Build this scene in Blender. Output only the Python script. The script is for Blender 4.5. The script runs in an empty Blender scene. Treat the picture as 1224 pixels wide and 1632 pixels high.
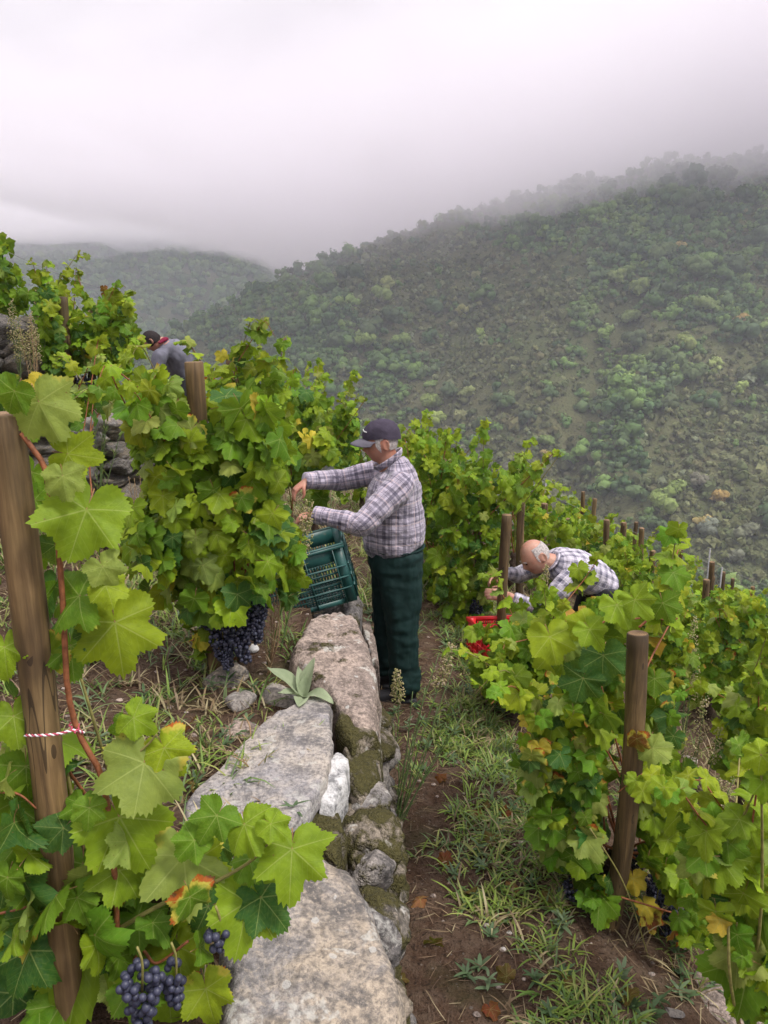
import bpy, bmesh, math, random
import numpy as np
from mathutils import Vector, Matrix, noise as mnoise

# ------------------------------------------------------------------ camera, sky, sun, exposure
scene = bpy.context.scene
C = scene.collection
rad = math.radians
CAM_Z, PITCH, FPX = 2.25, rad(14.0), 1226.0

cam_data = bpy.data.cameras.new("camera")
cam_data.sensor_fit = 'VERTICAL'
cam_data.sensor_height = 36.0
cam_data.lens = 36.0 * FPX / 1632.0
cam_data.clip_start, cam_data.clip_end = 0.05, 8000
camera = bpy.data.objects.new("camera", cam_data)
camera.location = (0, 0, CAM_Z)
camera.rotation_euler = (rad(90) - PITCH, 0, 0)
C.objects.link(camera)
scene.camera = camera

CLOUD_SEED = 6.6
SUN_EL, SUN_AZ = rad(56), rad(118)          # azimuth measured from +Y towards +X
world = bpy.data.worlds.new("World")
scene.world = world
world.use_nodes = True
wn = world.node_tree.nodes
wl = world.node_tree.links
wn.clear()
w_out = wn.new('ShaderNodeOutputWorld')
w_bg = wn.new('ShaderNodeBackground')
w_bg.inputs['Strength'].default_value = 0.082
wl.new(w_bg.outputs[0], w_out.inputs[0])
w_sky = wn.new('ShaderNodeTexSky')
w_sky.sky_type = 'NISHITA'
w_sky.sun_disc = False
w_sky.sun_elevation = SUN_EL
w_sky.sun_rotation = SUN_AZ
w_sky.altitude = 400
w_sky.dust_density = 3.0
# an overcast cover, brighter overhead than at the horizon as overcast skies are, with soft folds of cloud
tc = wn.new('ShaderNodeTexCoord')
sep = wn.new('ShaderNodeSeparateXYZ')
wl.new(tc.outputs['Generated'], sep.inputs[0])
zz = wn.new('ShaderNodeMath'); zz.operation = 'MAXIMUM'; zz.inputs[1].default_value = 0.0
wl.new(sep.outputs['Z'], zz.inputs[0])
den = wn.new('ShaderNodeMath'); den.operation = 'ADD'; den.inputs[1].default_value = 0.28
wl.new(zz.outputs[0], den.inputs[0])
px_ = wn.new('ShaderNodeMath'); px_.operation = 'DIVIDE'
py_ = wn.new('ShaderNodeMath'); py_.operation = 'DIVIDE'
wl.new(sep.outputs['X'], px_.inputs[0]); wl.new(den.outputs[0], px_.inputs[1])
wl.new(sep.outputs['Y'], py_.inputs[0]); wl.new(den.outputs[0], py_.inputs[1])
cmb = wn.new('ShaderNodeCombineXYZ')
wl.new(px_.outputs[0], cmb.inputs[0]); wl.new(py_.outputs[0], cmb.inputs[1])
cmb.inputs[2].default_value = CLOUD_SEED
cn = wn.new('ShaderNodeTexNoise'); cn.inputs['Scale'].default_value = 1.25
cn.inputs['Detail'].default_value = 3.5; cn.inputs['Roughness'].default_value = 0.5
cn.inputs['Distortion'].default_value = 0.35
wl.new(cmb.outputs[0], cn.inputs['Vector'])
cr = wn.new('ShaderNodeValToRGB')
cr.color_ramp.elements[0].position = 0.36; cr.color_ramp.elements[0].color = (2.5, 2.36, 2.56, 1)
cr.color_ramp.elements[1].position = 0.62; cr.color_ramp.elements[1].color = (6.3, 5.85, 6.1, 1)
wl.new(cn.outputs['Fac'], cr.inputs[0])
lift = wn.new('ShaderNodeMath'); lift.operation = 'MULTIPLY_ADD'
lift.inputs[2].default_value = 0.74
slope = wn.new('ShaderNodeMath'); slope.operation = 'MULTIPLY_ADD'
slope.inputs[1].default_value = 2.3; slope.inputs[2].default_value = 0.5
wl.new(zz.outputs[0], slope.inputs[0])
wl.new(zz.outputs[0], lift.inputs[0]); wl.new(slope.outputs[0], lift.inputs[1])
cl = wn.new('ShaderNodeVectorMath'); cl.operation = 'SCALE'
wl.new(cr.outputs[0], cl.inputs[0]); wl.new(lift.outputs[0], cl.inputs['Scale'])
wmix = wn.new('ShaderNodeMix'); wmix.data_type = 'RGBA'
wmix.inputs[0].default_value = 0.93
wl.new(w_sky.outputs[0], wmix.inputs[6]); wl.new(cl.outputs[0], wmix.inputs[7])
wl.new(wmix.outputs[2], w_bg.inputs['Color'])

sun_data = bpy.data.lights.new("sun", 'SUN')
sun_data.energy = 1.5
sun_data.angle = rad(12)
sun_data.color = (1.0, 0.96, 0.90)
sun = bpy.data.objects.new("sun", sun_data)
C.objects.link(sun)
_sd = Vector((math.sin(SUN_AZ) * math.cos(SUN_EL), math.cos(SUN_AZ) * math.cos(SUN_EL), math.sin(SUN_EL)))
sun.rotation_euler = _sd.to_track_quat('Z', 'Y').to_euler()
sun.location = (0, 0, 30)

scene.view_settings.view_transform = 'Standard'
scene.view_settings.look = 'None'
scene.view_settings.exposure = 0.98
scene.view_settings.gamma = 1.0
scene.view_settings.use_curve_mapping = False
scene.render.engine = 'CYCLES'
scene.cycles.use_denoising = True
scene.cycles.max_bounces = 9
scene.cycles.diffuse_bounces = 3
scene.cycles.glossy_bounces = 2
scene.cycles.transmission_bounces = 4
scene.cycles.transparent_max_bounces = 8
scene.cycles.volume_bounces = 6
scene.cycles.sample_clamp_indirect = 6.0
scene.cycles.caustics_reflective = False
scene.cycles.caustics_refractive = False

# ------------------------------------------------------------------ helpers
RNG = np.random.default_rng(7)
_ct, _st = math.cos(PITCH), math.sin(PITCH)

def ray(px, py):
    a, b = (px - 612.0) / FPX, (816.0 - py) / FPX
    return np.array([a, _ct + _st * b, -_st + _ct * b])

def at(px, py, Y):
    d = ray(px, py)
    return np.array([0, 0, CAM_Z]) + d * (Y / d[1])

def at_plane(px, py, z0, sx=0.0, sy=0.0, x0=0.0, y0=0.0):
    """where the line of sight meets the plane z = z0 + sx (x-x0) + sy (y-y0)"""
    d = ray(px, py)
    t = (z0 - sx * x0 - sy * y0 - CAM_Z) / (d[2] - sx * d[0] - sy * d[1])
    return np.array([0, 0, CAM_Z]) + d * t

def proj(P):
    P = np.asarray(P, float)
    x, y, z = P[..., 0], P[..., 1], P[..., 2] - CAM_Z
    ax = y * _ct - z * _st
    up = y * _st + z * _ct
    return 612 + FPX * x / ax, 816 - FPX * up / ax

def inpoly(x, y, poly):
    p = np.asarray(poly, float)
    x = np.asarray(x); y = np.asarray(y)
    r = np.zeros(x.shape, bool)
    j = len(p) - 1
    for i in range(len(p)):
        c = ((p[i, 1] > y) != (p[j, 1] > y)) & (x < (p[j, 0] - p[i, 0]) * (y - p[i, 1]) / (p[j, 1] - p[i, 1] + 1e-9) + p[i, 0])
        r ^= c
        j = i
    return r

def smooth(t):
    t = np.clip(t, 0, 1)
    return t * t * (3 - 2 * t)

def vnoise(x, y, seed=0, z=0.0):
    """cheap vectorised smooth value noise in 2-D, -1..1"""
    x = np.asarray(x, float); y = np.asarray(y, float)
    xi, yi = np.floor(x), np.floor(y)
    fx, fy = x - xi, y - yi
    fx = fx * fx * (3 - 2 * fx); fy = fy * fy * (3 - 2 * fy)
    def h(a, b):
        v = np.sin(a * 127.1 + b * 311.7 + seed * 74.7) * 43758.5453
        return v - np.floor(v)
    n = (h(xi, yi) * (1 - fx) + h(xi + 1, yi) * fx) * (1 - fy) + (h(xi, yi + 1) * (1 - fx) + h(xi + 1, yi + 1) * fx) * fy
    return n * 2 - 1

def fbm(x, y, seed=0, octv=4):
    s, a, f = 0, 1.0, 1.0
    for k in range(octv):
        s = s + a * vnoise(x * f, y * f, seed + k * 3.1)
        a *= 0.5; f *= 2.03
    return s

def noise3(P, scale, octv=3, seed=0.0):
    out = np.empty(len(P))
    for i, p in enumerate(P):
        v = Vector((p[0] * scale + seed, p[1] * scale - seed * 0.7, p[2] * scale + seed * 1.3))
        out[i] = mnoise.fractal(v, 0.9, 2.0, octv)
    return out

def mesh_np(name, V, F, mats=(), smooth_shade=True, fmat=None, uv=None, attrs=None):
    """V (n,3), F (m,k) array or list of polygons"""
    me = bpy.data.meshes.new(name)
    V = np.asarray(V, np.float32)
    if isinstance(F, np.ndarray):
        m, k = F.shape
        me.vertices.add(len(V)); me.vertices.foreach_set('co', V.ravel())
        me.loops.add(m * k); me.loops.foreach_set('vertex_index', F.astype(np.int32).ravel())
        me.polygons.add(m)
        me.polygons.foreach_set('loop_start', np.arange(0, m * k, k, dtype=np.int32))
        me.polygons.foreach_set('loop_total', np.full(m, k, np.int32))
    else:
        me.from_pydata([tuple(v) for v in V.tolist()], [], [tuple(f) for f in F])
    for mt in mats:
        me.materials.append(mt)
    if fmat is not None:
        me.polygons.foreach_set('material_index', np.asarray(fmat, np.int32))
    if smooth_shade:
        me.polygons.foreach_set('use_smooth', np.ones(len(me.polygons), bool))
    if uv is not None:          # per vertex uv
        l = me.uv_layers.new(name='UVMap')
        idx = np.empty(len(me.loops), np.int32); me.loops.foreach_get('vertex_index', idx)
        l.data.foreach_set('uv', np.asarray(uv, np.float32)[idx].ravel())
    if attrs:
        for an, (typ, data) in attrs.items():
            a = me.attributes.new(an, typ, 'POINT')
            if typ == 'FLOAT':
                a.data.foreach_set('value', np.asarray(data, np.float32).ravel())
            elif typ == 'FLOAT_COLOR':
                a.data.foreach_set('color', np.asarray(data, np.float32).ravel())
            else:
                a.data.foreach_set('vector', np.asarray(data, np.float32).ravel())
    me.update(calc_edges=True)
    me.validate(clean_customdata=False)
    return me

def obj(name, me, parent=None, loc=None):
    o = bpy.data.objects.new(name, me)
    C.objects.link(o)
    if parent is not None:
        o.parent = parent
    if loc is not None:
        o.location = loc
    return o

def tag(o, label=None, cat=None, group=None, kind=None):
    if label: o['label'] = label
    if cat: o['category'] = cat
    if group: o['group'] = group
    if kind: o['kind'] = kind
    return o

def thing(name, label, cat, loc=(0, 0, 0), group=None):
    o = bpy.data.objects.new(name, None)
    o.empty_display_size = 0.1
    C.objects.link(o)
    o.location = loc
    return tag(o, label, cat, group)

def join(parts):
    """[(V,F)...] with equal polygon size -> V,F"""
    Vs, Fs, n = [], [], 0
    for V, F in parts:
        Vs.append(np.asarray(V, float)); Fs.append(np.asarray(F) + n); n += len(V)
    return np.vstack(Vs), np.vstack(Fs)

def tube(pts, radii, sides=8, cap=True, twist=0.0, squash=None, up=None):
    """tube along points; returns V, F(quads; caps as degenerate-free fans of quads). squash: ratio second axis / first"""
    pts = np.asarray(pts, float); n = len(pts)
    radii = np.broadcast_to(np.asarray(radii, float), (n,)) if np.ndim(radii) <= 1 else np.asarray(radii)
    T = np.gradient(pts, axis=0)
    T /= np.linalg.norm(T, axis=1)[:, None] + 1e-12
    ref = np.array([0, 0, 1.0]) if up is None else np.asarray(up, float)
    if abs(T[0] @ ref) > 0.95: ref = np.array([1.0, 0, 0])
    A = np.cross(T[0], ref); A /= np.linalg.norm(A)
    V = []
    ang = np.linspace(0, 2 * np.pi, sides, endpoint=False) + twist
    for i in range(n):
        A = A - T[i] * (A @ T[i]); A /= np.linalg.norm(A) + 1e-12
        B = np.cross(T[i], A)
        sq = 1.0 if squash is None else (squash if np.isscalar(squash) else squash[i])
        V.append(pts[i] + radii[i] * (np.cos(ang)[:, None] * A + sq * np.sin(ang)[:, None] * B))
    V = np.vstack(V)
    F = []
    for i in range(n - 1):
        a = i * sides
        for k in range(sides):
            k2 = (k + 1) % sides
            F.append((a + k, a + k2, a + sides + k2, a + sides + k))
    if cap:
        V = np.vstack([V, pts[0], pts[-1]])
        c0, c1 = n * sides, n * sides + 1
        e = (n - 1) * sides
        for k in range(0, sides, 2):
            F.append((c0, (k + 2) % sides, (k + 1) % sides, k))
            F.append((c1, e + k, e + (k + 1) % sides, e + (k + 2) % sides))
    return V, np.array(F)

def box(c, s, R=None):
    c = np.asarray(c, float); s = np.asarray(s, float) / 2
    V = np.array([[x, y, z] for x in (-1, 1) for y in (-1, 1) for z in (-1, 1)], float) * s
    if R is not None: V = V @ np.asarray(R).T
    F = np.array([(0, 1, 3, 2), (4, 6, 7, 5), (0, 4, 5, 1), (2, 3, 7, 6), (0, 2, 6, 4), (1, 5, 7, 3)])
    return V + c, F

def ico(sub=2):
    bm = bmesh.new()
    bmesh.ops.create_icosphere(bm, subdivisions=sub, radius=1.0)
    V = np.array([v.co[:] for v in bm.verts]); F = np.array([[v.index for v in f.verts] for f in bm.faces])
    bm.free()
    return V, F
ICO1, ICO2, ICO3, ICO4, ICO5 = (ico(k) for k in (1, 2, 3, 4, 5))

def spline(pts, n):
    """Catmull-Rom through points"""
    p = np.asarray(pts, float)
    p = np.vstack([2 * p[0] - p[1], p, 2 * p[-1] - p[-2]])
    out = []
    m = len(p) - 3
    for t in np.linspace(0, m - 1e-6, n):
        i = int(t); u = t - i
        a, b, c, d = p[i], p[i + 1], p[i + 2], p[i + 3]
        out.append(0.5 * ((2 * b) + (-a + c) * u + (2 * a - 5 * b + 4 * c - d) * u * u + (-a + 3 * b - 3 * c + d) * u ** 3))
    return np.array(out)

# ------------------------------------------------------------------ materials
class NT:
    def __init__(self, name):
        self.m = bpy.data.materials.new(name)
        self.m.use_nodes = True
        self.t = self.m.node_tree
        self.t.nodes.clear()
        self.out = self.n('ShaderNodeOutputMaterial')
    def n(self, typ, **kw):
        nd = self.t.nodes.new(typ)
        for k, v in kw.items(): setattr(nd, k, v)
        return nd
    def l(self, a, b):
        self.t.links.new(a, b)
    def setin(self, node, key, v):
        if isinstance(v, bpy.types.NodeSocket): self.l(v, node.inputs[key])
        else: node.inputs[key].default_value = v
    def math(self, op, a, b=0.0, c=None, clamp=False):
        nd = self.n('ShaderNodeMath', operation=op, use_clamp=clamp)
        self.setin(nd, 0, a); self.setin(nd, 1, b)
        if c is not None: self.setin(nd, 2, c)
        return nd.outputs[0]
    def mix(self, f, a, b, blend='MIX'):
        nd = self.n('ShaderNodeMix', data_type='RGBA', blend_type=blend)
        self.setin(nd, 0, f)
        for k, v in ((6, a), (7, b)):
            self.setin(nd, k, v if isinstance(v, bpy.types.NodeSocket) else (*v[:3], 1.0))
        return nd.outputs[2]
    def noise(self, vec, scale, detail=4, rough=0.55, dist=0.0, out='Fac'):
        nd = self.n('ShaderNodeTexNoise')
        if vec is not None: self.l(vec, nd.inputs['Vector'])
        nd.inputs['Scale'].default_value = scale; nd.inputs['Detail'].default_value = detail
        nd.inputs['Roughness'].default_value = rough; nd.inputs['Distortion'].default_value = dist
        return nd.outputs[out]
    def voro(self, vec, scale, feature='F1', out='Distance', rand=1.0):
        nd = self.n('ShaderNodeTexVoronoi', feature=feature)
        if vec is not None: self.l(vec, nd.inputs['Vector'])
        nd.inputs['Scale'].default_value = scale
        nd.inputs['Randomness'].default_value = rand
        return nd.outputs[out]
    def ramp(self, f, stops, interp='LINEAR'):
        nd = self.n('ShaderNodeValToRGB')
        el = nd.color_ramp.elements
        nd.color_ramp.interpolation = interp
        while len(el) < len(stops): el.new(0.5)
        for e, (p, c) in zip(el, stops):
            e.position = p
            e.color = (c, c, c, 1) if np.isscalar(c) else (*c[:3], 1)
        self.l(f, nd.inputs[0])
        return nd.outputs[0]
    def rng(self, f, a, b, c=0.0, d=1.0):
        nd = self.n('ShaderNodeMapRange')
        self.setin(nd, 0, f)
        for k, v in zip((1, 2, 3, 4), (a, b, c, d)): nd.inputs[k].default_value = v
        return nd.outputs[0]
    def mapping(self, vec, scale=(1, 1, 1), loc=(0, 0, 0), rot=(0, 0, 0)):
        nd = self.n('ShaderNodeMapping')
        self.l(vec, nd.inputs['Vector'])
        nd.inputs['Scale'].default_value = scale; nd.inputs['Location'].default_value = loc; nd.inputs['Rotation'].default_value = rot
        return nd.outputs[0]
    def bump(self, h, strength=0.5, dist=0.01, normal=None):
        nd = self.n('ShaderNodeBump')
        nd.inputs['Strength'].default_value = strength; nd.inputs['Distance'].default_value = dist
        self.l(h, nd.inputs['Height'])
        if normal is not None: self.l(normal, nd.inputs['Normal'])
        return nd.outputs[0]
    def coord(self, which='Object'):
        return self.n('ShaderNodeTexCoord').outputs[which]
    def pos(self):
        return self.n('ShaderNodeNewGeometry').outputs['Position']
    def attr(self, name, out='Fac'):
        nd = self.n('ShaderNodeAttribute', attribute_name=name)
        return nd.outputs[out]
    def objrand(self):
        return self.n('ShaderNodeObjectInfo').outputs['Random']
    def bsdf(self, col, rough=0.8, normal=None, spec=0.3, sss=None):
        nd = self.n('ShaderNodeBsdfPrincipled')
        self.setin(nd, 'Base Color', col if isinstance(col, bpy.types.NodeSocket) else (*col[:3], 1))
        self.setin(nd, 'Roughness', rough)
        nd.inputs['Specular IOR Level'].default_value = spec
        if normal is not None: self.l(normal, nd.inputs['Normal'])
        return nd.outputs[0]
    def done(self, shader):
        self.l(shader, self.out.inputs['Surface'])
        return self.m

def simple(name, col, rough=0.7, var=0.25, scale=30, spec=0.3, bump=0.2, bdist=0.002):
    t = NT(name); p = t.coord()
    n1 = t.noise(p, scale, 4)
    c = t.mix(t.rng(n1, 0.3, 0.7), tuple(v * (1 - var) for v in col), tuple(min(1, v * (1 + var)) for v in col))
    return t.done(t.bsdf(c, rough, t.bump(t.noise(p, scale * 3, 3), bump, bdist), spec))

def make_leaf_mat(name, per_object, gloss=0.50):
    """tint: rgb of the blade; alpha: how far the leaf has turned"""
    t = NT(name)
    if per_object:
        oi = t.n('ShaderNodeObjectInfo')
        col, alpha, rnd = oi.outputs['Color'], oi.outputs['Alpha'], oi.outputs['Random']
    else:
        a = t.n('ShaderNodeAttribute', attribute_name='tint')
        col, alpha = a.outputs['Color'], a.outputs['Alpha']
        rnd = t.attr('lrand')
    uvn = t.n('ShaderNodeUVMap'); uvn.uv_map = 'UVMap'
    uv = uvn.outputs[0]
    cmb = t.n('ShaderNodeCombineXYZ'); t.l(rnd, cmb.inputs[2])
    sc = t.n('ShaderNodeVectorMath', operation='SCALE'); t.l(cmb.outputs[0], sc.inputs[0]); sc.inputs['Scale'].default_value = 37.0
    add = t.n('ShaderNodeVectorMath', operation='ADD'); t.l(uv, add.inputs[0]); t.l(sc.outputs[0], add.inputs[1])
    p = add.outputs[0]
    # veins: five main ribs from the petiole, side veins between them
    vein = None; side = None
    for ang in (0, 50, -50, 104, -104):
        d = (math.sin(rad(ang)), math.cos(rad(ang)), 0)
        nrm = (math.cos(rad(ang)), -math.sin(rad(ang)), 0)
        da = t.n('ShaderNodeVectorMath', operation='DOT_PRODUCT'); t.l(uv, da.inputs[0]); da.inputs[1].default_value = d
        pa = t.n('ShaderNodeVectorMath', operation='DOT_PRODUCT'); t.l(uv, pa.inputs[0]); pa.inputs[1].default_value = nrm
        al = da.outputs['Value']
        pe = t.math('ABSOLUTE', pa.outputs['Value'])
        w = t.math('MULTIPLY_ADD', al, -0.010, 0.016)
        line = t.math('MULTIPLY', t.math('LESS_THAN', pe, w), t.math('GREATER_THAN', al, 0.0))
        vein = line if vein is None else t.math('MAXIMUM', vein, line)
        s = t.math('FRACT', t.math('MULTIPLY', t.math('MULTIPLY_ADD', pe, -0.9, al), 7.0))
        near = t.math('LESS_THAN', pe, t.math('MULTIPLY', al, 0.42))
        sl = t.math('MULTIPLY', t.math('LESS_THAN', s, 0.10), near)
        side = sl if side is None else t.math('MAXIMUM', side, sl)
    blot = t.noise(p, 2.2, 3, 0.6)
    fine = t.noise(p, 14, 3, 0.6)
    c = t.mix(t.rng(blot, 0.3, 0.75), t.mix(0.45, col, (0.012, 0.055, 0.008)), col)
    c = t.mix(t.math('MULTIPLY', t.rng(fine, 0.40, 0.75), 0.16), c, (0.30, 0.38, 0.04))
    # turning from the rim inwards
    ln = t.n('ShaderNodeVectorMath', operation='LENGTH')
    sub = t.n('ShaderNodeVectorMath', operation='SUBTRACT'); t.l(uv, sub.inputs[0]); sub.inputs[1].default_value = (0, 0.32, 0)
    t.l(sub.outputs[0], ln.inputs[0])
    rim = t.math('ADD', ln.outputs['Value'], t.math('MULTIPLY', t.math('SUBTRACT', blot, 0.5), 1.1))
    turn = t.math('ADD', rim, t.math('MULTIPLY_ADD', alpha, 1.15, -1.15))
    c = t.mix(t.rng(turn, 0.02, 0.20), c, (0.50, 0.42, 0.06))
    c = t.mix(t.rng(turn, 0.26, 0.34), c, (0.42, 0.10, 0.02))
    c = t.mix(t.rng(turn, 0.42, 0.55), c, (0.12, 0.04, 0.02))
    spot = t.math('MULTIPLY', t.math('LESS_THAN', t.voro(p, 5.0), 0.09), t.math('GREATER_THAN', t.noise(p, 1.3, 1), 0.52))
    c = t.mix(t.math('MULTIPLY', spot, 0.75), c, (0.16, 0.09, 0.03))
    c = t.mix(t.math('MULTIPLY', vein, 0.38), c, (0.42, 0.48, 0.14))
    c = t.mix(t.math('MULTIPLY', side, 0.12), c, (0.42, 0.50, 0.12))
    hgt = t.math('ADD', t.math('MULTIPLY', vein, -0.6), t.math('ADD', t.math('MULTIPLY', side, -0.22), t.math('MULTIPLY', t.noise(p, 7, 3), 0.9)))
    nm = t.bump(hgt, 0.55, 0.004)
    pr = t.bsdf(c, gloss, nm, 0.15)
    tr = t.n('ShaderNodeBsdfTranslucent')
    t.l(t.mix(0.35, c, (0.40, 0.52, 0.04)), tr.inputs['Color']); t.l(nm, tr.inputs['Normal'])
    mx = t.n('ShaderNodeMixShader'); mx.inputs[0].default_value = 0.34
    t.l(pr, mx.inputs[1]); t.l(tr.outputs[0], mx.inputs[2])
    return t.done(mx.outputs[0])

M = {}
M['leaf'] = make_leaf_mat('vine_leaf', True)
M['leaf_mass'] = make_leaf_mat('vine_leaf_mass', False)
M['petiole'] = simple('petiole', (0.30, 0.16, 0.07), 0.6)
M['cane'] = simple('cane', (0.26, 0.095, 0.04), 0.55, 0.45, 60)
M['cane_green'] = simple('cane_green', (0.22, 0.20, 0.06), 0.6, 0.3, 60)
M['vine_bark'] = simple('vine_bark', (0.075, 0.052, 0.038), 0.95, 0.6, 45, 0.1, 1.0, 0.012)

def wood_mat(name='stake_wood', k=1.0):
    t = NT(name)
    p0 = t.coord()
    oi = t.objrand()
    cmb = t.n('ShaderNodeCombineXYZ'); t.l(oi, cmb.inputs[2]); t.l(oi, cmb.inputs[0])
    sc = t.n('ShaderNodeVectorMath', operation='SCALE'); t.l(cmb.outputs[0], sc.inputs[0]); sc.inputs['Scale'].default_value = 11.0
    add = t.n('ShaderNodeVectorMath', operation='ADD'); t.l(p0, add.inputs[0]); t.l(sc.outputs[0], add.inputs[1])
    p = add.outputs[0]
    st = t.mapping(p, (38, 38, 2.2))
    g = t.noise(st, 1.0, 6, 0.65, 0.25)
    big = t.noise(t.mapping(p, (5, 5, 2.2)), 1.0, 4, 0.6)
    c = t.ramp(g, [(0.28, (0.045 * k, 0.027 * k, 0.013 * k)), (0.5, (0.140 * k, 0.088 * k, 0.038 * k)), (0.70, (0.27 * k, 0.180 * k, 0.080 * k))])
    c = t.mix(t.rng(big, 0.42, 0.66), c, t.mix(0.8, c, (0.035, 0.023, 0.013)))
    c = t.mix(t.math('MULTIPLY', t.rng(t.noise(p, 3.0, 3), 0.5, 0.75), 0.35), c, (0.13, 0.115, 0.05))
    # resin flecks
    fl = t.math('MULTIPLY', t.math('LESS_THAN', t.voro(t.mapping(p, (26, 26, 9)), 1.0), 0.20), t.math('GREATER_THAN', t.noise(p, 6, 1), 0.5))
    c = t.mix(t.math('MULTIPLY', fl, 0.75), c, (0.028, 0.017, 0.010))
    # drying cracks: thin dark streaks along the grain
    ck = t.math('LESS_THAN', t.math('ABSOLUTE', t.math('SUBTRACT', t.noise(t.mapping(p, (16, 16, 0.7)), 1.0, 2), 0.5)), 0.008)
    c = t.mix(t.math('MULTIPLY', ck, 0.7), c, (0.02, 0.013, 0.008))
    h = t.math('SUBTRACT', g, t.math('MULTIPLY', ck, 1.2))
    return t.done(t.bsdf(c, 0.62, t.bump(h, 0.55, 0.004), 0.35))
M['stake'] = wood_mat()
M['stake_tan'] = wood_mat('stake_wood_tan', 1.7)

def cut_mat():
    t = NT('stake_cut_end'); p = t.coord()
    r = t.n('ShaderNodeTexWave', wave_type='RINGS', rings_direction='Z'); t.l(p, r.inputs['Vector'])
    r.inputs['Scale'].default_value = 55; r.inputs['Distortion'].default_value = 1.6; r.inputs['Detail'].default_value = 2
    c = t.mix(r.outputs['Fac'], (0.17, 0.10, 0.05), (0.29, 0.19, 0.10))
    c = t.mix(t.rng(t.noise(p, 20, 3), 0.45, 0.7), c, (0.09, 0.055, 0.03))
    return t.done(t.bsdf(c, 0.75, t.bump(t.noise(p, 90, 2), 0.4, 0.002)))
M['stake_cut'] = cut_mat()

def rock_mat(name, base, warm, moss=0.0, lichen=0.5, dark=0.5, white=0.0):
    t = NT(name); p0 = t.coord(); rnd = t.objrand()
    cmb = t.n('ShaderNodeCombineXYZ'); t.l(rnd, cmb.inputs[0]); t.l(rnd, cmb.inputs[1])
    sc = t.n('ShaderNodeVectorMath', operation='SCALE'); t.l(cmb.outputs[0], sc.inputs[0]); sc.inputs['Scale'].default_value = 23.0
    add = t.n('ShaderNodeVectorMath', operation='ADD'); t.l(p0, add.inputs[0]); t.l(sc.outputs[0], add.inputs[1])
    p = add.outputs[0]
    n1 = t.noise(p, 2.4, 7, 0.66, 0.7)
    n2 = t.noise(p, 17, 5, 0.7)
    n3 = t.noise(p, 75, 3, 0.7)
    c = t.mix(t.rng(n1, 0.42, 0.56), base, warm)
    bigp = t.noise(p, 5.0, 6, 0.7, 1.0)
    c = t.mix(t.math('MULTIPLY', t.rng(bigp, 0.52, 0.62), 0.85), c, tuple(v * 0.42 for v in base))
    c = t.mix(t.math('MULTIPLY', t.rng(bigp, 0.44, 0.34), 0.45), c, tuple(min(1, v * 1.25) for v in warm))
    c = t.mix(t.math('MULTIPLY', t.rng(n2, 0.45, 0.62), dark), c, tuple(v * 0.30 for v in base))
    c = t.mix(t.math('MULTIPLY', t.rng(n3, 0.50, 0.62), 0.55), c, tuple(v * 0.32 for v in base))
    c = t.mix(t.math('MULTIPLY', t.rng(n3, 0.46, 0.34), 0.35), c, tuple(min(1, v * 1.5) for v in warm))
    lz = t.noise(p, 6.5, 4, 0.6, 0.6)
    l1 = t.math('MULTIPLY', t.rng(lz, 0.585, 0.615), t.rng(t.noise(p, 48, 3), 0.38, 0.56))
    c = t.mix(t.math('MULTIPLY', l1, lichen), c, (0.52, 0.51, 0.46))
    l2 = t.math('LESS_THAN', t.math('ADD', t.voro(p, 12), t.math('MULTIPLY', n2, 0.35)), 0.30)
    c = t.mix(t.math('MULTIPLY', l2, lichen * 0.8), c, (0.50, 0.50, 0.47))
    if white: c = t.mix(t.math('MULTIPLY', t.rng(n2, 0.60, 0.42), white), c, (0.66, 0.65, 0.63))
    h = t.math('ADD', t.math('MULTIPLY', n1, 2.2), t.math('ADD', t.math('MULTIPLY', n2, 0.9), t.math('MULTIPLY', n3, 0.28)))
    if moss:
        geo = t.n('ShaderNodeNewGeometry')
        mz = t.noise(p, 7, 5, 0.65)
        mk = t.rng(mz, 0.62 - moss * 0.22, 0.70 - moss * 0.22)
        mc = t.mix(t.noise(p, 60, 3), (0.028, 0.028, 0.010), (0.115, 0.100, 0.032))
        c = t.mix(mk, c, mc)
        h = t.math('ADD', h, t.math('MULTIPLY', t.math('MULTIPLY', mk, t.noise(p, 95, 2)), 1.6))
    return t.done(t.bsdf(c, 0.88, t.bump(h, 0.9, 0.02), 0.25))
M['rock'] = rock_mat('rock_grey', (0.25, 0.235, 0.225), (0.40, 0.335, 0.255), 0, 0.6, 0.55)
M['rock_pale'] = rock_mat('rock_pale', (0.30, 0.285, 0.285), (0.40, 0.355, 0.30), 0, 0.45, 0.45)
M['rock_tan'] = rock_mat('rock_tan', (0.29, 0.235, 0.20), (0.44, 0.35, 0.29), 0.15, 0.75, 0.6)
M['rock_moss'] = rock_mat('rock_moss', (0.17, 0.15, 0.125), (0.28, 0.235, 0.18), 0.85, 0.55, 0.5)
M['rock_white'] = rock_mat('rock_white', (0.42, 0.42, 0.42), (0.55, 0.54, 0.52), 0.0, 0.4, 0.7, 0.8)
M['rock_dark'] = rock_mat('rock_dark', (0.16, 0.15, 0.145), (0.30, 0.27, 0.24), 0.25, 0.5, 0.4)
M['rock_pink'] = rock_mat('rock_pink', (0.42, 0.27, 0.21), (0.55, 0.38, 0.30), 0.0, 0.1, 0.2)
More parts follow.
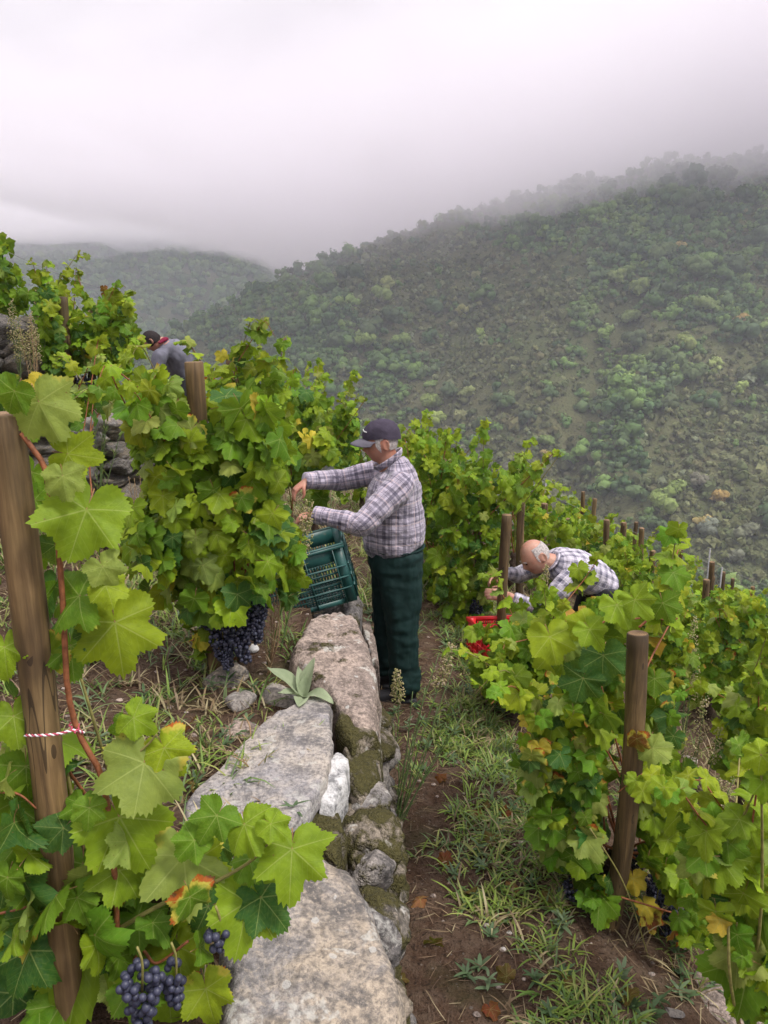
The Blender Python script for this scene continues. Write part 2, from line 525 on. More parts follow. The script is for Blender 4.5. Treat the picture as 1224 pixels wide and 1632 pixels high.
# ------------------------------------------------------------------ the land
def wall_x(y):      # foot of the low terrace wall beside the path
    return np.interp(y, [-3, 0, 2, 3, 4.2, 5.5, 7, 9, 11, 14, 20], [0.03, 0.03, 0.03, 0.0, -0.13, -0.38, -0.85, -1.7, -2.8, -5, -10])
def wall2_x(y):     # dry stone wall of the next terrace up
    return np.interp(y, [-5, 3.5, 5, 6, 6.8, 7.6, 9, 10, 14, 20], [-5.6, -3.75, -2.75, -1.98, -1.95, -2.15, -2.9, -3.4, -6, -11])
def wall3_x(y):
    return np.interp(y, [-5, 3, 5, 6.3, 7.2, 9, 14, 20], [-8, -5.2, -3.7, -2.95, -3.0, -4.1, -7, -12])

def H(x, y):
    x = np.asarray(x, float); y = np.asarray(y, float)
    k = 0.22
    sp = k * np.logaddexp(0, (x - 0.80) / k)
    zl = -0.56 * sp - 0.04 * np.maximum(0, y - 5)
    u = x - wall_x(y)
    zu = 0.64 + 0.10 * np.clip(-u, 0, 3) - 0.05 * np.maximum(0, y - 6)
    w = 0.10 + 0.35 * np.maximum(0, y - 4.8)
    z = zl + (zu - zl) * smooth((-u - 0.20) / w)
    u2 = x - wall2_x(y)
    z2 = 1.46 + 0.10 * np.clip(-u2, 0, 2) - 0.14 * np.maximum(0, y - 6.6)
    w2 = 0.22 + 0.5 * np.maximum(0, y - 7)
    z = z + (z2 - z) * smooth((-u2 - 0.05) / w2)
    u3 = x - wall3_x(y)
    z3 = 2.10 + 0.22 * np.clip(-u3, 0, 30) - 0.16 * np.maximum(0, y - 7)
    w3 = 0.25 + 0.4 * np.maximum(0, y - 7)
    z = z + (z3 - z) * smooth((-u3) / w3)
    r = np.maximum(0, y - 11.5)
    z = z - np.where(r < 10, 0.032 * r * r, 3.2 + 0.64 * (r - 10))
    near = np.exp(-np.maximum(0, np.hypot(x, y) - 6) / 8)
    z = z + near * (0.030 * fbm(x * 1.3, y * 1.3, 1, 3) + 0.016 * fbm(x * 7, y * 7, 5, 3))
    return np.maximum(z, -105 + 4 * vnoise(x / 40, y / 40))

def Hs(x, y):
    return float(H(np.array([x]), np.array([y]))[0])

def grid_axis(lo, hi, a, b, d, g):
    """fine spacing d between a and b, growing by g outside"""
    mid = list(np.arange(a, b + 1e-6, d))
    s, v = d, a
    L = []
    while v > lo:
        s *= g; v -= s; L.append(v)
    s, v = d, b
    R = []
    while v < hi:
        s *= g; v += s; R.append(v)
    return np.array(L[::-1] + mid + R)

gx = grid_axis(-450, 600, -3.2, 3.2, 0.045, 1.07)
gy = grid_axis(-60, 230, 1.0, 7.5, 0.045, 1.05)
X, Y = np.meshgrid(gx, gy)
Z = H(X, Y)
nx, ny = len(gx), len(gy)
ii = np.arange(ny - 1)[:, None] * nx + np.arange(nx - 1)[None]
GF = np.stack([ii, ii + 1, ii + nx + 1, ii + nx], -1).reshape(-1, 4)

def ground_mat():
    t = NT('soil'); p = t.pos()
    n1 = t.noise(p, 1.4, 5, 0.6, 0.3); n2 = t.noise(p, 11, 5, 0.65); n3 = t.noise(p, 60, 4, 0.7)
    c = t.mix(t.rng(n1, 0.35, 0.65), (0.075, 0.042, 0.027), (0.145, 0.088, 0.055))
    c = t.mix(t.rng(n2, 0.42, 0.66), c, (0.175, 0.122, 0.085))
    c = t.mix(t.math('MULTIPLY', t.rng(n3, 0.54, 0.64), 0.8), c, (0.036, 0.024, 0.017))
    c = t.mix(t.math('MULTIPLY', t.rng(n3, 0.40, 0.30), 0.7), c, (0.25, 0.18, 0.125))
    c = t.mix(t.math('MULTIPLY', t.rng(t.noise(p, 2.6, 4), 0.56, 0.68), 0.5), c, (0.075, 0.078, 0.028))
    peb = t.voro(p, 38)
    pk = t.math('MULTIPLY', t.math('LESS_THAN', peb, 0.16), t.math('GREATER_THAN', t.noise(p, 5, 1), 0.52))
    c = t.mix(t.math('MULTIPLY', pk, 0.6), c, (0.30, 0.25, 0.20))
    h = t.math('ADD', t.math('MULTIPLY', n2, 1.3), t.math('ADD', t.math('MULTIPLY', n3, 0.8), t.math('MULTIPLY', pk, 0.5)))
    return t.done(t.bsdf(c, 0.95, t.bump(h, 1.0, 0.05), 0.15))
M['soil'] = ground_mat()
ground = obj('ground', mesh_np('ground', np.stack([X, Y, Z], -1).reshape(-1, 3), GF, [M['soil']]))
tag(ground, kind='structure')

# ------------------------------------------------------------------ the hillside across the valley
def hill_z(x, y):
    x = np.asarray(x, float); y = np.asarray(y, float)
    zc = np.interp(x, [-600, -400, -250, -121, -59, 0, 70, 150, 300, 600, 1200], [-190, -120, -58, 0, 30, 52, 72, 87, 106, 130, 150])
    yc = 470.0
    d = yc - y
    z = np.where(d > 0, zc - 0.62 * d, zc + 0.30 * d)
    z = z - 4.0 * np.exp(-(d / 30.0) ** 2)
    # gullies running down the face
    g = x - 0.20 * y
    fade = smooth(np.minimum(d, 200) / 120)
    z = z + fade * (10 * np.sin(g / 27 + 1.1 * vnoise(x / 70, y / 70, 3)) + 6 * fbm(x / 48, y / 48, 9, 4))
    z = z - fade * 11 * np.exp(-((x - 0.42 * (y - 120) - 8 + 9 * vnoise(y / 40, y / 40 + 7, 2)) / 11) ** 2)
    return np.maximum(z, -110)

hx = np.arange(-420, 620, 5.0); hy = np.arange(90, 760, 5.0)
X, Y = np.meshgrid(hx, hy); Z = hill_z(X, Y)
nx, ny = len(hx), len(hy)
ii = np.arange(ny - 1)[:, None] * nx + np.arange(nx - 1)[None]
HF = np.stack([ii, ii + 1, ii + nx + 1, ii + nx], -1).reshape(-1, 4)
def hill_mat():
    t = NT('heath_ground'); p = t.pos()
    n1 = t.noise(p, 0.02, 5, 0.6); n2 = t.noise(p, 0.22, 5, 0.7); n3 = t.noise(p, 1.1, 3, 0.7)
    c = t.mix(t.rng(n1, 0.42, 0.58), (0.085, 0.102, 0.040), (0.120, 0.122, 0.056))
    c = t.mix(t.math('MULTIPLY', t.rng(n2, 0.54, 0.70), 0.5), c, (0.130, 0.105, 0.060))
    c = t.mix(t.math('MULTIPLY', t.rng(n3, 0.5, 0.64), 0.8), c, (0.028, 0.034, 0.014))
    return t.done(t.bsdf(c, 0.95, t.bump(n3, 1.0, 0.6), 0.1))
M['heath'] = hill_mat()
hill = obj('opposite_hill', mesh_np('opposite_hill', np.stack([X, Y, Z], -1).reshape(-1, 3), HF, [M['heath']]))
tag(hill, kind='structure')

def far_z(x, y):
    x = np.asarray(x, float); y = np.asarray(y, float)
    d = 1350.0 - y + 0.25 * x
    zc = 190 + 0.10 * (-x - 300)
    z = zc - 0.42 * np.abs(d) + 22 * fbm(x / 160, y / 160, 21, 4) + 14 * np.sin((x + 0.3 * y) / 75)
    return np.clip(z, -110, 150 + 0.02 * z)
fx = np.arange(-1500, 500, 16.0); fy = np.arange(600, 1900, 16.0)
X, Y = np.meshgrid(fx, fy); Z = far_z(X, Y)
nx, ny = len(fx), len(fy)
ii = np.arange(ny - 1)[:, None] * nx + np.arange(nx - 1)[None]
FF = np.stack([ii, ii + 1, ii + nx + 1, ii + nx], -1).reshape(-1, 4)
tag(obj('distant_hill', mesh_np('distant_hill', np.stack([X, Y, Z], -1).reshape(-1, 3), FF, [M['heath']])), kind='structure')

def hill_point(px, py):
    d = ray(px, py)
    ts = np.arange(60, 1400, 1.0)
    P = np.array([0, 0, CAM_Z])[None] + ts[:, None] * d[None]
    below = P[:, 2] < hill_z(P[:, 0], P[:, 1])
    below &= P[:, 1] > 100
    if not below.any(): return None
    return P[np.argmax(below)]

# tree and shrub material: a tint per plant
def foliage_mat(name, per_object):
    t = NT(name)
    if per_object:
        oi = t.n('ShaderNodeObjectInfo'); col = oi.outputs['Color']
    else:
        col = t.n('ShaderNodeAttribute', attribute_name='tint').outputs['Color']
    p = t.pos()
    n = t.noise(p, 0.9, 3, 0.7)
    ri = t.n('ShaderNodeNewGeometry').outputs['Random Per Island']
    c = t.mix(t.rng(n, 0.35, 0.65), t.mix(0.45, col, (0.012, 0.02, 0.008)), col)
    c = t.mix(t.math('MULTIPLY', ri, 0.30), c, t.mix(0.5, col, (0.20, 0.22, 0.09)))
    pr = t.bsdf(c, 0.8, None, 0.15)
    tr = t.n('ShaderNodeBsdfTranslucent'); t.l(c, tr.inputs['Color'])
    mx = t.n('ShaderNodeMixShader'); mx.inputs[0].default_value = 0.18
    t.l(pr, mx.inputs[1]); t.l(tr.outputs[0], mx.inputs[2])
    return t.done(mx.outputs[0])
M['tree_mass'] = foliage_mat('woodland_foliage', False)
M['tree_crown'] = foliage_mat('tree_crown', True)
M['trunk'] = simple('tree_bark', (0.10, 0.075, 0.055), 0.95, 0.4, 3, 0.1)

def crown_variant(rng, core, ntri, tri=0.26, tall=1.0, lobes=6):
    """crown of unit radius standing on z=0: a lumpy core in several lobes plus loose leaf clumps"""
    cen = rng.normal(0, 0.42, (lobes, 3)) * np.array([1, 1, 0.55 * tall]) + np.array([0, 0, 0.85 * tall])
    rr = rng.uniform(0.38, 0.62, lobes)
    Vs, Fs, n = [], [], 0
    for c, r in zip(cen, rr):
        V = core[0] * (r * (1 + 0.22 * rng.normal(0, 1, (len(core[0]), 1)))) * np.array([1, 1, 0.85]) + c
        Vs.append(V); Fs.append(core[1] + n); n += len(V)
    k = rng.integers(0, lobes, ntri)
    d = rng.normal(0, 1, (ntri, 3)); d[:, 2] += 0.35
    d /= np.linalg.norm(d, axis=1)[:, None]
    ctr = cen[k] + d * (rr[k] * rng.uniform(0.92, 1.32, ntri))[:, None] * np.array([1, 1, 0.85])
    a = rng.normal(0, 1, (ntri, 3)); b = np.cross(d, a); b /= np.linalg.norm(b, axis=1)[:, None]; a = np.cross(b, d)
    s = tri * rng.uniform(0.5, 1.25, (ntri, 1))
    tilt = d * rng.normal(0, 0.5, (ntri, 1))
    T = np.stack([ctr + s * (a + tilt * 0.6), ctr + s * (-0.6 * a + 0.8 * b), ctr + s * (-0.5 * a - 0.8 * b - tilt * 0.5)], 1).reshape(-1, 3)
    Vs.append(T); Fs.append(np.arange(ntri * 3).reshape(-1, 3) + n)
    return np.vstack(Vs), np.vstack(Fs)

_r = np.random.default_rng(3)
MASS_TREES = [crown_variant(_r, ICO1, 80, 0.26, t, k) for t, k in ((1.0, 4), (0.9, 5), (1.1, 4), (1.5, 4), (0.7, 5), (1.0, 3), (1.8, 4), (0.6, 3))]
MASS_SHRUBS = [crown_variant(_r, ICO1, 10, 0.5, 0.6, 1) for _ in range(5)]
FAR_TREES = [crown_variant(_r, ICO1, 22, 0.42, 1.0, 2) for _ in range(4)]

def scatter_mass(name, label, pts, sizes, variants, tints, mat, seed, cat):
    rng = np.random.default_rng(seed)
    Vs, Fs, Ts, n = [], [], [], 0
    for P, s, tn in zip(pts, sizes, tints):
        V, F = variants[rng.integers(len(variants))]
        a = rng.uniform(0, 6.283); ca, sa = math.cos(a), math.sin(a)
        W = np.empty_like(V)
        W[:, 0] = (V[:, 0] * ca - V[:, 1] * sa) * s + P[0]
        W[:, 1] = (V[:, 0] * sa + V[:, 1] * ca) * s + P[1]
        W[:, 2] = V[:, 2] * s * rng.uniform(0.85, 1.15) + P[2] - 0.25 * s
        Vs.append(W); Fs.append(F + n); n += len(V)
        Ts.append(np.repeat(np.array([[*tn, 1.0]]), len(V), 0))
    me = mesh_np(name, np.vstack(Vs), np.vstack(Fs), [mat], True, attrs={'tint': ('FLOAT_COLOR', np.vstack(Ts))})
    return tag(obj(name, me), label, cat, kind='stuff')

TREE_TINTS = 2.55 * np.array([0.95, 1.12, 0.85]) * np.array([(0.045, 0.070, 0.026), (0.055, 0.085, 0.032), (0.038, 0.062, 0.030), (0.075, 0.105, 0.036), (0.060, 0.080, 0.042), (0.10, 0.125, 0.042), (0.085, 0.10, 0.055)])
SHRUB_TINTS = 2.3 * np.array([0.95, 1.10, 0.9]) * np.array([(0.075, 0.072, 0.034), (0.095, 0.086, 0.044), (0.060, 0.066, 0.030), (0.052, 0.050, 0.026), (0.11, 0.105, 0.060), (0.085, 0.070, 0.040), (0.12, 0.12, 0.085)])
HEATH_PX = [(690, 345), (800, 400), (930, 420), (905, 560), (880, 690), (985, 830), (1000, 930), (700, 800), (660, 690), (720, 600), (640, 560), (560, 500), (520, 440), (600, 380)]
HEATH_PX2 = [(1010, 700), (1130, 560), (1230, 520), (1240, 940), (1060, 900)]

def hill_cand(n, seed):
    rng = np.random.default_rng(seed)
    x = rng.uniform(-210, 330, n); y = rng.uniform(140, 520, n)
    z = hill_z(x, y)
    P = np.stack([x, y, z], -1)
    u, v = proj(P)
    ok = (u > -60) & (u < 1290) & (v < 1010) & (v > 120) & (z > -108)
    return P[ok], u[ok], v[ok], rng

P, u, v, rng = hill_cand(36000, 11)
heath = inpoly(u, v, HEATH_PX) | inpoly(u, v, HEATH_PX2)
dens = 0.75 + 0.75 * fbm(P[:, 0] / 22, P[:, 1] / 22, 31, 3)
dens = np.where(heath, 0.02 + 0.06 * (vnoise(P[:, 0] / 25, P[:, 1] / 25, 8) > 0.35), dens)
keep = rng.uniform(0, 1, len(P)) < dens * 0.60
P, u, v = P[keep], u[keep], v[keep]
sz = rng.uniform(1.4, 3.8, len(P)) * np.where(rng.uniform(0, 1, len(P)) < 0.2, 1.45, 0.85)
patch = 0.5 + 0.5 * vnoise(P[:, 0] / 30, P[:, 1] / 30, 77)
ti = TREE_TINTS[np.clip((patch * 4 + rng.normal(1.2, 1.3, len(P))).astype(int), 0, 6)] * rng.uniform(0.8, 1.25, (len(P), 1))
order = np.argsort(P[:, 1])
scatter_mass('woodland', 'dense mixed woodland covering the hillside across the valley', P, sz, MASS_TREES, ti, M['tree_mass'], 1, 'woodland')

P, u, v, rng = hill_cand(84000, 12)
heath = inpoly(u, v, HEATH_PX) | inpoly(u, v, HEATH_PX2)
keep = rng.uniform(0, 1, len(P)) < np.where(heath, 0.60, 0.22)
P = P[keep]
sz = rng.uniform(0.8, 2.6, len(P)) * np.where(rng.uniform(0, 1, len(P)) < 0.08, 1.7, 1.0)
patch = 0.5 + 0.5 * fbm(P[:, 0] / 18, P[:, 1] / 18, 55, 3)
ti = SHRUB_TINTS[np.clip((patch * 4 + rng.normal(0.8, 1.5, len(P))).astype(int), 0, 6)] * rng.uniform(0.75, 1.3, (len(P), 1))
scatter_mass('heath_scrub', 'low brownish heath scrub on the open face of the opposite hillside', P, sz, MASS_SHRUBS, ti, M['tree_mass'], 2, 'scrub')

rng = np.random.default_rng(14)
x = rng.uniform(-800, 60, 7000); y = rng.uniform(820, 1380, 7000)
P = np.stack([x, y, far_z(x, y)], -1); u, v = proj(P)
ok = (u > -40) & (u < 560) & (P[:, 2] > -40)
P = P[ok][:4200]
sz = rng.uniform(4.5, 9.5, len(P))
ti = TREE_TINTS[rng.integers(0, 7, len(P))] * rng.uniform(0.8, 1.2, (len(P), 1))
scatter_mass('distant_woodland', 'blue hazy woodland on the farthest slope under the cloud', P, sz, FAR_TREES, ti, M['tree_mass'], 3, 'woodland')

# single trees that stand out on the hillside
_r = np.random.default_rng(5)
CROWNS = [mesh_np('crown', *crown_variant(_r, ICO2, 260, 0.20, t, 7), [M['tree_crown']]) for t in (1.0, 0.9, 1.15, 1.0)]
TALLC = [mesh_np('crown', *crown_variant(_r, ICO2, 260, 0.20, 2.0, 8), [M['tree_crown']]) for _ in range(2)]
TRUNK = mesh_np('trunk', *tube([(0, 0, -0.6), (0.03, 0.0, 0.25), (0.0, 0.04, 0.9)], [0.09, 0.07, 0.03], 6), [M['trunk']])
def hill_where(px, py):
    if py < 400: return 'high up just below the cloud' if px > 800 else 'on the shoulder below the cloud, above the cap'
    if px < 560: return 'on the near shoulder beside the vine tops'
    if px < 760: return 'between the vine tops and the open heath' if py < 610 else 'low on the slope above the path row'
    if px < 960: return 'standing out on the open heath'
    return 'in the gully beyond the open heath' if py < 720 else 'low down above the stakes of the lower rows'
def hill_tree(px, py, wpx, col, label, tall=False, rng=_r):
    p = hill_point(px, py)
    if p is None or p[1] > 450: return
    dist = np.linalg.norm(p)
    s = wpx * dist / FPX / 2.3
    o = thing('hillside_tree', label + ' ' + hill_where(px, py), 'tree', (p[0], p[1], float(hill_z(p[0], p[1])) - 0.1 * s), 'trees standing out on the opposite hillside')
    me = (TALLC if tall else CROWNS)[rng.integers(2 if tall else 4)]
    c = obj('crown', me, o); c.scale = (s, s, s); c.rotation_euler = (0, 0, rng.uniform(0, 6.28)); c.location = (0, 0, 0.25 * s)
    c.color = (*[2.6 * v * rng.uniform(0.9, 1.15) for v in col], 1)
    k = obj('trunk', TRUNK, o); k.scale = (s, s, s)
DK, MD, LT, YL, OR, GY = (0.040, 0.062, 0.026), (0.058, 0.085, 0.030), (0.10, 0.14, 0.040), (0.17, 0.19, 0.06), (0.20, 0.15, 0.055), (0.085, 0.095, 0.065)
for a in [(590, 390, 40), (640, 385, 36), (560, 455, 44), (520, 470, 40), (665, 350, 36), (720, 330, 40), (775, 345, 36), (830, 325, 40), (890, 300, 38), (950, 310, 40), (1010, 300, 36), (1080, 330, 42), (1150, 300, 40), (1190, 330, 38),
          (590, 540, 48), (540, 560, 44), (470, 540, 44), (505, 600, 46), (430, 570, 40), (625, 520, 40), (690, 500, 34), (860, 370, 34), (1050, 420, 40), (1110, 450, 44), (1060, 480, 38), (1160, 440, 40), (1200, 400, 40),
          (1010, 560, 40), (1060, 590, 44), (1100, 610, 40), (1040, 640, 38), (980, 620, 36), (1070, 660, 36), (1180, 540, 40), (1210, 610, 40), (770, 690, 34), (720, 640, 36), (840, 680, 34), (800, 660, 40), (880, 640, 30)]:
    hill_tree(*a, DK if (a[0] * 7 + a[1]) % 3 else MD, 'round dark green tree')
for a in [(605, 480, 34), (580, 560, 44), (640, 560, 36), (690, 655, 36), (740, 640, 30), (1020, 480, 40), (1050, 815, 44), (1075, 795, 36), (900, 740, 30), (1120, 500, 34), (1000, 520, 30), (870, 715, 26), (660, 600, 30), (1130, 430, 34), (980, 460, 34), (1090, 560, 34)]:
    hill_tree(*a, LT, 'broad light green tree')
for a in [(615, 470, 22), (735, 510, 18), (765, 545, 16), (700, 690, 26), (1180, 640, 22), (1140, 600, 20)]:
    hill_tree(*a, YL, 'slim pale yellow green tree', True)
for a in [(1145, 805, 34), (1120, 845, 30), (1085, 405, 22), (1175, 520, 24), (870, 735, 22)]:
    hill_tree(*a, OR, 'ochre autumn tree')
for a in [(1110, 780, 34), (1130, 860, 40), (1190, 860, 34), (960, 700, 30), (820, 760, 30), (1165, 900, 30), (1060, 870, 30)]:
    hill_tree(*a, GY, 'grey green shrub tree')
for a in [(1105, 315, 34), (1130, 290, 30), (1060, 320, 28), (1100, 360, 34), (1120, 350, 30), (1080, 300, 26)]:
    hill_tree(*a, (0.035, 0.055, 0.030), 'tall dark pine', True)
# ------------------------------------------------------------------ vine leaves
def leaf_outline(n_teeth, jag, rng):
    """grape leaf: five lobes, toothed rim, open notch at the petiole; angle from the tip"""
    key_a = np.array([0, 14, 27, 40, 52, 66, 80, 93, 106, 124, 142, 160, 172, 180])
    key_r = np.array([1.0, .93, .80, .86, .93, .86, .72, .77, .82, .76, .70, .60, .42, .10])
    deep = np.array([1.0, .88, .58, .74, .92, .80, .50, .64, .76, .70, .66, .54, .36, .10])
    key_r = key_r + (deep - key_r) * rng.uniform(0.0, 0.65)
    key_r = key_r * (1 + rng.normal(0, 0.04, len(key_r)))
    a = np.linspace(0, 180, n_teeth + 1)
    k2 = key_r * (1 + rng.normal(0, 0.05, len(key_r)))
    def side(kr):
        r = np.interp(a + np.concatenate([[0], rng.normal(0, 0.22, n_teeth - 1), [0]]) * (180 / n_teeth), key_a, kr)
        amp = jag * rng.uniform(0.5, 1.5, n_teeth + 1)
        z = np.where(np.arange(n_teeth + 1) % 2 == 0, 1 + amp, 1 - amp); z[-1] = 1
        return r * z
    r, r2 = side(key_r), side(k2)
    r2[0] = r[0]; r2[-1] = r[-1]
    ang = np.concatenate([a, -a[1:-1][::-1]]); rr = np.concatenate([r, r2[1:-1][::-1]])
    return np.radians(ang), rr

def leaf_mesh(name, n_teeth, rings, jag, seed, mat, petiole=True):
    rng = np.random.default_rng(seed)
    ang, rr = leaf_outline(n_teeth, jag, rng)
    fold, droop, cup = rng.uniform(-0.10, 0.45), rng.uniform(0.10, 0.65), rng.uniform(0.0, 0.55)
    ph = rng.uniform(0, 6.28, 3)
    k = len(ang)
    V = [np.array([[0.0, 0.0]])]
    for t in rings:
        V.append(np.stack([np.sin(ang) * rr * t, np.cos(ang) * rr * t], -1))
    V = np.vstack(V)
    x, y = V[:, 0], V[:, 1]
    r = np.hypot(x, y); th = np.arctan2(x, y)
    z = fold * np.abs(x) * 0.8 - droop * np.maximum(y, 0) ** 2 - cup * x * x
    z = z + 0.07 * r * np.cos(th * 7.2 + 0.3) * (0.3 + r)            # puckered between the ribs
    z = z + 0.17 * r * r * np.sin(3 * th + ph[0]) + 0.12 * r * r * np.sin(2 * th + ph[2]) + 0.06 * r ** 3 * np.sin(9 * th + ph[1])
    F = []
    for i in range(k):
        F.append((0, 1 + (i + 1) % k, 1 + i))
    for q in range(len(rings) - 1):
        a, b = 1 + q * k, 1 + (q + 1) * k
        for i in range(k):
            j = (i + 1) % k
            F.append((a + i, a + j, b + j)); F.append((a + i, b + j, b + i))
    P = np.stack([x, y, z], -1)
    uv = np.stack([x, y], -1)
    F = np.array(F); fm = np.zeros(len(F), int)
    if petiole:
        c = spline([(0, 0.0, 0), (0, -0.22, -0.06), (0.03, -0.5, -0.22)], 4)
        Vt, Ft = tube(c, [0.016, 0.014, 0.013, 0.016], 3, cap=False)
        Ft = np.vstack([Ft[:, [0, 1, 2]], Ft[:, [0, 2, 3]]])
        F = np.vstack([F, Ft + len(P)]); fm = np.concatenate([fm, np.ones(len(Ft), int)])
        P = np.vstack([P, Vt]); uv = np.vstack([uv, Vt[:, :2]])
    return (P, F, uv, fm)

def leaf_data(n_teeth, rings, jag, seed, petiole=True):
    P, F, uv, fm = leaf_mesh('leaf', n_teeth, rings, jag, seed, None, petiole)
    return mesh_np('leaf', P, F, [M['leaf'], M['petiole']], True, fm, uv)
LEAF_HD = [leaf_data(54, (0.35, 0.62, 0.84, 1.0), 0.034, 100 + i) for i in range(12)]
LEAF_MD = [leaf_data(24, (0.45, 0.78, 1.0), 0.045, 200 + i) for i in range(12)]
LEAF_LD = [leaf_data(11, (1.0,), 0.05, 300 + i, False) for i in range(6)]
RAW_MD = [leaf_mesh('leaf', 11, (0.55, 1.0), 0.06, 400 + i, None, False) for i in range(6)]
RAW_LD = [leaf_mesh('leaf', 8, (1.0,), 0.05, 500 + i, None, False) for i in range(6)]

BRIGHT, MID, DARK, PALE, LIME, YELLOW, ORANGE, RED, BROWN = (
    (0.235, 0.350, 0.016), (0.125, 0.250, 0.015), (0.036, 0.115, 0.022), (0.300, 0.370, 0.075), (0.310, 0.400, 0.016),
    (0.62, 0.46, 0.05), (0.60, 0.26, 0.05), (0.22, 0.025, 0.02), (0.16, 0.075, 0.03))
def pick_tone(rng, mix):
    names = list(mix); w = np.array([mix[n] for n in names], float)
    t = names[rng.choice(len(names), p=w / w.sum())]
    c = np.array({'b': BRIGHT, 'm': MID, 'd': DARK, 'p': PALE, 'l': LIME, 'y': YELLOW, 'o': ORANGE, 'r': RED, 'n': BROWN}[t])
    return np.clip(c * rng.uniform(0.82, 1.2) * (1 + rng.normal(0, 0.06, 3)), 0.005, 0.8), t
GREEN = dict(b=30, m=40, d=20, p=5, l=8, y=1)
LUSH = dict(b=32, m=40, d=18, p=4, l=10)
TURN = dict(b=28, m=34, d=22, p=7, l=9, y=1, o=1, r=1)
SUNNY = dict(b=38, m=28, d=10, p=8, l=16, y=2)

def basis(tip, nrm):
    n = nrm / (np.linalg.norm(nrm) + 1e-9)
    t = tip - n * (tip @ n)
    t /= np.linalg.norm(t) + 1e-9
    return np.stack([np.cross(t, n), t, n], -1)      # columns: local x, y, z

def put_leaf(parent, origin, P, R, size, tone, alpha, meshes, rng):
    o = bpy.data.objects.new('leaf', meshes[rng.integers(len(meshes))])
    C.objects.link(o)
    o.parent = parent
    m = np.eye(4); m[:3, :3] = R * size; m[:3, 3] = P - origin
    o.matrix_basis = Matrix(m.tolist())
    o.color = (*tone, alpha)
    return o

def mass_leaves(name, parent, origin, items, raws, rng):
    Vs, Fs, U, T, L, n = [], [], [], [], [], 0
    for (P, R, s, tone, alpha) in items:
        V, F, uv, fm = raws[rng.integers(len(raws))]
        Vs.append((V * s) @ R.T + (P - origin)); Fs.append(F + n); n += len(V)
        U.append(uv); T.append(np.repeat([[*tone, alpha]], len(V), 0)); L.append(np.full(len(V), rng.uniform()))
    me = mesh_np(name, np.vstack(Vs), np.vstack(Fs), [M['leaf_mass']], True, uv=np.vstack(U),
                 attrs={'tint': ('FLOAT_COLOR', np.vstack(T)), 'lrand': ('FLOAT', np.concatenate(L))})
    o = obj(name, me, parent)
    o['kind'] = 'stuff'
    return o

# ------------------------------------------------------------------ grapes
def grape_mat():
    t = NT('grape_skin'); p = t.coord()
    n = t.noise(p, 60, 4, 0.6)
    ri = t.n('ShaderNodeNewGeometry').outputs['Random Per Island']
    c = t.mix(ri, (0.010, 0.010, 0.022), (0.028, 0.022, 0.050))
    c = t.mix(t.rng(t.math('ADD', n, t.math('MULTIPLY', ri, 0.25)), 0.48, 0.80), c, (0.046, 0.052, 0.085))
    return t.done(t.bsdf(c, 0.42, None, 0.45))
M['grape'] = grape_mat()
def bunch_points(rng, n, L, W, r):
    pts = []
    tries = 0
    while len(pts) < n and tries < 6000:
        tries += 1
        t = rng.uniform() ** 0.8
        w = W * (1.0 - 0.75 * t) * (0.55 + 0.45 * min(1, t * 6))
        a = rng.uniform(0, 6.283); q = w * math.sqrt(rng.uniform(0.25, 1))
        p = np.array([q * math.cos(a), q * math.sin(a), -t * L])
        if all(np.sum((p - k) ** 2) > (1.62 * r) ** 2 for k in pts): pts.append(p)
    return pts
def bunch_mesh(seed, n, L, W, r, core):
    rng = np.random.default_rng(seed)
    parts = []
    for p in bunch_points(rng, n, L, W, r):
        parts.append((core[0] * r * rng.uniform(0.85, 1.12) * np.array([1, 1, 1.06]) + p, core[1]))
    V, F = join(parts)
    return mesh_np('grape_bunch', V, F, [M['grape']])
BUNCH = [bunch_mesh(k, 85, 0.19, 0.062, 0.0088, ICO2) for k in range(4)]
STALK = mesh_np('stalk', *tube(spline([(0, 0, 0.06), (0.008, 0, 0.02), (0, 0.004, -0.06)], 6), 0.0028, 5), [M['cane_green']])
def grape_bunch(parent, origin, P, s, rng):
    o = obj('grape_bunch', BUNCH[rng.integers(4)], parent, tuple(P - origin))
    o.scale = (s, s, s); o.rotation_euler = (rng.normal(0, 0.15), rng.normal(0, 0.15), rng.uniform(0, 6.28))
    obj('stalk', STALK, o)
    return o

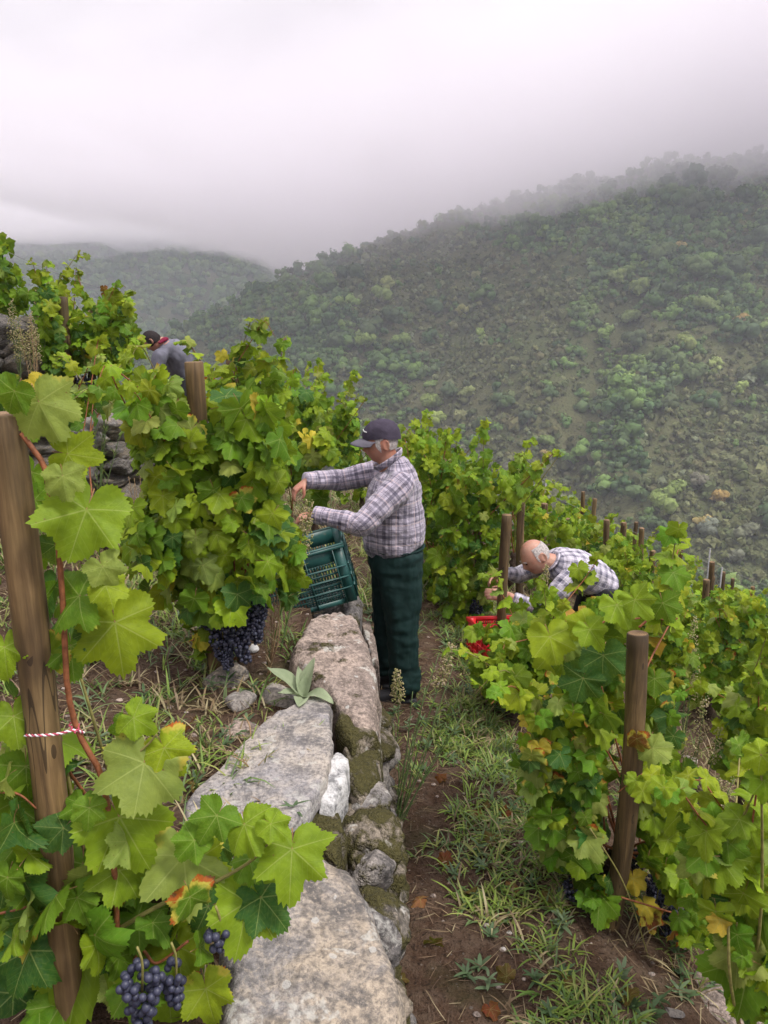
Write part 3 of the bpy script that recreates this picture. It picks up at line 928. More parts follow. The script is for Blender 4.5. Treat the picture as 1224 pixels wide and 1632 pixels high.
# ------------------------------------------------------------------ stakes
def stake_mesh(h, r, seed, lean=(0, 0), mat='stake'):
    rng = np.random.default_rng(seed)
    n = max(8, int(h / 0.05)); S = 18
    t = np.linspace(0, 1, n)
    bow = rng.normal(0, 0.011, 2)
    pts = np.stack([lean[0] * h * t + bow[0] * np.sin(t * 3.1), lean[1] * h * t + bow[1] * np.sin(t * 3.1), h * t], -1)
    V, F = tube(pts, r, S, cap=False)
    a = np.tile(np.arange(S), n) * 2 * np.pi / S
    zz = np.repeat(t * h, S)
    ax = np.repeat(pts, S, 0)
    d = (V - ax); rr = 1 + 0.035 * np.sin(a * 2 + rng.uniform(0, 6)) + 0.02 * np.sin(a * 3 + zz * 2) + 0.05 * vnoise(a * 2.5, zz * 5, seed) + 0.03 * vnoise(a * 6, zz * 1.2, seed + 4) * np.minimum(1, 1)
    V = ax + d * rr[:, None]
    for _ in range(3):     # knots
        ka, kz = rng.uniform(0, 6.28), rng.uniform(0.15, 0.9) * h
        da = np.angle(np.exp(1j * (a - ka)))
        g = np.exp(-(da / 0.35) ** 2 - ((zz - kz) / 0.03) ** 2)
        V = V + (V - ax) * (0.16 * g)[:, None]
    e = (n - 1) * S
    top = V[e:].copy()
    c = pts[-1]
    ring = c + (top - c) * 0.90 + np.array([0, 0, 0.004])
    V = np.vstack([V, ring, c + np.array([0, 0, 0.0035])])
    F = F.tolist()
    b = e + S
    for k in range(S):
        F.append((e + k, e + (k + 1) % S, b + (k + 1) % S, b + k))
    fm = [0] * len(F)
    for k in range(S):
        F.append((b + k, b + (k + 1) % S, b + S)); fm.append(1)
    return mesh_np('stake', V, F, [M[mat], M['stake_cut']], True, fm)

_sk = [0]
LEAFK = 0.65
def stake(label, px, py, Y, r=0.035, bx=None, base=None, extra=0.12, mat='stake'):
    """top seen at px, py on depth Y; bx: image x of the foot, for the lean"""
    top = at(px, py, Y)
    x, y = top[0], top[1]
    for _ in range(3):
        g = Hs(x, y)
        if bx is not None:
            q = at_plane(bx, 1000, g)
            foot = at(bx, proj(np.array([x, y, g]))[1], Y)
            x = foot[0]
    g = Hs(x, y) - extra
    h = top[2] - g
    _sk[0] += 1
    o = obj('stake', stake_mesh(h, r, _sk[0], ((top[0] - x) / h, (top[1] - y) / h), mat), None, (x, y, g))
    return tag(o, label, 'stake', 'wooden stakes that hold the vines')

# ------------------------------------------------------------------ vines
def cane_obj(parent, origin, pts, r0, r1, mat='cane', n=14, name='cane'):
    c = spline(pts, n)
    V, F = tube(c - origin, np.linspace(r0, r1, n), 6)
    return obj(name, mesh_np(name, V, F, [M[mat]]), parent)

def vine(label, x, y, zones, mix, seed, singles=260, lod='MD', canes=6, grapes=(), turned=0.05, trunk_h=0.38, trunk_r=0.028, height=1.15, spread=0.3, group='vines on the terraces', face=0.0, avoid=(), shoots=5):
    """zones: list of (image polygon, depth, half thickness, leaf count, (smallest, largest leaf));
       the polygon is where the crown stands as seen across that depth, the thickness spreads it round its stake"""
    rng = np.random.default_rng(seed)
    g = Hs(x, y)
    origin = np.array([x, y, g])
    root = thing('vine', label, 'grapevine', tuple(origin), group)
    # trunk
    tp = np.array([[x, y, g - 0.08], [x + rng.normal(0, .02), y + rng.normal(0, .02), g + trunk_h * 0.5], [x + rng.normal(0, .035), y + rng.normal(0, .03), g + trunk_h]])
    c = spline(tp, 12)
    V, F = tube(c - origin, np.linspace(trunk_r * 1.25, trunk_r, 12) * (1 + 0.22 * rng.normal(0, 1, 12)), 10)
    V = V + rng.normal(0, trunk_r * 0.10, V.shape)
    obj('trunk', mesh_np('trunk', V, F, [M['vine_bark']]), root)
    head = tp[-1]
    leaves = []
    for (poly, Y, half, n, (s0, s1)) in zones:
        poly = np.asarray(poly, float)
        x0, y0 = poly.min(0); x1, y1 = poly.max(0)
        cnt = 0; n = int(n * 1.45)
        cx = poly[:, 0].mean()
        while cnt < n:
            u, v = rng.uniform(x0, x1), rng.uniform(y0, y1)
            if not inpoly(np.array([u]), np.array([v]), poly)[0]: continue
            k = rng.uniform(-1, 1)
            dy = half * np.sign(k) * abs(k) ** 0.6 - 0.15 * half
            P = at(u, v, Y + dy)
            if P[2] < Hs(P[0], P[1]) + 0.06: P[2] = Hs(P[0], P[1]) + 0.06
            if dy < 0.6 * half and any(inpoly(np.array([u]), np.array([v]), q)[0] for q in avoid): cnt += 0.5; continue
            axis = at(cx, v, Y)
            out = P - axis; out[2] = 0
            ln = np.linalg.norm(out)
            out = out / ln if ln > 0.03 else np.array([rng.normal(), rng.normal(), 0])
            nrm = out * 0.75 + np.array([0, 0, 0.55]) + rng.normal(0, 0.52, 3) + face * np.array([0, -0.5, 0.1])
            tip = np.array([0, 0, -0.9]) + out * 0.45 + rng.normal(0, 0.45, 3)
            s = LEAFK * rng.uniform(s0, s1) * (0.6 + 0.5 * rng.uniform())
            tone, tn = pick_tone(rng, mix)
            if dy > 0.3 * half: tone = tone * 0.95
            al = 0.0 if rng.uniform() > turned else rng.uniform(0.15, 0.60)
            R = basis(tip, nrm)
            leaves.append((P - R[:, 1] * s * 0.35, R, s, tone, al, dy))
            cnt += 1
    LP0 = np.array([l[0] for l in leaves])
    zt = np.quantile(LP0[:, 2], 0.72)
    tops = LP0[LP0[:, 2] > zt]
    mid = LP0.mean(0)
    for _ in range(shoots):          # young shoots that stray out of the crown, leaves alternating along them
        s0 = tops[rng.integers(len(tops))]
        d = (s0 - mid) * np.array([1.2, 1.0, 0.4]) ; d /= np.linalg.norm(d) + 1e-6
        d = d * 0.55 + np.array([rng.normal(0, .35), rng.normal(0, .3), rng.uniform(0.3, 1.0)]); d /= np.linalg.norm(d)
        L = rng.uniform(0.16, 0.40)
        end = s0 + d * L; droop = s0 + d * L * 1.25 + np.array([d[0] * .06, d[1] * .06, -0.10 * rng.uniform(0, 1.5)])
        c = spline([s0 - d * 0.08, s0 + d * L * 0.5, end, droop], 12)
        Vc, Fc = tube(c - origin, np.linspace(0.0034, 0.0014, 12), 5)
        obj('shoot', mesh_np('shoot', Vc, Fc, [M['cane' if rng.uniform() < .5 else 'cane_green']]), root)
        nl = int(L / 0.042) + 2
        for q in range(nl):
            t = (q + 0.6) / nl
            P = c[min(11, int(t * 11))]
            a = rng.uniform(0, 6.283)
            sd = np.array([math.cos(a), math.sin(a), 0.1])
            R = basis(sd * 0.8 + np.array([0, 0, -0.5]), np.array([0, -0.35, 0.7]) + sd * 0.4 + rng.normal(0, .35, 3))
            s = 0.085 * (1.05 - 0.6 * t) * rng.uniform(0.8, 1.15)
            tone, _tn = pick_tone(rng, dict(b=3, l=4, m=2, p=1))
            pu, pv = proj(P)
            if any(inpoly(np.array([pu]), np.array([pv]), q_)[0] for q_ in avoid): continue
            leaves.append((P + sd * 0.02, R, s, tone, 0.0, -9.0))
    order = np.argsort([l[5] for l in leaves])          # the ones towards the viewer's side first
    meshes = {'HD': LEAF_HD, 'MD': LEAF_MD, 'LD': LEAF_LD}[lod]
    ind = [leaves[i] for i in order[:singles]]
    rest = [leaves[i][:5] for i in order[singles:]]
    for (P, R, s, tone, al, _) in ind:
        put_leaf(root, origin, P, R, s, tone, al, meshes, rng)
    if rest:
        mass_leaves('foliage', root, origin, rest, RAW_LD if lod == 'LD' else RAW_MD, rng)
    # canes rise from the head through the crown
    LP = np.array([l[0] for l in leaves])
    for k in range(canes):
        far = LP[rng.integers(len(LP))]
        t2 = np.array([head[0] * 0.55 + far[0] * 0.45, head[1] * 0.55 + far[1] * 0.45, max(head[2], far[2] * 0.5 + head[2] * 0.5)])
        hi = LP[np.argsort(-LP[:, 2])[rng.integers(max(1, len(LP) // 8))]]
        end = hi if rng.uniform() < 0.6 else far
        cane_obj(root, origin, [head - np.array([0, 0, 0.03]), t2 + rng.normal(0, 0.03, 3), end], 0.0065, 0.0028, 'cane' if rng.uniform() < 0.7 else 'cane_green', 12)
    for (gpx, gpy, gY, gs) in grapes:
        grape_bunch(root, origin, at(gpx, gpy, gY), gs, rng)
    return root, origin, rng

def hand_leaves(root, origin, rng, rows, Y, meshes, jit=0.04, turned=0.1):
    """single leaves by hand: image x, y of the blade's middle, length in px, direction of the tip (0 down, 90 towards the right), tone, turned, tilt"""
    cam = np.array([0, 0, CAM_Z])
    for row in rows:
        u, v, L, ang, tn = row[:5]
        al = row[5] if len(row) > 5 else 0.0
        yo = row[6] if len(row) > 6 else 0.0
        P = at(u, v, Y + yo + rng.uniform(-jit, jit))
        to = cam - P; dist = np.linalg.norm(to); to /= dist
        s = L * dist / FPX / 1.85
        right = np.array([1.0, 0, 0]); up = np.cross(right, to) * -1
        up = np.cross(to, right)
        tip = -math.cos(rad(ang)) * up + math.sin(rad(ang)) * right
        nrm = to + np.array([0, 0, 0.25]) + rng.normal(0, 0.24, 3)
        c = np.array(dict(b=BRIGHT, m=MID, d=DARK, p=PALE, l=LIME, y=YELLOW, o=ORANGE, r=RED, n=BROWN)[tn]) * rng.uniform(0.9, 1.12)
        R = basis(tip - 0.25 * to, nrm)
        put_leaf(root, origin, P - R[:, 1] * s * 0.33, R, s, c, al, meshes, rng)
# ------------------------------------------------------------------ the vines, one by one
# nearest vine on the upper terrace, at the picture's left
stake('thick weathered stake nearest the camera with a pink and white string round it', 8, 662, 1.42, 0.035, 112, mat='stake_tan')
r1, o1, g1 = vine('near vine with large veined leaves tied to the thick stake with string', -0.52, 1.52,
    [([(0, 1060), (60, 1100), (110, 1300), (200, 1420), (250, 1632), (0, 1632)], 1.60, 0.12, 40, (0.10, 0.15)), ([(0, 1215), (60, 1240), (100, 1280), (190, 1320), (300, 1400), (330, 1500), (300, 1632), (0, 1632)], 1.45, 0.10, 46, (0.09, 0.14)),
     ([(0, 620), (60, 640), (150, 1000), (120, 1040), (60, 1000), (30, 800)], 1.66, 0.08, 10, (0.08, 0.12))],
    dict(b=26, m=40, d=24, p=4), 21, 300, 'HD', 3, turned=0.08, group='vines on the upper terrace', shoots=0)
hand_leaves(r1, o1, g1, [
    (72, 662, 118, 25, 'p', 0.20), (18, 636, 72, -20, 'm'), (126, 726, 88, 80, 'l'), (102, 772, 72, 10, 'p'), (128, 838, 150, -15, 'b'), (170, 914, 66, 30, 'p'),
    (106, 952, 112, -80, 'm'), (182, 938, 74, 70, 'l'), (188, 1020, 150, 12, 'l', 0.12), (62, 1046, 84, -70, 'b', 0.42), (114, 1046, 92, 10, 'm'), (152, 1014, 62, 40, 'd'),
    (8, 1046, 76, 10, 'b'), (24, 1158, 84, 15, 'b'), (42, 1240, 88, 10, 'm'), (18, 1296, 84, -20, 'm'), (36, 1360, 96, 20, 'm', 0.3), (60, 1424, 84, 15, 'm'),
    (224, 1150, 66, 60, 'b'), (224, 1246, 150, -5, 'p', 0.30), (270, 1206, 84, 35, 'l', 0.35), (206, 1330, 158, 35, 'b', 0.2), (130, 1402, 112, 5, 'm'), (186, 1408, 96, -10, 'b', 0.15),
    (296, 1396, 150, 10, 'p', 0.32), (322, 1388, 118, 75, 'l'), (336, 1314, 80, -30, 'm'), (394, 1330, 90, 30, 'b'), (464, 1380, 130, 0, 'b'), (390, 1464, 124, -10, 'b'),
    (430, 1446, 104, 40, 'd'), (236, 1470, 92, 60, 'm'), (128, 1548, 176, -5, 'b'), (62, 1470, 104, -40, 'd'), (36, 1540, 100, -10, 'd'), (286, 1532, 108, 15, 'l', 0.38), (332, 1596, 84, 20, 'l', 0.35),
    (270, 1602, 84, 10, 'b', 0.3), (188, 1584, 62, 0, 'p', 0.1), (100, 1624, 90, 20, 'm'), (20, 1610, 100, 10, 'd'), (440, 1320, 60, 50, 'b'), (400, 1380, 70, 20, 'm'), (300, 1350, 66, -40, 'm')],
    1.40, LEAF_HD)
hand_leaves(r1, o1, g1, [(58, 628, 60, -40, 'y', 0.2, 0.05), (200, 1170, 60, -20, 'm', 0, 0.1), (88, 880, 60, 0, 'd', 0, 0.1), (10, 1400, 90, 0, 'd', 0, 0.12), (350, 1360, 70, 20, 'd', 0, 0.1), (240, 1420, 90, 0, 'd', 0, 0.12)], 1.42, LEAF_HD)
def cane_px(root, origin, pts, r0, r1, mat='cane', Y=1.40):
    cane_obj(root, origin, [at(p[0], p[1], Y + (p[2] if len(p) > 2 else 0)) for p in pts], r0, r1, mat, 26)
cane_px(r1, o1, [(34, 690), (52, 715), (70, 742), (78, 780), (92, 860), (100, 960), (104, 1040), (108, 1100), (122, 1160), (145, 1205), (163, 1240), (178, 1330), (184, 1420), (188, 1500), (200, 1600, 0.05)], 0.0050, 0.0066)
cane_px(r1, o1, [(163, 1240), (200, 1215), (232, 1190), (250, 1170)], 0.0034, 0.0020, 'cane_green')
cane_px(r1, o1, [(190, 1480), (260, 1440), (330, 1412), (400, 1372), (440, 1330)], 0.0052, 0.0026, 'cane_green')
cane_px(r1, o1, [(200, 1560), (225, 1515), (250, 1535), (300, 1500)], 0.004, 0.003)
cane_px(r1, o1, [(0, 1262), (30, 1266), (60, 1290)], 0.003, 0.002)
cane_px(r1, o1, [(0, 1456), (40, 1446), (72, 1430)], 0.003, 0.002)
# nearest bunches: berries large enough to pick apart
BERRY = mesh_np('grape', ICO3[0] * np.array([1, 1, 1.05]), ICO3[1], [M['grape']])
def near_bunch(px, py, Y, n, L, W, seed):
    rng = np.random.default_rng(seed)
    P = at(px, py, Y)
    b = obj('grape_bunch', STALK, r1, tuple(P - o1))
    for q in bunch_points(rng, n, L, W, 0.0088):
        k = obj('grape', BERRY, b, tuple(q)); s = 0.0088 * rng.uniform(0.9, 1.12); k.scale = (s, s, s)
near_bunch(346, 1482, 1.36, 14, 0.05, 0.030, 1)
near_bunch(222, 1548, 1.30, 60, 0.14, 0.055, 2)
near_bunch(276, 1540, 1.34, 20, 0.10, 0.030, 3)
# string tying the cane to the stake
def twist(pts, r, turns, phase):
    c = spline(pts, 40)
    T = np.gradient(c, axis=0); T /= np.linalg.norm(T, axis=1)[:, None]
    A = np.cross(T, np.array([0, 0, 1.0])); A /= np.linalg.norm(A, axis=1)[:, None]; B = np.cross(T, A)
    a = np.linspace(0, turns * 6.283, 40) + phase
    return tube(c + r * (np.cos(a)[:, None] * A + np.sin(a)[:, None] * B), r, 6)
M['string_white'] = simple('string_white', (0.75, 0.70, 0.70), 0.8)
M['string_pink'] = simple('string_pink', (0.42, 0.07, 0.11), 0.8)
sp = [at(40, 1172, 1.39), at(62, 1172, 1.365), at(90, 1170, 1.368), at(118, 1164, 1.385), at(134, 1168, 1.40)]
so = thing('tie_string', 'pink and white twisted string tying a red cane to the nearest stake', 'string', tuple(sp[0]))
for nm, mt, ph in (('white_strand', 'string_white', 0.0), ('pink_strand', 'string_pink', math.pi)):
    V, F = twist(np.array(sp) - sp[0], 0.0017, 9, ph)
    obj(nm, mesh_np(nm, V, F, [M[mt]]), so)
V, F = twist(np.array([at(118, 1164, 1.385), at(112, 1156, 1.40), at(118, 1150, 1.42), at(126, 1158, 1.40), at(120, 1168, 1.38)]) - sp[0], 0.0018, 5, 1)
obj('knot', mesh_np('knot', V, F, [M['string_pink']]), so)

# the full vine in the middle of the upper terrace
stake('sawn stake rising through the full vine in front of the picker with the crate', 309, 578, 3.16, 0.036, 345)
vine('full leafy vine with big dark bunches below it, reached by the standing picker', -0.60, 3.16,
    [([(185, 655), (205, 612), (240, 596), (300, 640), (345, 640), (420, 625), (452, 690), (478, 720), (466, 752), (442, 800), (455, 840), (450, 880), (448, 955), (425, 960), (380, 985), (300, 985), (285, 950), (240, 965), (205, 900), (190, 850), (235, 770), (205, 715)], 3.15, 0.24, 330, (0.11, 0.165)),
     ([(290, 985), (345, 1000), (330, 1060), (300, 1050)], 3.10, 0.05, 7, (0.09, 0.13)),
     ([(440, 850), (475, 840), (480, 940), (450, 965)], 3.25, 0.10, 22, (0.09, 0.13)),
     ([(480, 700), (525, 690), (540, 735), (500, 745)], 4.75, 0.15, 40, (0.10, 0.15)), ([(490, 790), (520, 778), (522, 812), (498, 815)], 4.70, 0.08, 9, (0.10, 0.14))],
    SUNNY, 22, 300, 'MD', 9, [(340, 968, 3.05, 1.1), (366, 985, 3.02, 1.15), (352, 1000, 2.98, 1.1), (385, 962, 3.08, 1.05), (405, 955, 3.10, 1.0), (325, 965, 3.08, 0.9), (375, 935, 3.1, 1.0), (418, 945, 3.16, 0.8), (392, 985, 3.08, 0.8), (350, 1030, 2.98, 0.62)],
    0.035, 0.42, 0.024, group='vines on the upper terrace', face=0.5, avoid=[[(285, 540), (345, 540), (345, 690), (300, 690)], [(230, 520), (305, 520), (305, 604), (230, 600)]])
# behind it, up the row
stake('slim stake in the vine tops behind the full vine, left of the hillside view', 376, 604, 5.6, 0.035)
stake('weathered stake end just showing above the far vine tops', 366, 570, 6.9, 0.035)
vine('tall bright vine behind the full vine, its top against the hillside', -1.20, 5.3,
    [([(330, 600), (345, 575), (390, 550), (425, 560), (455, 590), (452, 640), (470, 680), (440, 760), (340, 760)], 5.3, 0.30, 230, (0.09, 0.14))], SUNNY, 23, 150, 'MD', 6, group='vines on the upper terrace')
vine('vine between the tall bright vine and the standing picker', -0.80, 6.3,
    [([(430, 640), (480, 622), (515, 640), (525, 700), (500, 770), (440, 780)], 6.2, 0.35, 170, (0.09, 0.14))], GREEN, 24, 110, 'MD', 4, group='vines on the upper terrace')
vine('small vine standing just behind the cap of the standing picker', -0.75, 8.0,
    [([(515, 670), (545, 648), (570, 665), (575, 720), (545, 745), (510, 735)], 8.0, 0.35, 120, (0.09, 0.13))], LUSH, 25, 70, 'MD', 3, group='vines on the upper terrace')
vine('darker vine behind the row at the foot of the hillside view', -1.3, 8.8,
    [([(450, 640), (490, 622), (530, 640), (545, 690), (470, 700)], 8.8, 0.4, 110, (0.09, 0.13))], LUSH, 26, 60, 'MD', 3, group='vines on the upper terrace')
# terrace above
stake('leaning stake of the top terrace beside the stone wall, its upper half bare', 100, 474, 6.35, 0.036, 122)
stake('stake standing between two vine tops on the top terrace', 149, 486, 6.7, 0.036)
stake('short stake end hidden in the top terrace vine under the red leaf', 166, 492, 7.1, 0.034)
vine('slender vine climbing the leaning stake on the top terrace', -2.62, 6.35,
    [([(52, 470), (90, 460), (100, 500), (118, 560), (110, 600), (70, 590), (58, 530)], 6.35, 0.28, 130, (0.09, 0.14))], LUSH, 27, 90, 'MD', 4, group='vines on the top terrace', avoid=[[(88, 465), (112, 465), (128, 570), (104, 570)]])
v13, o13, g13 = vine('bushy yellowing vine on the top terrace with one bunch hanging low', -2.42, 6.5,
    [([(110, 500), (150, 510), (165, 470), (205, 480), (220, 540), (200, 590), (160, 600), (110, 590)], 6.5, 0.30, 200, (0.09, 0.14)),
     ([(180, 520), (225, 515), (228, 560), (205, 600)], 6.8, 0.2, 24, (0.08, 0.12))], dict(b=34, m=30, d=14, p=4, l=16, y=3), 28, 130, 'MD', 4,
    [(130, 598, 6.35, 1.15), (142, 605, 6.4, 1.0), (122, 606, 6.4, 1.0), (135, 618, 6.32, 1.0)], group='vines on the top terrace')
hand_leaves(v13, o13, g13, [(166, 462, 14, 0, 'r'), (168, 470, 12, 40, 'r')], 6.7, LEAF_MD)
cane_px(v13, o13, [(165, 520), (166, 490), (167, 462)], 0.004, 0.002, 'cane', 6.7)
vine('vine at the picture edge rising against the cloud above the other rows', -3.35, 6.6,
    [([(-30, 420), (0, 415), (25, 425), (45, 470), (40, 505), (0, 510), (-30, 510)], 6.6, 0.3, 120, (0.09, 0.14)),
     ([(-30, 395), (12, 385), (26, 396), (10, 408), (-30, 410)], 6.4, 0.15, 16, (0.08, 0.13))], LUSH, 29, 80, 'MD', 4, group='vines on the top terrace', shoots=0)
vine('low leafy shoots at the foot of the stone wall behind the nearest stake', -1.75, 4.6,
    [([(30, 640), (110, 625), (180, 600), (200, 650), (150, 680), (60, 690)], 4.9, 0.3, 36, (0.08, 0.12)), ([(40, 770), (90, 790), (70, 850), (45, 830)], 4.2, 0.1, 8, (0.07, 0.1))], GREEN, 30, 44, 'MD', 3, group='vines on the upper terrace', trunk_h=0.2)
# row along the lower path
stake('dark stake standing clear beside the bending picker', 808, 821, 5.2, 0.036, 801)
stake('stake just behind the one beside the bending picker', 831, 800, 6.5, 0.034, 829)
stake('dark stake showing through the tall vine behind the standing picker', 767, 775, 5.95, 0.038)
stake('stake end at the back of the path row, beside the hillside', 736, 741, 8.2, 0.034)
stake('stake end half hidden behind the vine at the back of the standing picker', 708, 731, 8.8, 0.034)
vine('vine directly behind the back of the standing picker', 0.42, 6.4,
    [([(655, 720), (690, 705), (730, 735), (745, 800), (735, 900), (740, 980), (700, 1000), (668, 960), (665, 840)], 6.4, 0.30, 230, (0.09, 0.145))], LUSH, 31, 170, 'MD', 5, group='vines along the lower path', face=0.3)
vine('tall vine with dark stake between the standing picker and the bending picker', 0.72, 5.75,
    [([(700, 800), (740, 750), (790, 745), (836, 765), (838, 800), (800, 830), (795, 920), (770, 990), (720, 1000), (690, 960), (695, 870)], 5.75, 0.26, 280, (0.09, 0.15))], LUSH, 32, 220, 'MD', 6, [(760, 955, 5.55, 1.0), (756, 965, 5.6, 0.9)], group='vines along the lower path', face=0.3)
vine('vine top beyond the dark stake, against the hillside', 1.25, 7.2,
    [([(800, 760), (825, 745), (842, 755), (838, 800), (805, 810)], 7.2, 0.3, 70, (0.09, 0.13))], LUSH, 33, 50, 'MD', 3, group='vines along the lower path')
v8, o8, g8 = vine('vine in front of the red crate, one shoot turned yellow and orange', 0.78, 4.25,
    [([(752, 1000), (800, 1000), (850, 985), (905, 1000), (900, 1060), (870, 1110), (830, 1125), (790, 1125), (755, 1080)], 4.25, 0.26, 170, (0.10, 0.15)),
     ([(822, 990), (832, 945), (862, 950), (900, 945), (940, 975), (900, 1000)], 4.9, 0.12, 14, (0.09, 0.13)), ([(905, 925), (930, 905), (945, 925), (925, 950)], 5.0, 0.06, 8, (0.09, 0.13)), ([(930, 965), (985, 950), (1010, 985), (950, 1005)], 5.0, 0.10, 34, (0.09, 0.13))], LUSH, 34, 190, 'MD', 5, [(845, 1092, 4.2, 0.8)], 0.08, 0.3, group='vines along the lower path', face=0.4, avoid=[[(768, 992), (815, 992), (815, 1014), (775, 1014)], [(752, 1014), (776, 1014), (776, 1046), (755, 1046)]])
hand_leaves(v8, o8, g8, [(832, 1110, 26, 0, 'y', 0.1), (846, 1122, 30, 30, 'y', 0.2), (868, 1128, 36, 20, 'o', 0.0), (884, 1134, 30, 40, 'o', 0.1), (858, 1142, 34, -20, 'l', 0.35), (842, 1152, 34, 0, 'y', 0.3), (874, 1154, 34, 10, 'y', 0.35), (888, 1050, 92, 10, 'l'), (836, 1180, 26, 0, 'o', 0.4)], 3.7, LEAF_MD, 0.06)
# the near vine of the lower terrace
stake('bare sawn stake of the near vine on the lower terrace, knotted and dark', 1016, 1010, 2.60, 0.037, 968)
v9, o9, g9 = vine('near vine on the lower terrace hanging round a bare stake, red tinted at its rim', 0.92, 2.66,
    [([(815, 1200), (850, 1150), (900, 1120), (960, 1110), (985, 1200), (960, 1330), (955, 1440), (920, 1400), (880, 1380), (850, 1340), (835, 1280)], 2.70, 0.17, 150, (0.09, 0.145)),
     ([(1010, 1180), (1075, 1180), (1095, 1250), (1090, 1380), (1095, 1450), (1040, 1400), (1010, 1330)], 2.72, 0.16, 84, (0.09, 0.145)),
     ([(870, 1000), (930, 985), (1000, 965), (1070, 955), (1085, 990), (1060, 1010), (1040, 1060), (1075, 1150), (1020, 1200), (960, 1150), (905, 1120), (890, 1060)], 2.98, 0.22, 120, (0.10, 0.16)),
     ([(920, 1410), (985, 1400), (1000, 1490), (950, 1500)], 2.58, 0.06, 14, (0.08, 0.12)),
     ([(1060, 1400), (1140, 1400), (1160, 1510), (1080, 1520)], 2.5, 0.10, 22, (0.08, 0.12))],
    TURN, 35, 300, 'MD', 9, [(915, 1405, 2.66, 0.9), (930, 1420, 2.68, 0.95), (948, 1440, 2.70, 0.95), (1026, 1355, 2.72, 0.8), (1040, 1400, 2.72, 0.9), (1060, 1440, 2.66, 0.9), (1050, 1420, 2.70, 0.8), (1000, 1475, 2.68, 0.7), (1090, 1455, 2.66, 0.7), (1030, 1440, 2.74, 0.8)],
    0.20, 0.3, 0.030, group='vines along the lower path', face=0.5, avoid=[[(985, 1000), (1045, 1000), (1030, 1170), (985, 1180)], [(955, 1200), (1010, 1200), (995, 1400), (950, 1400)]])
hand_leaves(v9, o9, g9, [(926, 1004, 66, -60, 'l'), (946, 1012, 60, 30, 'b'), (990, 975, 70, 20, 'b'), (1020, 965, 66, 40, 'b'), (960, 1060, 84, 0, 'd'), (925, 1095, 80, -20, 'd'), (1060, 972, 60, 20, 'm'), (880, 1030, 84, 10, 'l'),
    (1010, 1410, 44, 0, 'y', 0.2), (1032, 1450, 36, 10, 'y', 0.3), (1038, 1468, 40, 0, 'r', 0.6), (955, 1440, 70, -5, 'm'), (900, 1330, 60, 60, 'p'), (940, 1345, 66, 30, 'p'), (1022, 1190, 66, -40, 'p', 0.2), (1050, 1200, 60, 40, 'p', 0.15), (862, 1200, 44, 10, 'y', 0.45), (850, 1250, 40, -10, 'm', 0.55), (1015, 1185, 40, 0, 'r', 0.5)], 2.52, LEAF_HD, 0.04)
cane_px(v9, o9, [(940, 1320), (985, 1390), (1010, 1450), (1035, 1530)], 0.0035, 0.0025, 'cane_green', 2.5)
cane_px(v9, o9, [(990, 1430), (1040, 1445), (1085, 1460), (1130, 1485)], 0.0040, 0.0025, 'cane', 2.5)
cane_px(v9, o9, [(1018, 1000), (1040, 985), (1068, 990), (1080, 985)], 0.0045, 0.003, 'cane', 2.6)
cane_px(v9, o9, [(960, 1140), (950, 1110), (955, 1000), (1000, 988), (1020, 985)], 0.0045, 0.003, 'cane', 2.75)
# right corner and edge
v10, o10, g10 = vine('near vine filling the bottom corner with broad pale green leaves', 1.16, 1.98,
    [([(1085, 1330), (1140, 1300), (1224, 1305), (1260, 1400), (1260, 1632), (1190, 1632), (1150, 1480), (1110, 1420)], 2.0, 0.14, 80, (0.09, 0.15))], SUNNY, 36, 100, 'HD', 5, group='vines along the lower path', face=0.6, trunk_h=0.25)
hand_leaves(v10, o10, g10, [(1190, 1560, 140, -25, 'm'), (1142, 1382, 80, -10, 'b'), (1196, 1326, 74, 10, 'b'), (1200, 1430, 76, 10, 'l'), (1100, 1380, 60, -60, 'p', 0.2), (1216, 1470, 90, 0, 'm'), (1120, 1340, 60, -30, 'b'), (1170, 1350, 60, 50, 'm')], 1.85, LEAF_HD, 0.04)
vine('vine cut by the picture edge above the bottom corner, dark and dense', 2.05, 3.55,
    [([(1165, 1130), (1190, 1090), (1230, 1080), (1290, 1100), (1290, 1300), (1210, 1310), (1180, 1250)], 3.6, 0.24, 130, (0.10, 0.15))], LUSH, 37, 100, 'MD', 4, group='vines along the lower path', face=0.4)
vine('small shoots low among the weeds between the stake and the picture edge', 2.25, 4.3,
    [([(1140, 1140), (1175, 1130), (1190, 1200), (1160, 1260), (1140, 1210)], 4.3, 0.15, 30, (0.08, 0.12))], LUSH, 38, 30, 'MD', 2, group='vines along the lower path', trunk_h=0.2)
stake('pale stake behind the near vine with weeds at its side', 1078, 932, 6.2, 0.040, 1070)
stake('thin stake paired with the pale one behind the near vine', 1063, 1010, 5.9, 0.030)
vine('yellowish vine round the pale stake behind the near vine', 2.05, 5.0,
    [([(1010, 1000), (1060, 1000), (1100, 1030), (1115, 1080), (1090, 1110), (1060, 1100), (1030, 1080)], 4.9, 0.3, 120, (0.09, 0.13))], dict(b=30, m=25, d=8, p=8, l=18, y=4, o=1), 39, 80, 'MD', 4, group='vines of the lower rows')
vine('dense round vine beside the bare soil patch near the picture edge', 3.05, 5.9,
    [([(1110, 1030), (1150, 990), (1190, 960), (1224, 950), (1250, 1060), (1210, 1110), (1150, 1120), (1115, 1090)], 5.7, 0.35, 230, (0.09, 0.13))], GREEN, 40, 130, 'MD', 5, group='vines of the lower rows', face=0.4)
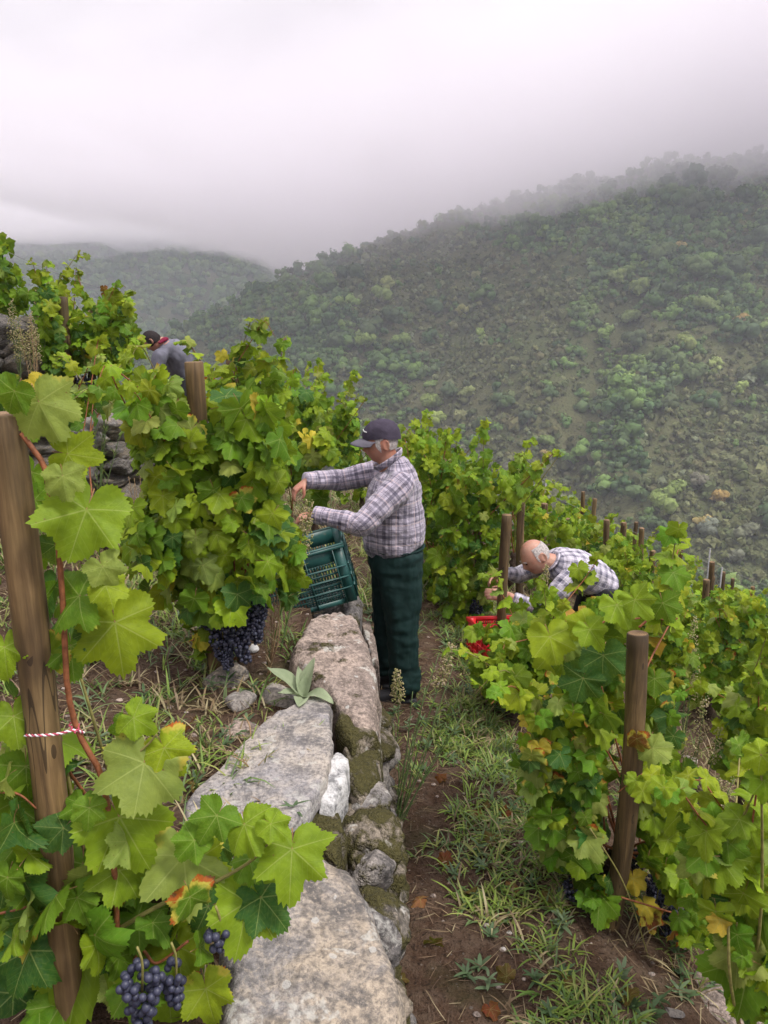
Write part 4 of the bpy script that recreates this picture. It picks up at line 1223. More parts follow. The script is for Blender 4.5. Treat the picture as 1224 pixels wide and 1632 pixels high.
# stakes of the lower rows
for (px, py, Y, r, lb) in [
    (868, 803, 7.6, 0.034, 'small stake left of the pair above the head of the bending picker'),
    (904, 827, 8.2, 0.036, 'stake straight above the head of the bending picker'),
    (967, 829, 8.8, 0.036, 'tall bare stake above the back of the bending picker'),
    (1023, 842, 9.6, 0.034, 'leaning stake high in the lower rows, near a yellow shoot tip'),
    (1040, 878, 8.6, 0.034, 'stake below the leaning one in the lower rows'),
    (1135, 896, 9.4, 0.034, 'upper of two dark stakes standing one before the other'),
    (1126, 924, 8.0, 0.036, 'lower of two dark stakes standing one before the other'),
    (918, 862, 8.9, 0.03, 'short stake end among leaves above the back of the bending picker')]:
    stake(lb, px, py, Y, r, px - (4 if py < 890 else 6))
# the rows that fall away behind
rng = np.random.default_rng(77)
spots = []
for yy in np.arange(6.6, 15.5, 1.15):
    for xx in np.arange(1.3, 9.5, 1.05):
        x = xx + rng.normal(0, .18) + 0.12 * (yy - 6); y = yy + rng.normal(0, .22)
        u, v = proj(np.array([x, y, Hs(x, y) + 0.7]))
        if 835 < u < 1290 and not (u < 960 and y < 7.1): spots.append((x, y))
rowlabel = 'leafy vine in the lower rows falling away behind the bending picker'
for i, (x, y) in enumerate(spots):
    g = Hs(x, y)
    hgt = rng.uniform(0.70, 1.02)
    ts = np.linspace(0, 6.283, 9)[:-1]
    u0, v0 = proj(np.array([x, y, g + 0.12])); u1, v1 = proj(np.array([x, y, g + hgt]))
    w = rng.uniform(0.34, 0.52) * FPX / y
    poly = [(u0 - w * .55, v0), (u0 + w * .55, v0), (u0 + w * .9, v0 * .6 + v1 * .4), (u1 + w * .65, v1 * .85 + v0 * .15), (u1 + w * .15, v1), (u1 - w * .4, v1 * .95 + v0 * .05), (u0 - w * .9, v0 * .55 + v1 * .45)]
    edge = v1 < 800 + 0.36 * (u1 - 835) + 18
    side = 'near the picture edge' if u1 > 1150 else 'below the tall bare stake' if u1 > 1010 else 'above the bending picker'
    rl = ('leafy vine on the far rim of the lower rows, ' if edge else 'leafy vine amid the lower rows, ') + side
    vine(rl, x, y, [(poly, y, 0.36, 170 if y < 10 else 120, (0.085, 0.135))], [GREEN, SUNNY, SUNNY][rng.integers(3)], 600 + i, 70 if y < 10 else 40, 'LD' if y > 9 else 'MD', 2, group='vines of the lower rows', shoots=3)
for i in range(16):      # further stakes among them
    x, y = spots[rng.integers(len(spots))]
    if y < 8.5: continue
    u, v = proj(np.array([x + .1, y, Hs(x + .1, y) + 1.22]))
    stake('small dark stake in the lower rows ' + ('near the picture edge' if u > 1150 else 'right of the bending picker' if u > 1010 else 'above the bending picker'), u, v, y, 0.033)
# rows at the back left of the path, beyond the standing picker
for i, (x, y) in enumerate([(-1.9, 9.2), (-1.6, 10.4), (0.3, 8.6), (-0.3, 9.8), (0.9, 9.4), (1.6, 8.7), (0.6, 10.6)]):
    g = Hs(x, y)
    u0, v0 = proj(np.array([x, y, g + 0.15])); u1, v1 = proj(np.array([x, y, g + 1.0])); w = 0.42 * FPX / y
    poly = [(u0 - w * .6, v0), (u0 + w * .6, v0), (u0 + w, v0 * .6 + v1 * .4), (u1 + w * .5, v1), (u1 - w * .4, v1), (u0 - w, v0 * .55 + v1 * .45)]
    vine('vine at the far end of the lower path, beyond the standing picker', x, y, [(poly, y, 0.35, 130, (0.085, 0.13))], LUSH, 700 + i, 40, 'LD', 2, group='vines at the far end of the path')
# thin metal posts and the wire
M['metal'] = simple('galvanised_metal', (0.24, 0.24, 0.24), 0.5, 0.2, 40, 0.5)
for px, py, Y, lb in [(870, 770, 11.5, 'thin pale metal post against the hillside above the dark stake'), (1132, 874, 11.5, 'thin pale metal post behind the two dark stakes'), (1151, 904, 11.0, 'thin metal post end at the edge of the lower rows')]:
    p = at(px, py, Y); g = Hs(p[0], p[1]) - 0.1
    V, F = tube([(0, 0, 0), (0, 0, (p[2] - g) * .5), (0, 0, p[2] - g)], [0.011, 0.011, 0.011], 6)
    tag(obj('metal_post', mesh_np('metal_post', V, F, [M['metal']]), None, (p[0], p[1], g)), lb, 'post', 'thin metal posts at the edge of the rows')
def wire(label, a, b, sag, r=0.0035):
    a, b = np.array(a), np.array(b)
    t = np.linspace(0, 1, 30)
    pts = a + (b - a) * t[:, None]; pts[:, 2] -= sag * 4 * t * (1 - t)
    V, F = tube(pts - a, r, 5)
    tag(obj('wire', mesh_np('wire', V, F, [M['metal']]), None, tuple(a)), label, 'wire', 'wires strung over the rows')
wire('thin wire running from the top terrace vines down towards the red leaf', at(-20, 385, 6.2), at(170, 462, 6.9), 0.03, 0.0022)
wire('long thin wire strung over the lower rows in front of the hillside', at(540, 630, 11), at(1240, 940, 11.5), 0.10, 0.0024)
# ------------------------------------------------------------------ stones
def rock_geo(seed, dims, sub=4, planes=16, rough=0.05, sharp=0.12):
    """faceted boulder: a sphere cut by random planes, then roughened"""
    rng = np.random.default_rng(seed)
    V, F = {3: ICO3, 4: ICO4, 5: ICO5}[sub]
    D = V / np.linalg.norm(V, axis=1)[:, None]
    N = rng.normal(0, 1, (planes, 3)); N /= np.linalg.norm(N, axis=1)[:, None]
    dist = rng.uniform(0.60, 0.98, planes)
    q = D @ N.T
    q = np.where(q > 0.05, dist / np.maximum(q, 0.05), 9)
    r = -np.log(np.sum(np.exp(-np.minimum(q, 3) / sharp * 1.0), 1) + np.exp(-1.1 / sharp)) * sharp
    P = D * np.maximum(r, 0.35)[:, None]
    P = P * (1 + rough * noise3(P, 1.7, 4, seed)[:, None] * 1.6 + rough * 0.5 * noise3(P, 6.0, 3, seed + 3)[:, None])
    return P * np.asarray(dims), F

def slab_geo(outline, ztop, thick, seed, plane=(0, 0), round_=0.16, n=120, m=22, rough=0.012, bulge=0.0):
    """a stone with the given outline (world xy), softly rounded rim, rough faces"""
    o = np.asarray(outline, float)[:, :2]
    c = o.mean(0)
    loop = np.vstack([o, o[:1]])
    seg = np.linalg.norm(np.diff(loop, axis=0), axis=1); s = np.concatenate([[0], np.cumsum(seg)])
    t = np.linspace(0, s[-1], n, endpoint=False)
    R = np.stack([np.interp(t, s, loop[:, 0]), np.interp(t, s, loop[:, 1])], -1) - c
    R = R * (1 + 0.030 * vnoise(t * 11, t * 0 + seed, seed) + 0.018 * vnoise(t * 34, t * 0 + seed, seed + 2))[:, None]
    V = []
    prof = []
    rw = min(0.34, round_ * thick / max(0.1, np.abs(R).max()))
    for k in range(12): prof.append(((1 - rw) * k / 12, 0.0))
    for a in np.linspace(0, math.pi / 2, 7): prof.append((1 - rw * (1 - math.sin(a)), -round_ * thick * (1 - math.cos(a))))
    for a in np.linspace(0.2, 1, 6): prof.append((1 - 0.10 * a, -thick * (round_ + (1 - round_) * a)))
    for sc, dz in prof[1:]:
        V.append(np.column_stack([R * sc, np.full(n, dz)]))
    V = np.vstack([[[0, 0, 0]], *V])
    V[:, 2] += bulge * (1 - np.clip((V[:, 0] ** 2 + V[:, 1] ** 2) / (np.abs(R).max() ** 2), 0, 1))
    F = [(0, 1 + i, 1 + (i + 1) % n) for i in range(n)]
    for q in range(len(prof) - 2):
        a, b = 1 + q * n, 1 + (q + 1) * n
        for i in range(n):
            j = (i + 1) % n
            F.append((a + i, b + i, b + j)); F.append((a + i, b + j, a + j))
    W = V + np.array([c[0], c[1], 0])
    d1 = noise3(W, 4.0, 5, seed); d2 = noise3(W, 15, 4, seed + 9)
    ax = V.copy(); ax[:, 2] *= 0.3
    L = np.linalg.norm(ax, axis=1)[:, None] + 1e-6
    V = V + ax / L * (rough * 0.9 * d1 + rough * 0.5 * d2)[:, None]
    fac = np.array([mnoise.cell(Vector((p[0] * 7 + seed, p[1] * 7, 0))) for p in W]) if False else 0
    V[:, 2] += rough * 0.9 * d1 + rough * 0.35 * d2
    side = np.clip(-V[:, 2] / (0.25 * thick), 0, 1)
    st = np.abs(((W[:, 2] * 14 + 0.5 * d1 + seed * 0.37) % 1.0) - 0.5) * 2
    hv = np.column_stack([V[:, 0], V[:, 1], np.zeros(len(V))]); hv /= np.linalg.norm(hv, axis=1)[:, None] + 1e-6
    V = V + hv * (side * (st - 0.6) * 0.018)[:, None]
    V[:, 2] += ztop + plane[0] * V[:, 0] + plane[1] * V[:, 1]
    return V + np.array([c[0], c[1], 0]), np.array(F)

wall = thing('terrace_wall', 'low dry stone terrace wall with big lichened slabs beside the path', 'stone wall', (0.0, 3.0, 0.0))
WO = np.array([0.0, 3.0, 0.0])
def wall_slab(px, z, thick, mat, seed, plane=(0, 0), label=None, **kw):
    out = [at_plane(u, v, z, plane[0], plane[1], *ref) for (u, v), ref in [(p, (kw.get('x0', 0), kw.get('y0', 3))) for p in px]]
    c = np.mean(out, 0)
    V, F = slab_geo(out, c[2], thick, seed, plane, kw.get('round_', 0.16), rough=kw.get('rough', 0.012), bulge=kw.get('bulge', 0))
    o = obj('stone', mesh_np('stone', V - WO, F, [M[mat]]), wall)
    if label: o['label'] = label
    return o
wall_slab([(395, 1388), (450, 1362), (508, 1348), (552, 1385), (590, 1440), (618, 1510), (640, 1590), (648, 1680), (600, 1800), (470, 1860), (380, 1790), (345, 1650), (350, 1500)], 0.70, 0.55, 'rock', 1, (-0.10, 0.03), 'broad lichened slab nearest the camera', y0=1.7, bulge=0.05, rough=0.014)
wall_slab([(283, 1302), (300, 1266), (350, 1215), (405, 1160), (445, 1126), (505, 1102), (526, 1112), (531, 1190), (522, 1240), (480, 1305), (440, 1328), (340, 1342)], 0.735, 0.20, 'rock_pale', 2, (-0.02, 0.07), 'flat pale slab lying across the wall', y0=2.5, round_=0.22, rough=0.010)
wall_slab([(470, 1020), (492, 985), (545, 966), (572, 985), (592, 1040), (607, 1100), (606, 1160), (570, 1170), (520, 1120), (478, 1080), (458, 1048)], 0.70, 0.60, 'rock_tan', 3, (-0.12, 0.06), 'large pinkish boulder under the green crate', y0=3.4, round_=0.26, bulge=0.05, rough=0.018)
wall_slab([(520, 1216), (538, 1198), (556, 1212), (553, 1250), (532, 1286), (508, 1282)], 0.64, 0.22, 'rock_white', 4, (-0.2, 0.05), 'small white patched stone beside the pale slab', y0=2.5, bulge=0.03)
wall_slab([(470, 1306), (508, 1280), (540, 1292), (556, 1336), (536, 1374), (496, 1350)], 0.58, 0.3, 'rock_moss', 5, (-0.1, 0), y0=2.2, bulge=0.04)
wall_slab([(545, 1180), (585, 1160), (610, 1190), (606, 1260), (575, 1290), (548, 1250)], 0.52, 0.45, 'rock_moss', 6, (-0.35, 0), y0=2.7, bulge=0.05)
wall_slab([(530, 1286), (575, 1280), (608, 1310), (612, 1380), (590, 1420), (555, 1370)], 0.44, 0.40, 'rock_moss', 7, (-0.4, 0), y0=2.3, bulge=0.05)
wall_slab([(600, 1270), (628, 1285), (641, 1340), (632, 1400), (606, 1380)], 0.20, 0.30, 'rock_tan', 8, (-0.3, 0.05), y0=2.7, bulge=0.03)
wall_slab([(548, 1120), (590, 1140), (606, 1180), (560, 1200), (535, 1160)], 0.60, 0.4, 'rock_moss', 9, (-0.3, 0), y0=3.0, bulge=0.04)
wall_slab([(540, 950), (566, 938), (580, 958), (572, 990), (548, 985)], 0.62, 0.5, 'rock_dark', 10, (-0.1, 0.1), y0=4.2, bulge=0.03)
wall_slab([(470, 975), (510, 955), (548, 950), (556, 972), (500, 990)], 0.64, 0.45, 'rock_dark', 11, (0.12, 0.05), y0=4.1, bulge=0.02)
wall_slab([(572, 990), (588, 985), (598, 1020), (606, 1060), (592, 1050)], 0.40, 0.5, 'rock_tan', 12, (-0.3, 0.1), y0=3.9, bulge=0.02)
rng = np.random.default_rng(51)
k = 0
for zc in (0.06, 0.20, 0.33, 0.46):          # the wall's face: small rough stones, packed with soil and moss
    y = 1.35 + rng.uniform(0, 0.2)
    while y < 4.9:
        w = rng.uniform(0.10, 0.24)
        x = float(wall_x(y)) - 0.040 - 0.10 * zc + rng.normal(0, 0.022)
        V, F = rock_geo(50 + k, (rng.uniform(0.08, 0.12), w * 0.62, rng.uniform(0.065, 0.10)), 4, 8, 0.10, 0.03)
        a = rng.normal(0, 0.25); R = np.array([[math.cos(a), -math.sin(a), 0], [math.sin(a), math.cos(a), 0], [0, 0, 1]])
        mt = ['rock_moss', 'rock_dark', 'rock_tan', 'rock'][rng.choice(4, p=[.62, .36, .02, .0])]
        obj('stone', mesh_np('stone', V @ R.T + np.array([x, y, zc + rng.normal(0, 0.02)]) - WO, F, [M[mt]]), wall)
        y += w; k += 1
for k, (px, py, w, z) in enumerate([(562, 930, 16, 0.66), (585, 1030, 12, 0.42), (548, 985, 10, 0.64), (590, 1075, 14, 0.55), (600, 1140, 12, 0.5), (576, 965, 12, 0.55)]):
    p = at_plane(px, py, z); s = w * np.linalg.norm(p - np.array([0, 0, CAM_Z])) / FPX / 2
    V, F = rock_geo(190 + k, (s, s * 1.1, s * .8), 3, 10)
    obj('stone', mesh_np('stone', V + p - WO, F, [M['rock_white']]), wall)

# dry stone walls of the upper terraces: flat stones in uneven courses
RV = [rock_geo(200 + k, (1, 1, 1), 4, 9, 0.07, 0.035) for k in range(10)]
RMESH = {mt: [mesh_np('stone', V, F, [M[mt]], False) for V, F in RV] for mt in ('rock', 'rock_dark', 'rock_pale')}
def dry_wall(label, fx, y0, y1, ztop, seed, hmin=0.07, hmax=0.16):
    rng = np.random.default_rng(seed)
    root = thing('stone_wall', label, 'stone wall', (float(fx(y0)), y0, 0))
    O = np.array([float(fx(y0)), y0, 0.0])
    yy = y0
    ys = np.linspace(y0, y1, 200); xs = fx(ys)
    s = np.concatenate([[0], np.cumsum(np.hypot(np.diff(xs), np.diff(ys)))])
    zb = min(Hs(float(fx(y)) + 0.25, y) for y in (y0, (y0 + y1) / 2, y1)) - 0.05
    z = zb
    while z < ztop:
        h = rng.uniform(hmin, hmax)
        t = rng.uniform(-0.2, 0)
        while t < s[-1]:
            w = rng.uniform(0.16, 0.42)
            m = min(max(t + w / 2, 0), s[-1])
            x, y = np.interp(m, s, xs), np.interp(m, s, ys)
            j = min(198, int(np.searchsorted(s, m)))
            a = math.atan2(ys[j + 1] - ys[j], xs[j + 1] - xs[j])
            hh = h * rng.uniform(0.8, 1.25)
            mt = ['rock', 'rock_dark', 'rock_pale'][rng.choice(3, p=[.45, .35, .2])]
            o = obj('stone', RMESH[mt][rng.integers(10)], root)
            o.location = (x - O[0] + rng.normal(0, .025), y - O[1] + rng.normal(0, .02), z + hh / 2 - O[2])
            o.rotation_euler = (rng.normal(0, .10), rng.normal(0, .08), a + rng.normal(0, .12))
            o.scale = (w * 0.60, rng.uniform(0.13, 0.20), hh * 0.66)
            t += w * 0.98
        z += h * 0.92
    return root
dry_wall('rough dry stone wall of grey schist below the top terrace vines', wall2_x, 4.4, 7.3, 1.50, 5)
dry_wall('short stone wall higher up beside the vine at the picture edge', wall3_x, 5.6, 7.2, 2.10, 6)

def rock(label, px, py, wpx, aspect, mat, seed, z=None, tall=0.6, sink=0.3, group=None):
    if z is None:
        p = at_plane(px, py, 0.66)
        for _ in range(6): p = at_plane(px, py, Hs(p[0], p[1]))
    else: p = at_plane(px, py, z)
    s = wpx * np.linalg.norm(p - np.array([0, 0, CAM_Z])) / FPX / 2
    V, F = rock_geo(seed, (s, s * aspect, s * tall), 4, 12)
    o = obj('rock', mesh_np('rock', V, F, [M[mat]]), None, (p[0], p[1], p[2] + s * tall * (1 - 2 * sink) * 0.6))
    o.rotation_euler = (0, 0, seed * 0.7)
    return tag(o, label, 'rock', group or 'loose rocks on the soil')
rock('blocky grey rock under the hanging bunches', 366, 1084, 74, 0.8, 'rock', 301, tall=0.62)
rock('dark lichened rock between two grey rocks', 386, 1122, 56, 0.8, 'rock_dark', 302, tall=0.7)
rock('pale blocky rock against the flat wall slab', 446, 1114, 70, 0.9, 'rock_pale', 303, tall=0.6)
rock('flat tan rock half buried beside the pale slab', 382, 1166, 84, 0.8, 'rock_tan', 304, tall=0.22)
rock('small pink stone on the bare soil beside the pale slab', 364, 1204, 22, 0.7, 'rock_pink', 305, tall=0.5)
rock('small tan stone at the edge of the near leaves', 292, 1216, 26, 1.0, 'rock_tan', 306, tall=0.9)
rock('white stone lying below the bunches, nearest the green weeds', 405, 1035, 24, 0.8, 'rock_white', 307, tall=0.6)
rock('second white stone below the bunches', 380, 1044, 20, 0.8, 'rock_white', 308, tall=0.7)
rock('dark slaty stone leaning on the pinkish boulder', 492, 1062, 44, 0.7, 'rock_dark', 309, z=0.68, tall=0.7)
rock('tan rock at the foot of the near vine in the bottom corner', 1150, 1600, 92, 1.0, 'rock_tan', 310, tall=0.5)
rock('tall pale rock behind the near vine of the lower terrace', 1098, 1372, 46, 0.7, 'rock_pale', 311, tall=1.3)
rock('pale rock among dry grass behind the near vine', 1128, 1420, 48, 0.9, 'rock_pale', 312, tall=0.6)
rock('grey stone at the edge of the bare soil patch in the lower rows', 1098, 1215, 26, 0.9, 'rock', 313, tall=0.6)
rock('flat grey flake on the soil near the bottom edge', 1070, 1616, 40, 0.5, 'rock_dark', 314, tall=0.2)
rng = np.random.default_rng(9)
PEB = [mesh_np('pebble', *rock_geo(400 + k, (1, 0.8, 0.6), 3, 9), [M[m]], True) for k, m in enumerate(('rock', 'rock_tan', 'rock_pale', 'rock_pink'))]
parts = []
for _ in range(650):
    x, y = rng.uniform(-1.6, 1.6), rng.uniform(1.5, 5.5)
    if -0.22 < x - float(wall_x(y)) < 0.10: continue
    s = rng.uniform(0.004, 0.014) * (2.0 if rng.uniform() < .06 else 1)
    V, F = RV[rng.integers(10)]
    parts.append((V * s * np.array([1, .8, .6]) + np.array([x, y, Hs(x, y) + s * .2]), F))
V, F = join(parts)
tag(obj('pebbles', mesh_np('pebbles', V, F, [M['rock_tan']])), 'small loose stones scattered over the brown soil', 'pebbles', kind='stuff')

# ------------------------------------------------------------------ grass, litter
def blade_mat():
    t = NT('grass_blade')
    col = t.n('ShaderNodeAttribute', attribute_name='tint').outputs['Color']
    pr = t.bsdf(col, 0.5, None, 0.35)
    tr = t.n('ShaderNodeBsdfTranslucent'); t.l(col, tr.inputs['Color'])
    mx = t.n('ShaderNodeMixShader'); mx.inputs[0].default_value = 0.3
    t.l(pr, mx.inputs[1]); t.l(tr.outputs[0], mx.inputs[2])
    return t.done(mx.outputs[0])
M['blade'] = blade_mat()
def blades(base, az, L, w, lean, bend, tint, seg=4):
    """arching strips; everything vectorised"""
    n = len(base)
    t = np.linspace(0, 1, seg + 1)
    d = np.stack([np.cos(az), np.sin(az), np.zeros(n)], -1); side = np.stack([-np.sin(az), np.cos(az), np.zeros(n)], -1)
    ang = lean[:, None] + bend[:, None] * t[None]
    st = L[:, None] / seg
    hx = np.concatenate([np.zeros((n, 1)), np.cumsum(np.sin(ang[:, 1:]) * st, 1)], 1)
    hz = np.concatenate([np.zeros((n, 1)), np.cumsum(np.cos(ang[:, 1:]) * st, 1)], 1)
    ctr = base[:, None] + d[:, None] * hx[..., None] + np.array([0, 0, 1.0]) * hz[..., None]
    wid = (w[:, None] * np.minimum(1, 0.55 + 2.2 * t[None]) * np.sqrt(np.maximum(1 - t[None] ** 2.2, 0.003)))[..., None] * 0.5
    A = ctr - side[:, None] * wid; B = ctr + side[:, None] * wid
    V = np.stack([A, B], 2).reshape(n, -1, 3)
    q = np.array([(2 * k, 2 * k + 1, 2 * k + 3, 2 * k + 2) for k in range(seg)])
    F = (np.arange(n)[:, None, None] * (2 * seg + 2) + q[None]).reshape(-1, 4)
    T = np.repeat(np.concatenate([tint, np.ones((n, 1))], 1), 2 * seg + 2, 0)
    return V.reshape(-1, 3), F, T
GREENS = np.array([(0.175, 0.270, 0.045), (0.230, 0.320, 0.055), (0.120, 0.210, 0.042), (0.280, 0.310, 0.085), (0.150, 0.225, 0.085)])
STRAWS = np.array([(0.36, 0.29, 0.16), (0.28, 0.21, 0.11), (0.42, 0.36, 0.20), (0.20, 0.14, 0.08)])
def grass_field(name, label, n_tuft, xr, yr, dens, per, Lr, wr, straw, seed, lean=(0.15, 0.7), bend=(0.4, 1.5), cat='grass'):
    rng = np.random.default_rng(seed)
    x = rng.uniform(*xr, n_tuft * 6); y = rng.uniform(*yr, n_tuft * 6)
    k = rng.uniform(0, 1, len(x)) < dens(x, y)
    x, y = x[k][:n_tuft], y[k][:n_tuft]
    m = len(x)
    cnt = rng.poisson(per, m) + 1
    idx = np.repeat(np.arange(m), cnt); N = len(idx)
    sc = rng.uniform(0.6, 1.25, m)[idx]
    bx = x[idx] + rng.normal(0, 0.018, N); by = y[idx] + rng.normal(0, 0.018, N)
    base = np.stack([bx, by, H(bx, by) - 0.008], -1)
    isst = (rng.uniform(0, 1, m) < straw)[idx] | (rng.uniform(0, 1, N) < straw * 0.4)
    tint = np.where(isst[:, None], STRAWS[rng.integers(0, 4, N)], GREENS[(rng.integers(0, 5, m)[idx] + (rng.uniform(0, 1, N) < .3)) % 5]) * rng.uniform(0.75, 1.25, (N, 1))
    V, F, T = blades(base, rng.uniform(0, 6.283, N), rng.uniform(*Lr, N) * sc, rng.uniform(*wr, N), rng.uniform(*lean, N), rng.uniform(*bend, N), tint)
    return tag(obj(name, mesh_np(name, V, F, [M['blade']], True, attrs={'tint': ('FLOAT_COLOR', T)})), label, cat, kind='stuff')
def d_path(x, y):
    u = x - wall_x(y)
    band = np.exp(-((x - 0.62 - 0.05 * vnoise(y * 1.5, y * 0 + 3, 4)) / 0.24) ** 2)
    foot = 1 - 0.9 * np.exp(-((x - 0.05) / 0.28) ** 2 - ((y - 4.35) / 0.40) ** 2)
    return foot * np.where(u > 0.10, np.clip(-0.02 + 0.75 * band + 0.60 * fbm(x * 2.6, y * 2.6, 15, 3), 0, 1) * smooth((u - 0.08) / 0.25), 0)
def d_upper(x, y):
    u = x - wall_x(y)
    return np.where((u < -0.35) & (x > wall2_x(y) + 0.15), np.clip(0.35 + 0.6 * fbm(x * 2, y * 2, 16, 3) + 0.35 * smooth((-u - 0.5) / 0.5), 0, 1), 0)
def d_right(x, y):
    return np.where(x > 0.95, np.clip(0.4 + 0.5 * fbm(x * 1.6, y * 1.6, 19, 3), 0, 1), 0)
def d_top(x, y):
    return np.where(x < wall2_x(y) - 0.12, 0.8, 0)
def d_far(x, y):
    return np.where(x > wall_x(y) - 1.5, np.clip(0.5 + 0.5 * fbm(x, y, 18, 3), 0, 1), 0)
grass_field('grass', 'green grass growing along the trodden path of the lower terrace', 1550, (0.0, 1.5), (1.5, 6.5), d_path, 7, (0.05, 0.13), (0.005, 0.0105), 0.12, 61, bend=(0.5, 1.9))
grass_field('terrace_grass', 'mixed green and straw grass on the upper terrace behind the nearest vine', 1500, (-2.8, -0.3), (1.5, 6.0), d_upper, 7, (0.06, 0.17), (0.005, 0.010), 0.32, 62)
grass_field('slope_grass', 'dry grass between the vines of the lower slope', 1500, (0.95, 5.5), (2.2, 9.0), d_right, 7, (0.08, 0.22), (0.004, 0.008), 0.60, 63)
grass_field('top_grass', 'dry grass along the edge of the top terrace', 600, (-5.0, -1.8), (4.5, 9.0), d_top, 8, (0.12, 0.32), (0.004, 0.008), 0.5, 64)
grass_field('far_grass', 'yellow green grass at the far end of the path', 1300, (-3.0, 1.6), (5.8, 11.5), d_far, 8, (0.10, 0.26), (0.007, 0.013), 0.45, 65)
# litter: straw and dead stems lying on the soil
rng = np.random.default_rng(66)
N = 8500
x = rng.uniform(-2.2, 2.6, N); y = rng.uniform(1.4, 6.5, N)
k = np.abs(x - wall_x(y) + 0.08) > 0.17
x, y = x[k], y[k]; N = len(x)
az = rng.uniform(0, 6.283, N); L = rng.uniform(0.02, 0.12, N)
z = H(x, y) + rng.uniform(0.003, 0.016, N); z2 = H(x + np.cos(az) * L * .6, y + np.sin(az) * L * .6)
base = np.stack([x, y, z], -1)
tn = np.array([(0.30, 0.22, 0.12), (0.20, 0.13, 0.075), (0.38, 0.31, 0.18), (0.13, 0.08, 0.05), (0.24, 0.16, 0.10)])[rng.integers(0, 5, N)] * rng.uniform(0.7, 1.2, (N, 1))
V, F, T = blades(base, az, L, rng.uniform(0.0022, 0.005, N), np.full(N, 1.52) + rng.normal(0, .10, N), rng.normal(0, 0.25, N), tn, 3)
tag(obj('litter', mesh_np('litter', V, F, [M['blade']], True, attrs={'tint': ('FLOAT_COLOR', T)})), 'straw and dead stems littering the brown soil', 'litter', kind='stuff')
# small broad leaved weeds
def rosettes(name, label, n, xr, yr, dens, seed):
    rng = np.random.default_rng(seed)
    x = rng.uniform(*xr, n * 6); y = rng.uniform(*yr, n * 6)
    k = rng.uniform(0, 1, len(x)) < dens(x, y); x, y = x[k][:n], y[k][:n]
    m = len(x); idx = np.repeat(np.arange(m), 9); N = len(idx)
    zoff = np.tile(np.linspace(0, 0.05, 9), m) * rng.uniform(0, 1.3, m)[idx]
    base = np.stack([x[idx], y[idx], H(x[idx], y[idx]) + zoff], -1)
    az = np.tile(np.arange(9) * 2.4, m) + rng.uniform(0, 6, m)[idx]
    tn = np.array([(0.10, 0.16, 0.07), (0.14, 0.20, 0.10), (0.075, 0.13, 0.05)])[rng.integers(0, 3, m)[idx]] * rng.uniform(0.8, 1.2, (N, 1))
    V, F, T = blades(base, az, rng.uniform(0.03, 0.065, N), rng.uniform(0.010, 0.018, N), rng.uniform(0.7, 1.2, N), rng.uniform(0.2, 0.8, N), tn, 4)
    tag(obj(name, mesh_np(name, V, F, [M['blade']], True, attrs={'tint': ('FLOAT_COLOR', T)})), label, 'weeds', kind='stuff')
rosettes('weeds', 'small broad leaved weeds dotted over the path and terrace soil', 330, (-1.8, 1.7), (1.5, 6), lambda x, y: np.where(np.abs(x - wall_x(y)) > 0.14, 0.6, 0), 67)
# moss on the wall face
rng = np.random.default_rng(68)
# fallen leaves, turned red and brown
FL = [(700, 1236, 'r'), (755, 1292, 'r'), (800, 1296, 'r'), (786, 1336, 'n'), (708, 1372, 'r'), (820, 1412, 'o'), (808, 1556, 'n'), (782, 1608, 'r'), (670, 1432, 'o'), (770, 1284, 'n'), (850, 1700, 'r'), (640, 1560, 'n'), (795, 1125, 'r'), (870, 1430, 'n'),
      (300, 1155, 'r'), (375, 1052, 'r'), (352, 1062, 'o'), (310, 1250, 'n'), (1000, 1590, 'n'), (1130, 1190, 'r'), (1040, 1290, 'r'), (905, 1560, 'n'), (745, 1420, 'n'), (690, 1500, 'n')]
for i, (u, v, tn) in enumerate(FL):
    p = at_plane(u, v, 0.3)
    for _ in range(8): p = at_plane(u, v, Hs(p[0], p[1]) + 0.02)
    o = bpy.data.objects.new('fallen_leaf', LEAF_MD[i % 8]); C.objects.link(o)
    o.location = tuple(p); s = rng.uniform(0.035, 0.055)
    o.scale = (s, s, s); o.rotation_euler = (rng.normal(0, .5), rng.normal(0, .5), rng.uniform(0, 6.28))
    o.color = (*[c * 0.9 for c in {'r': RED, 'o': (0.42, 0.16, 0.08), 'n': BROWN}[tn]], 0.0)
    tag(o, {'r': 'curled dark red vine leaf fallen on the soil', 'o': 'curled pale orange vine leaf fallen on the soil', 'n': 'dry brown vine leaf fallen on the soil'}[tn], 'leaf', 'fallen vine leaves')

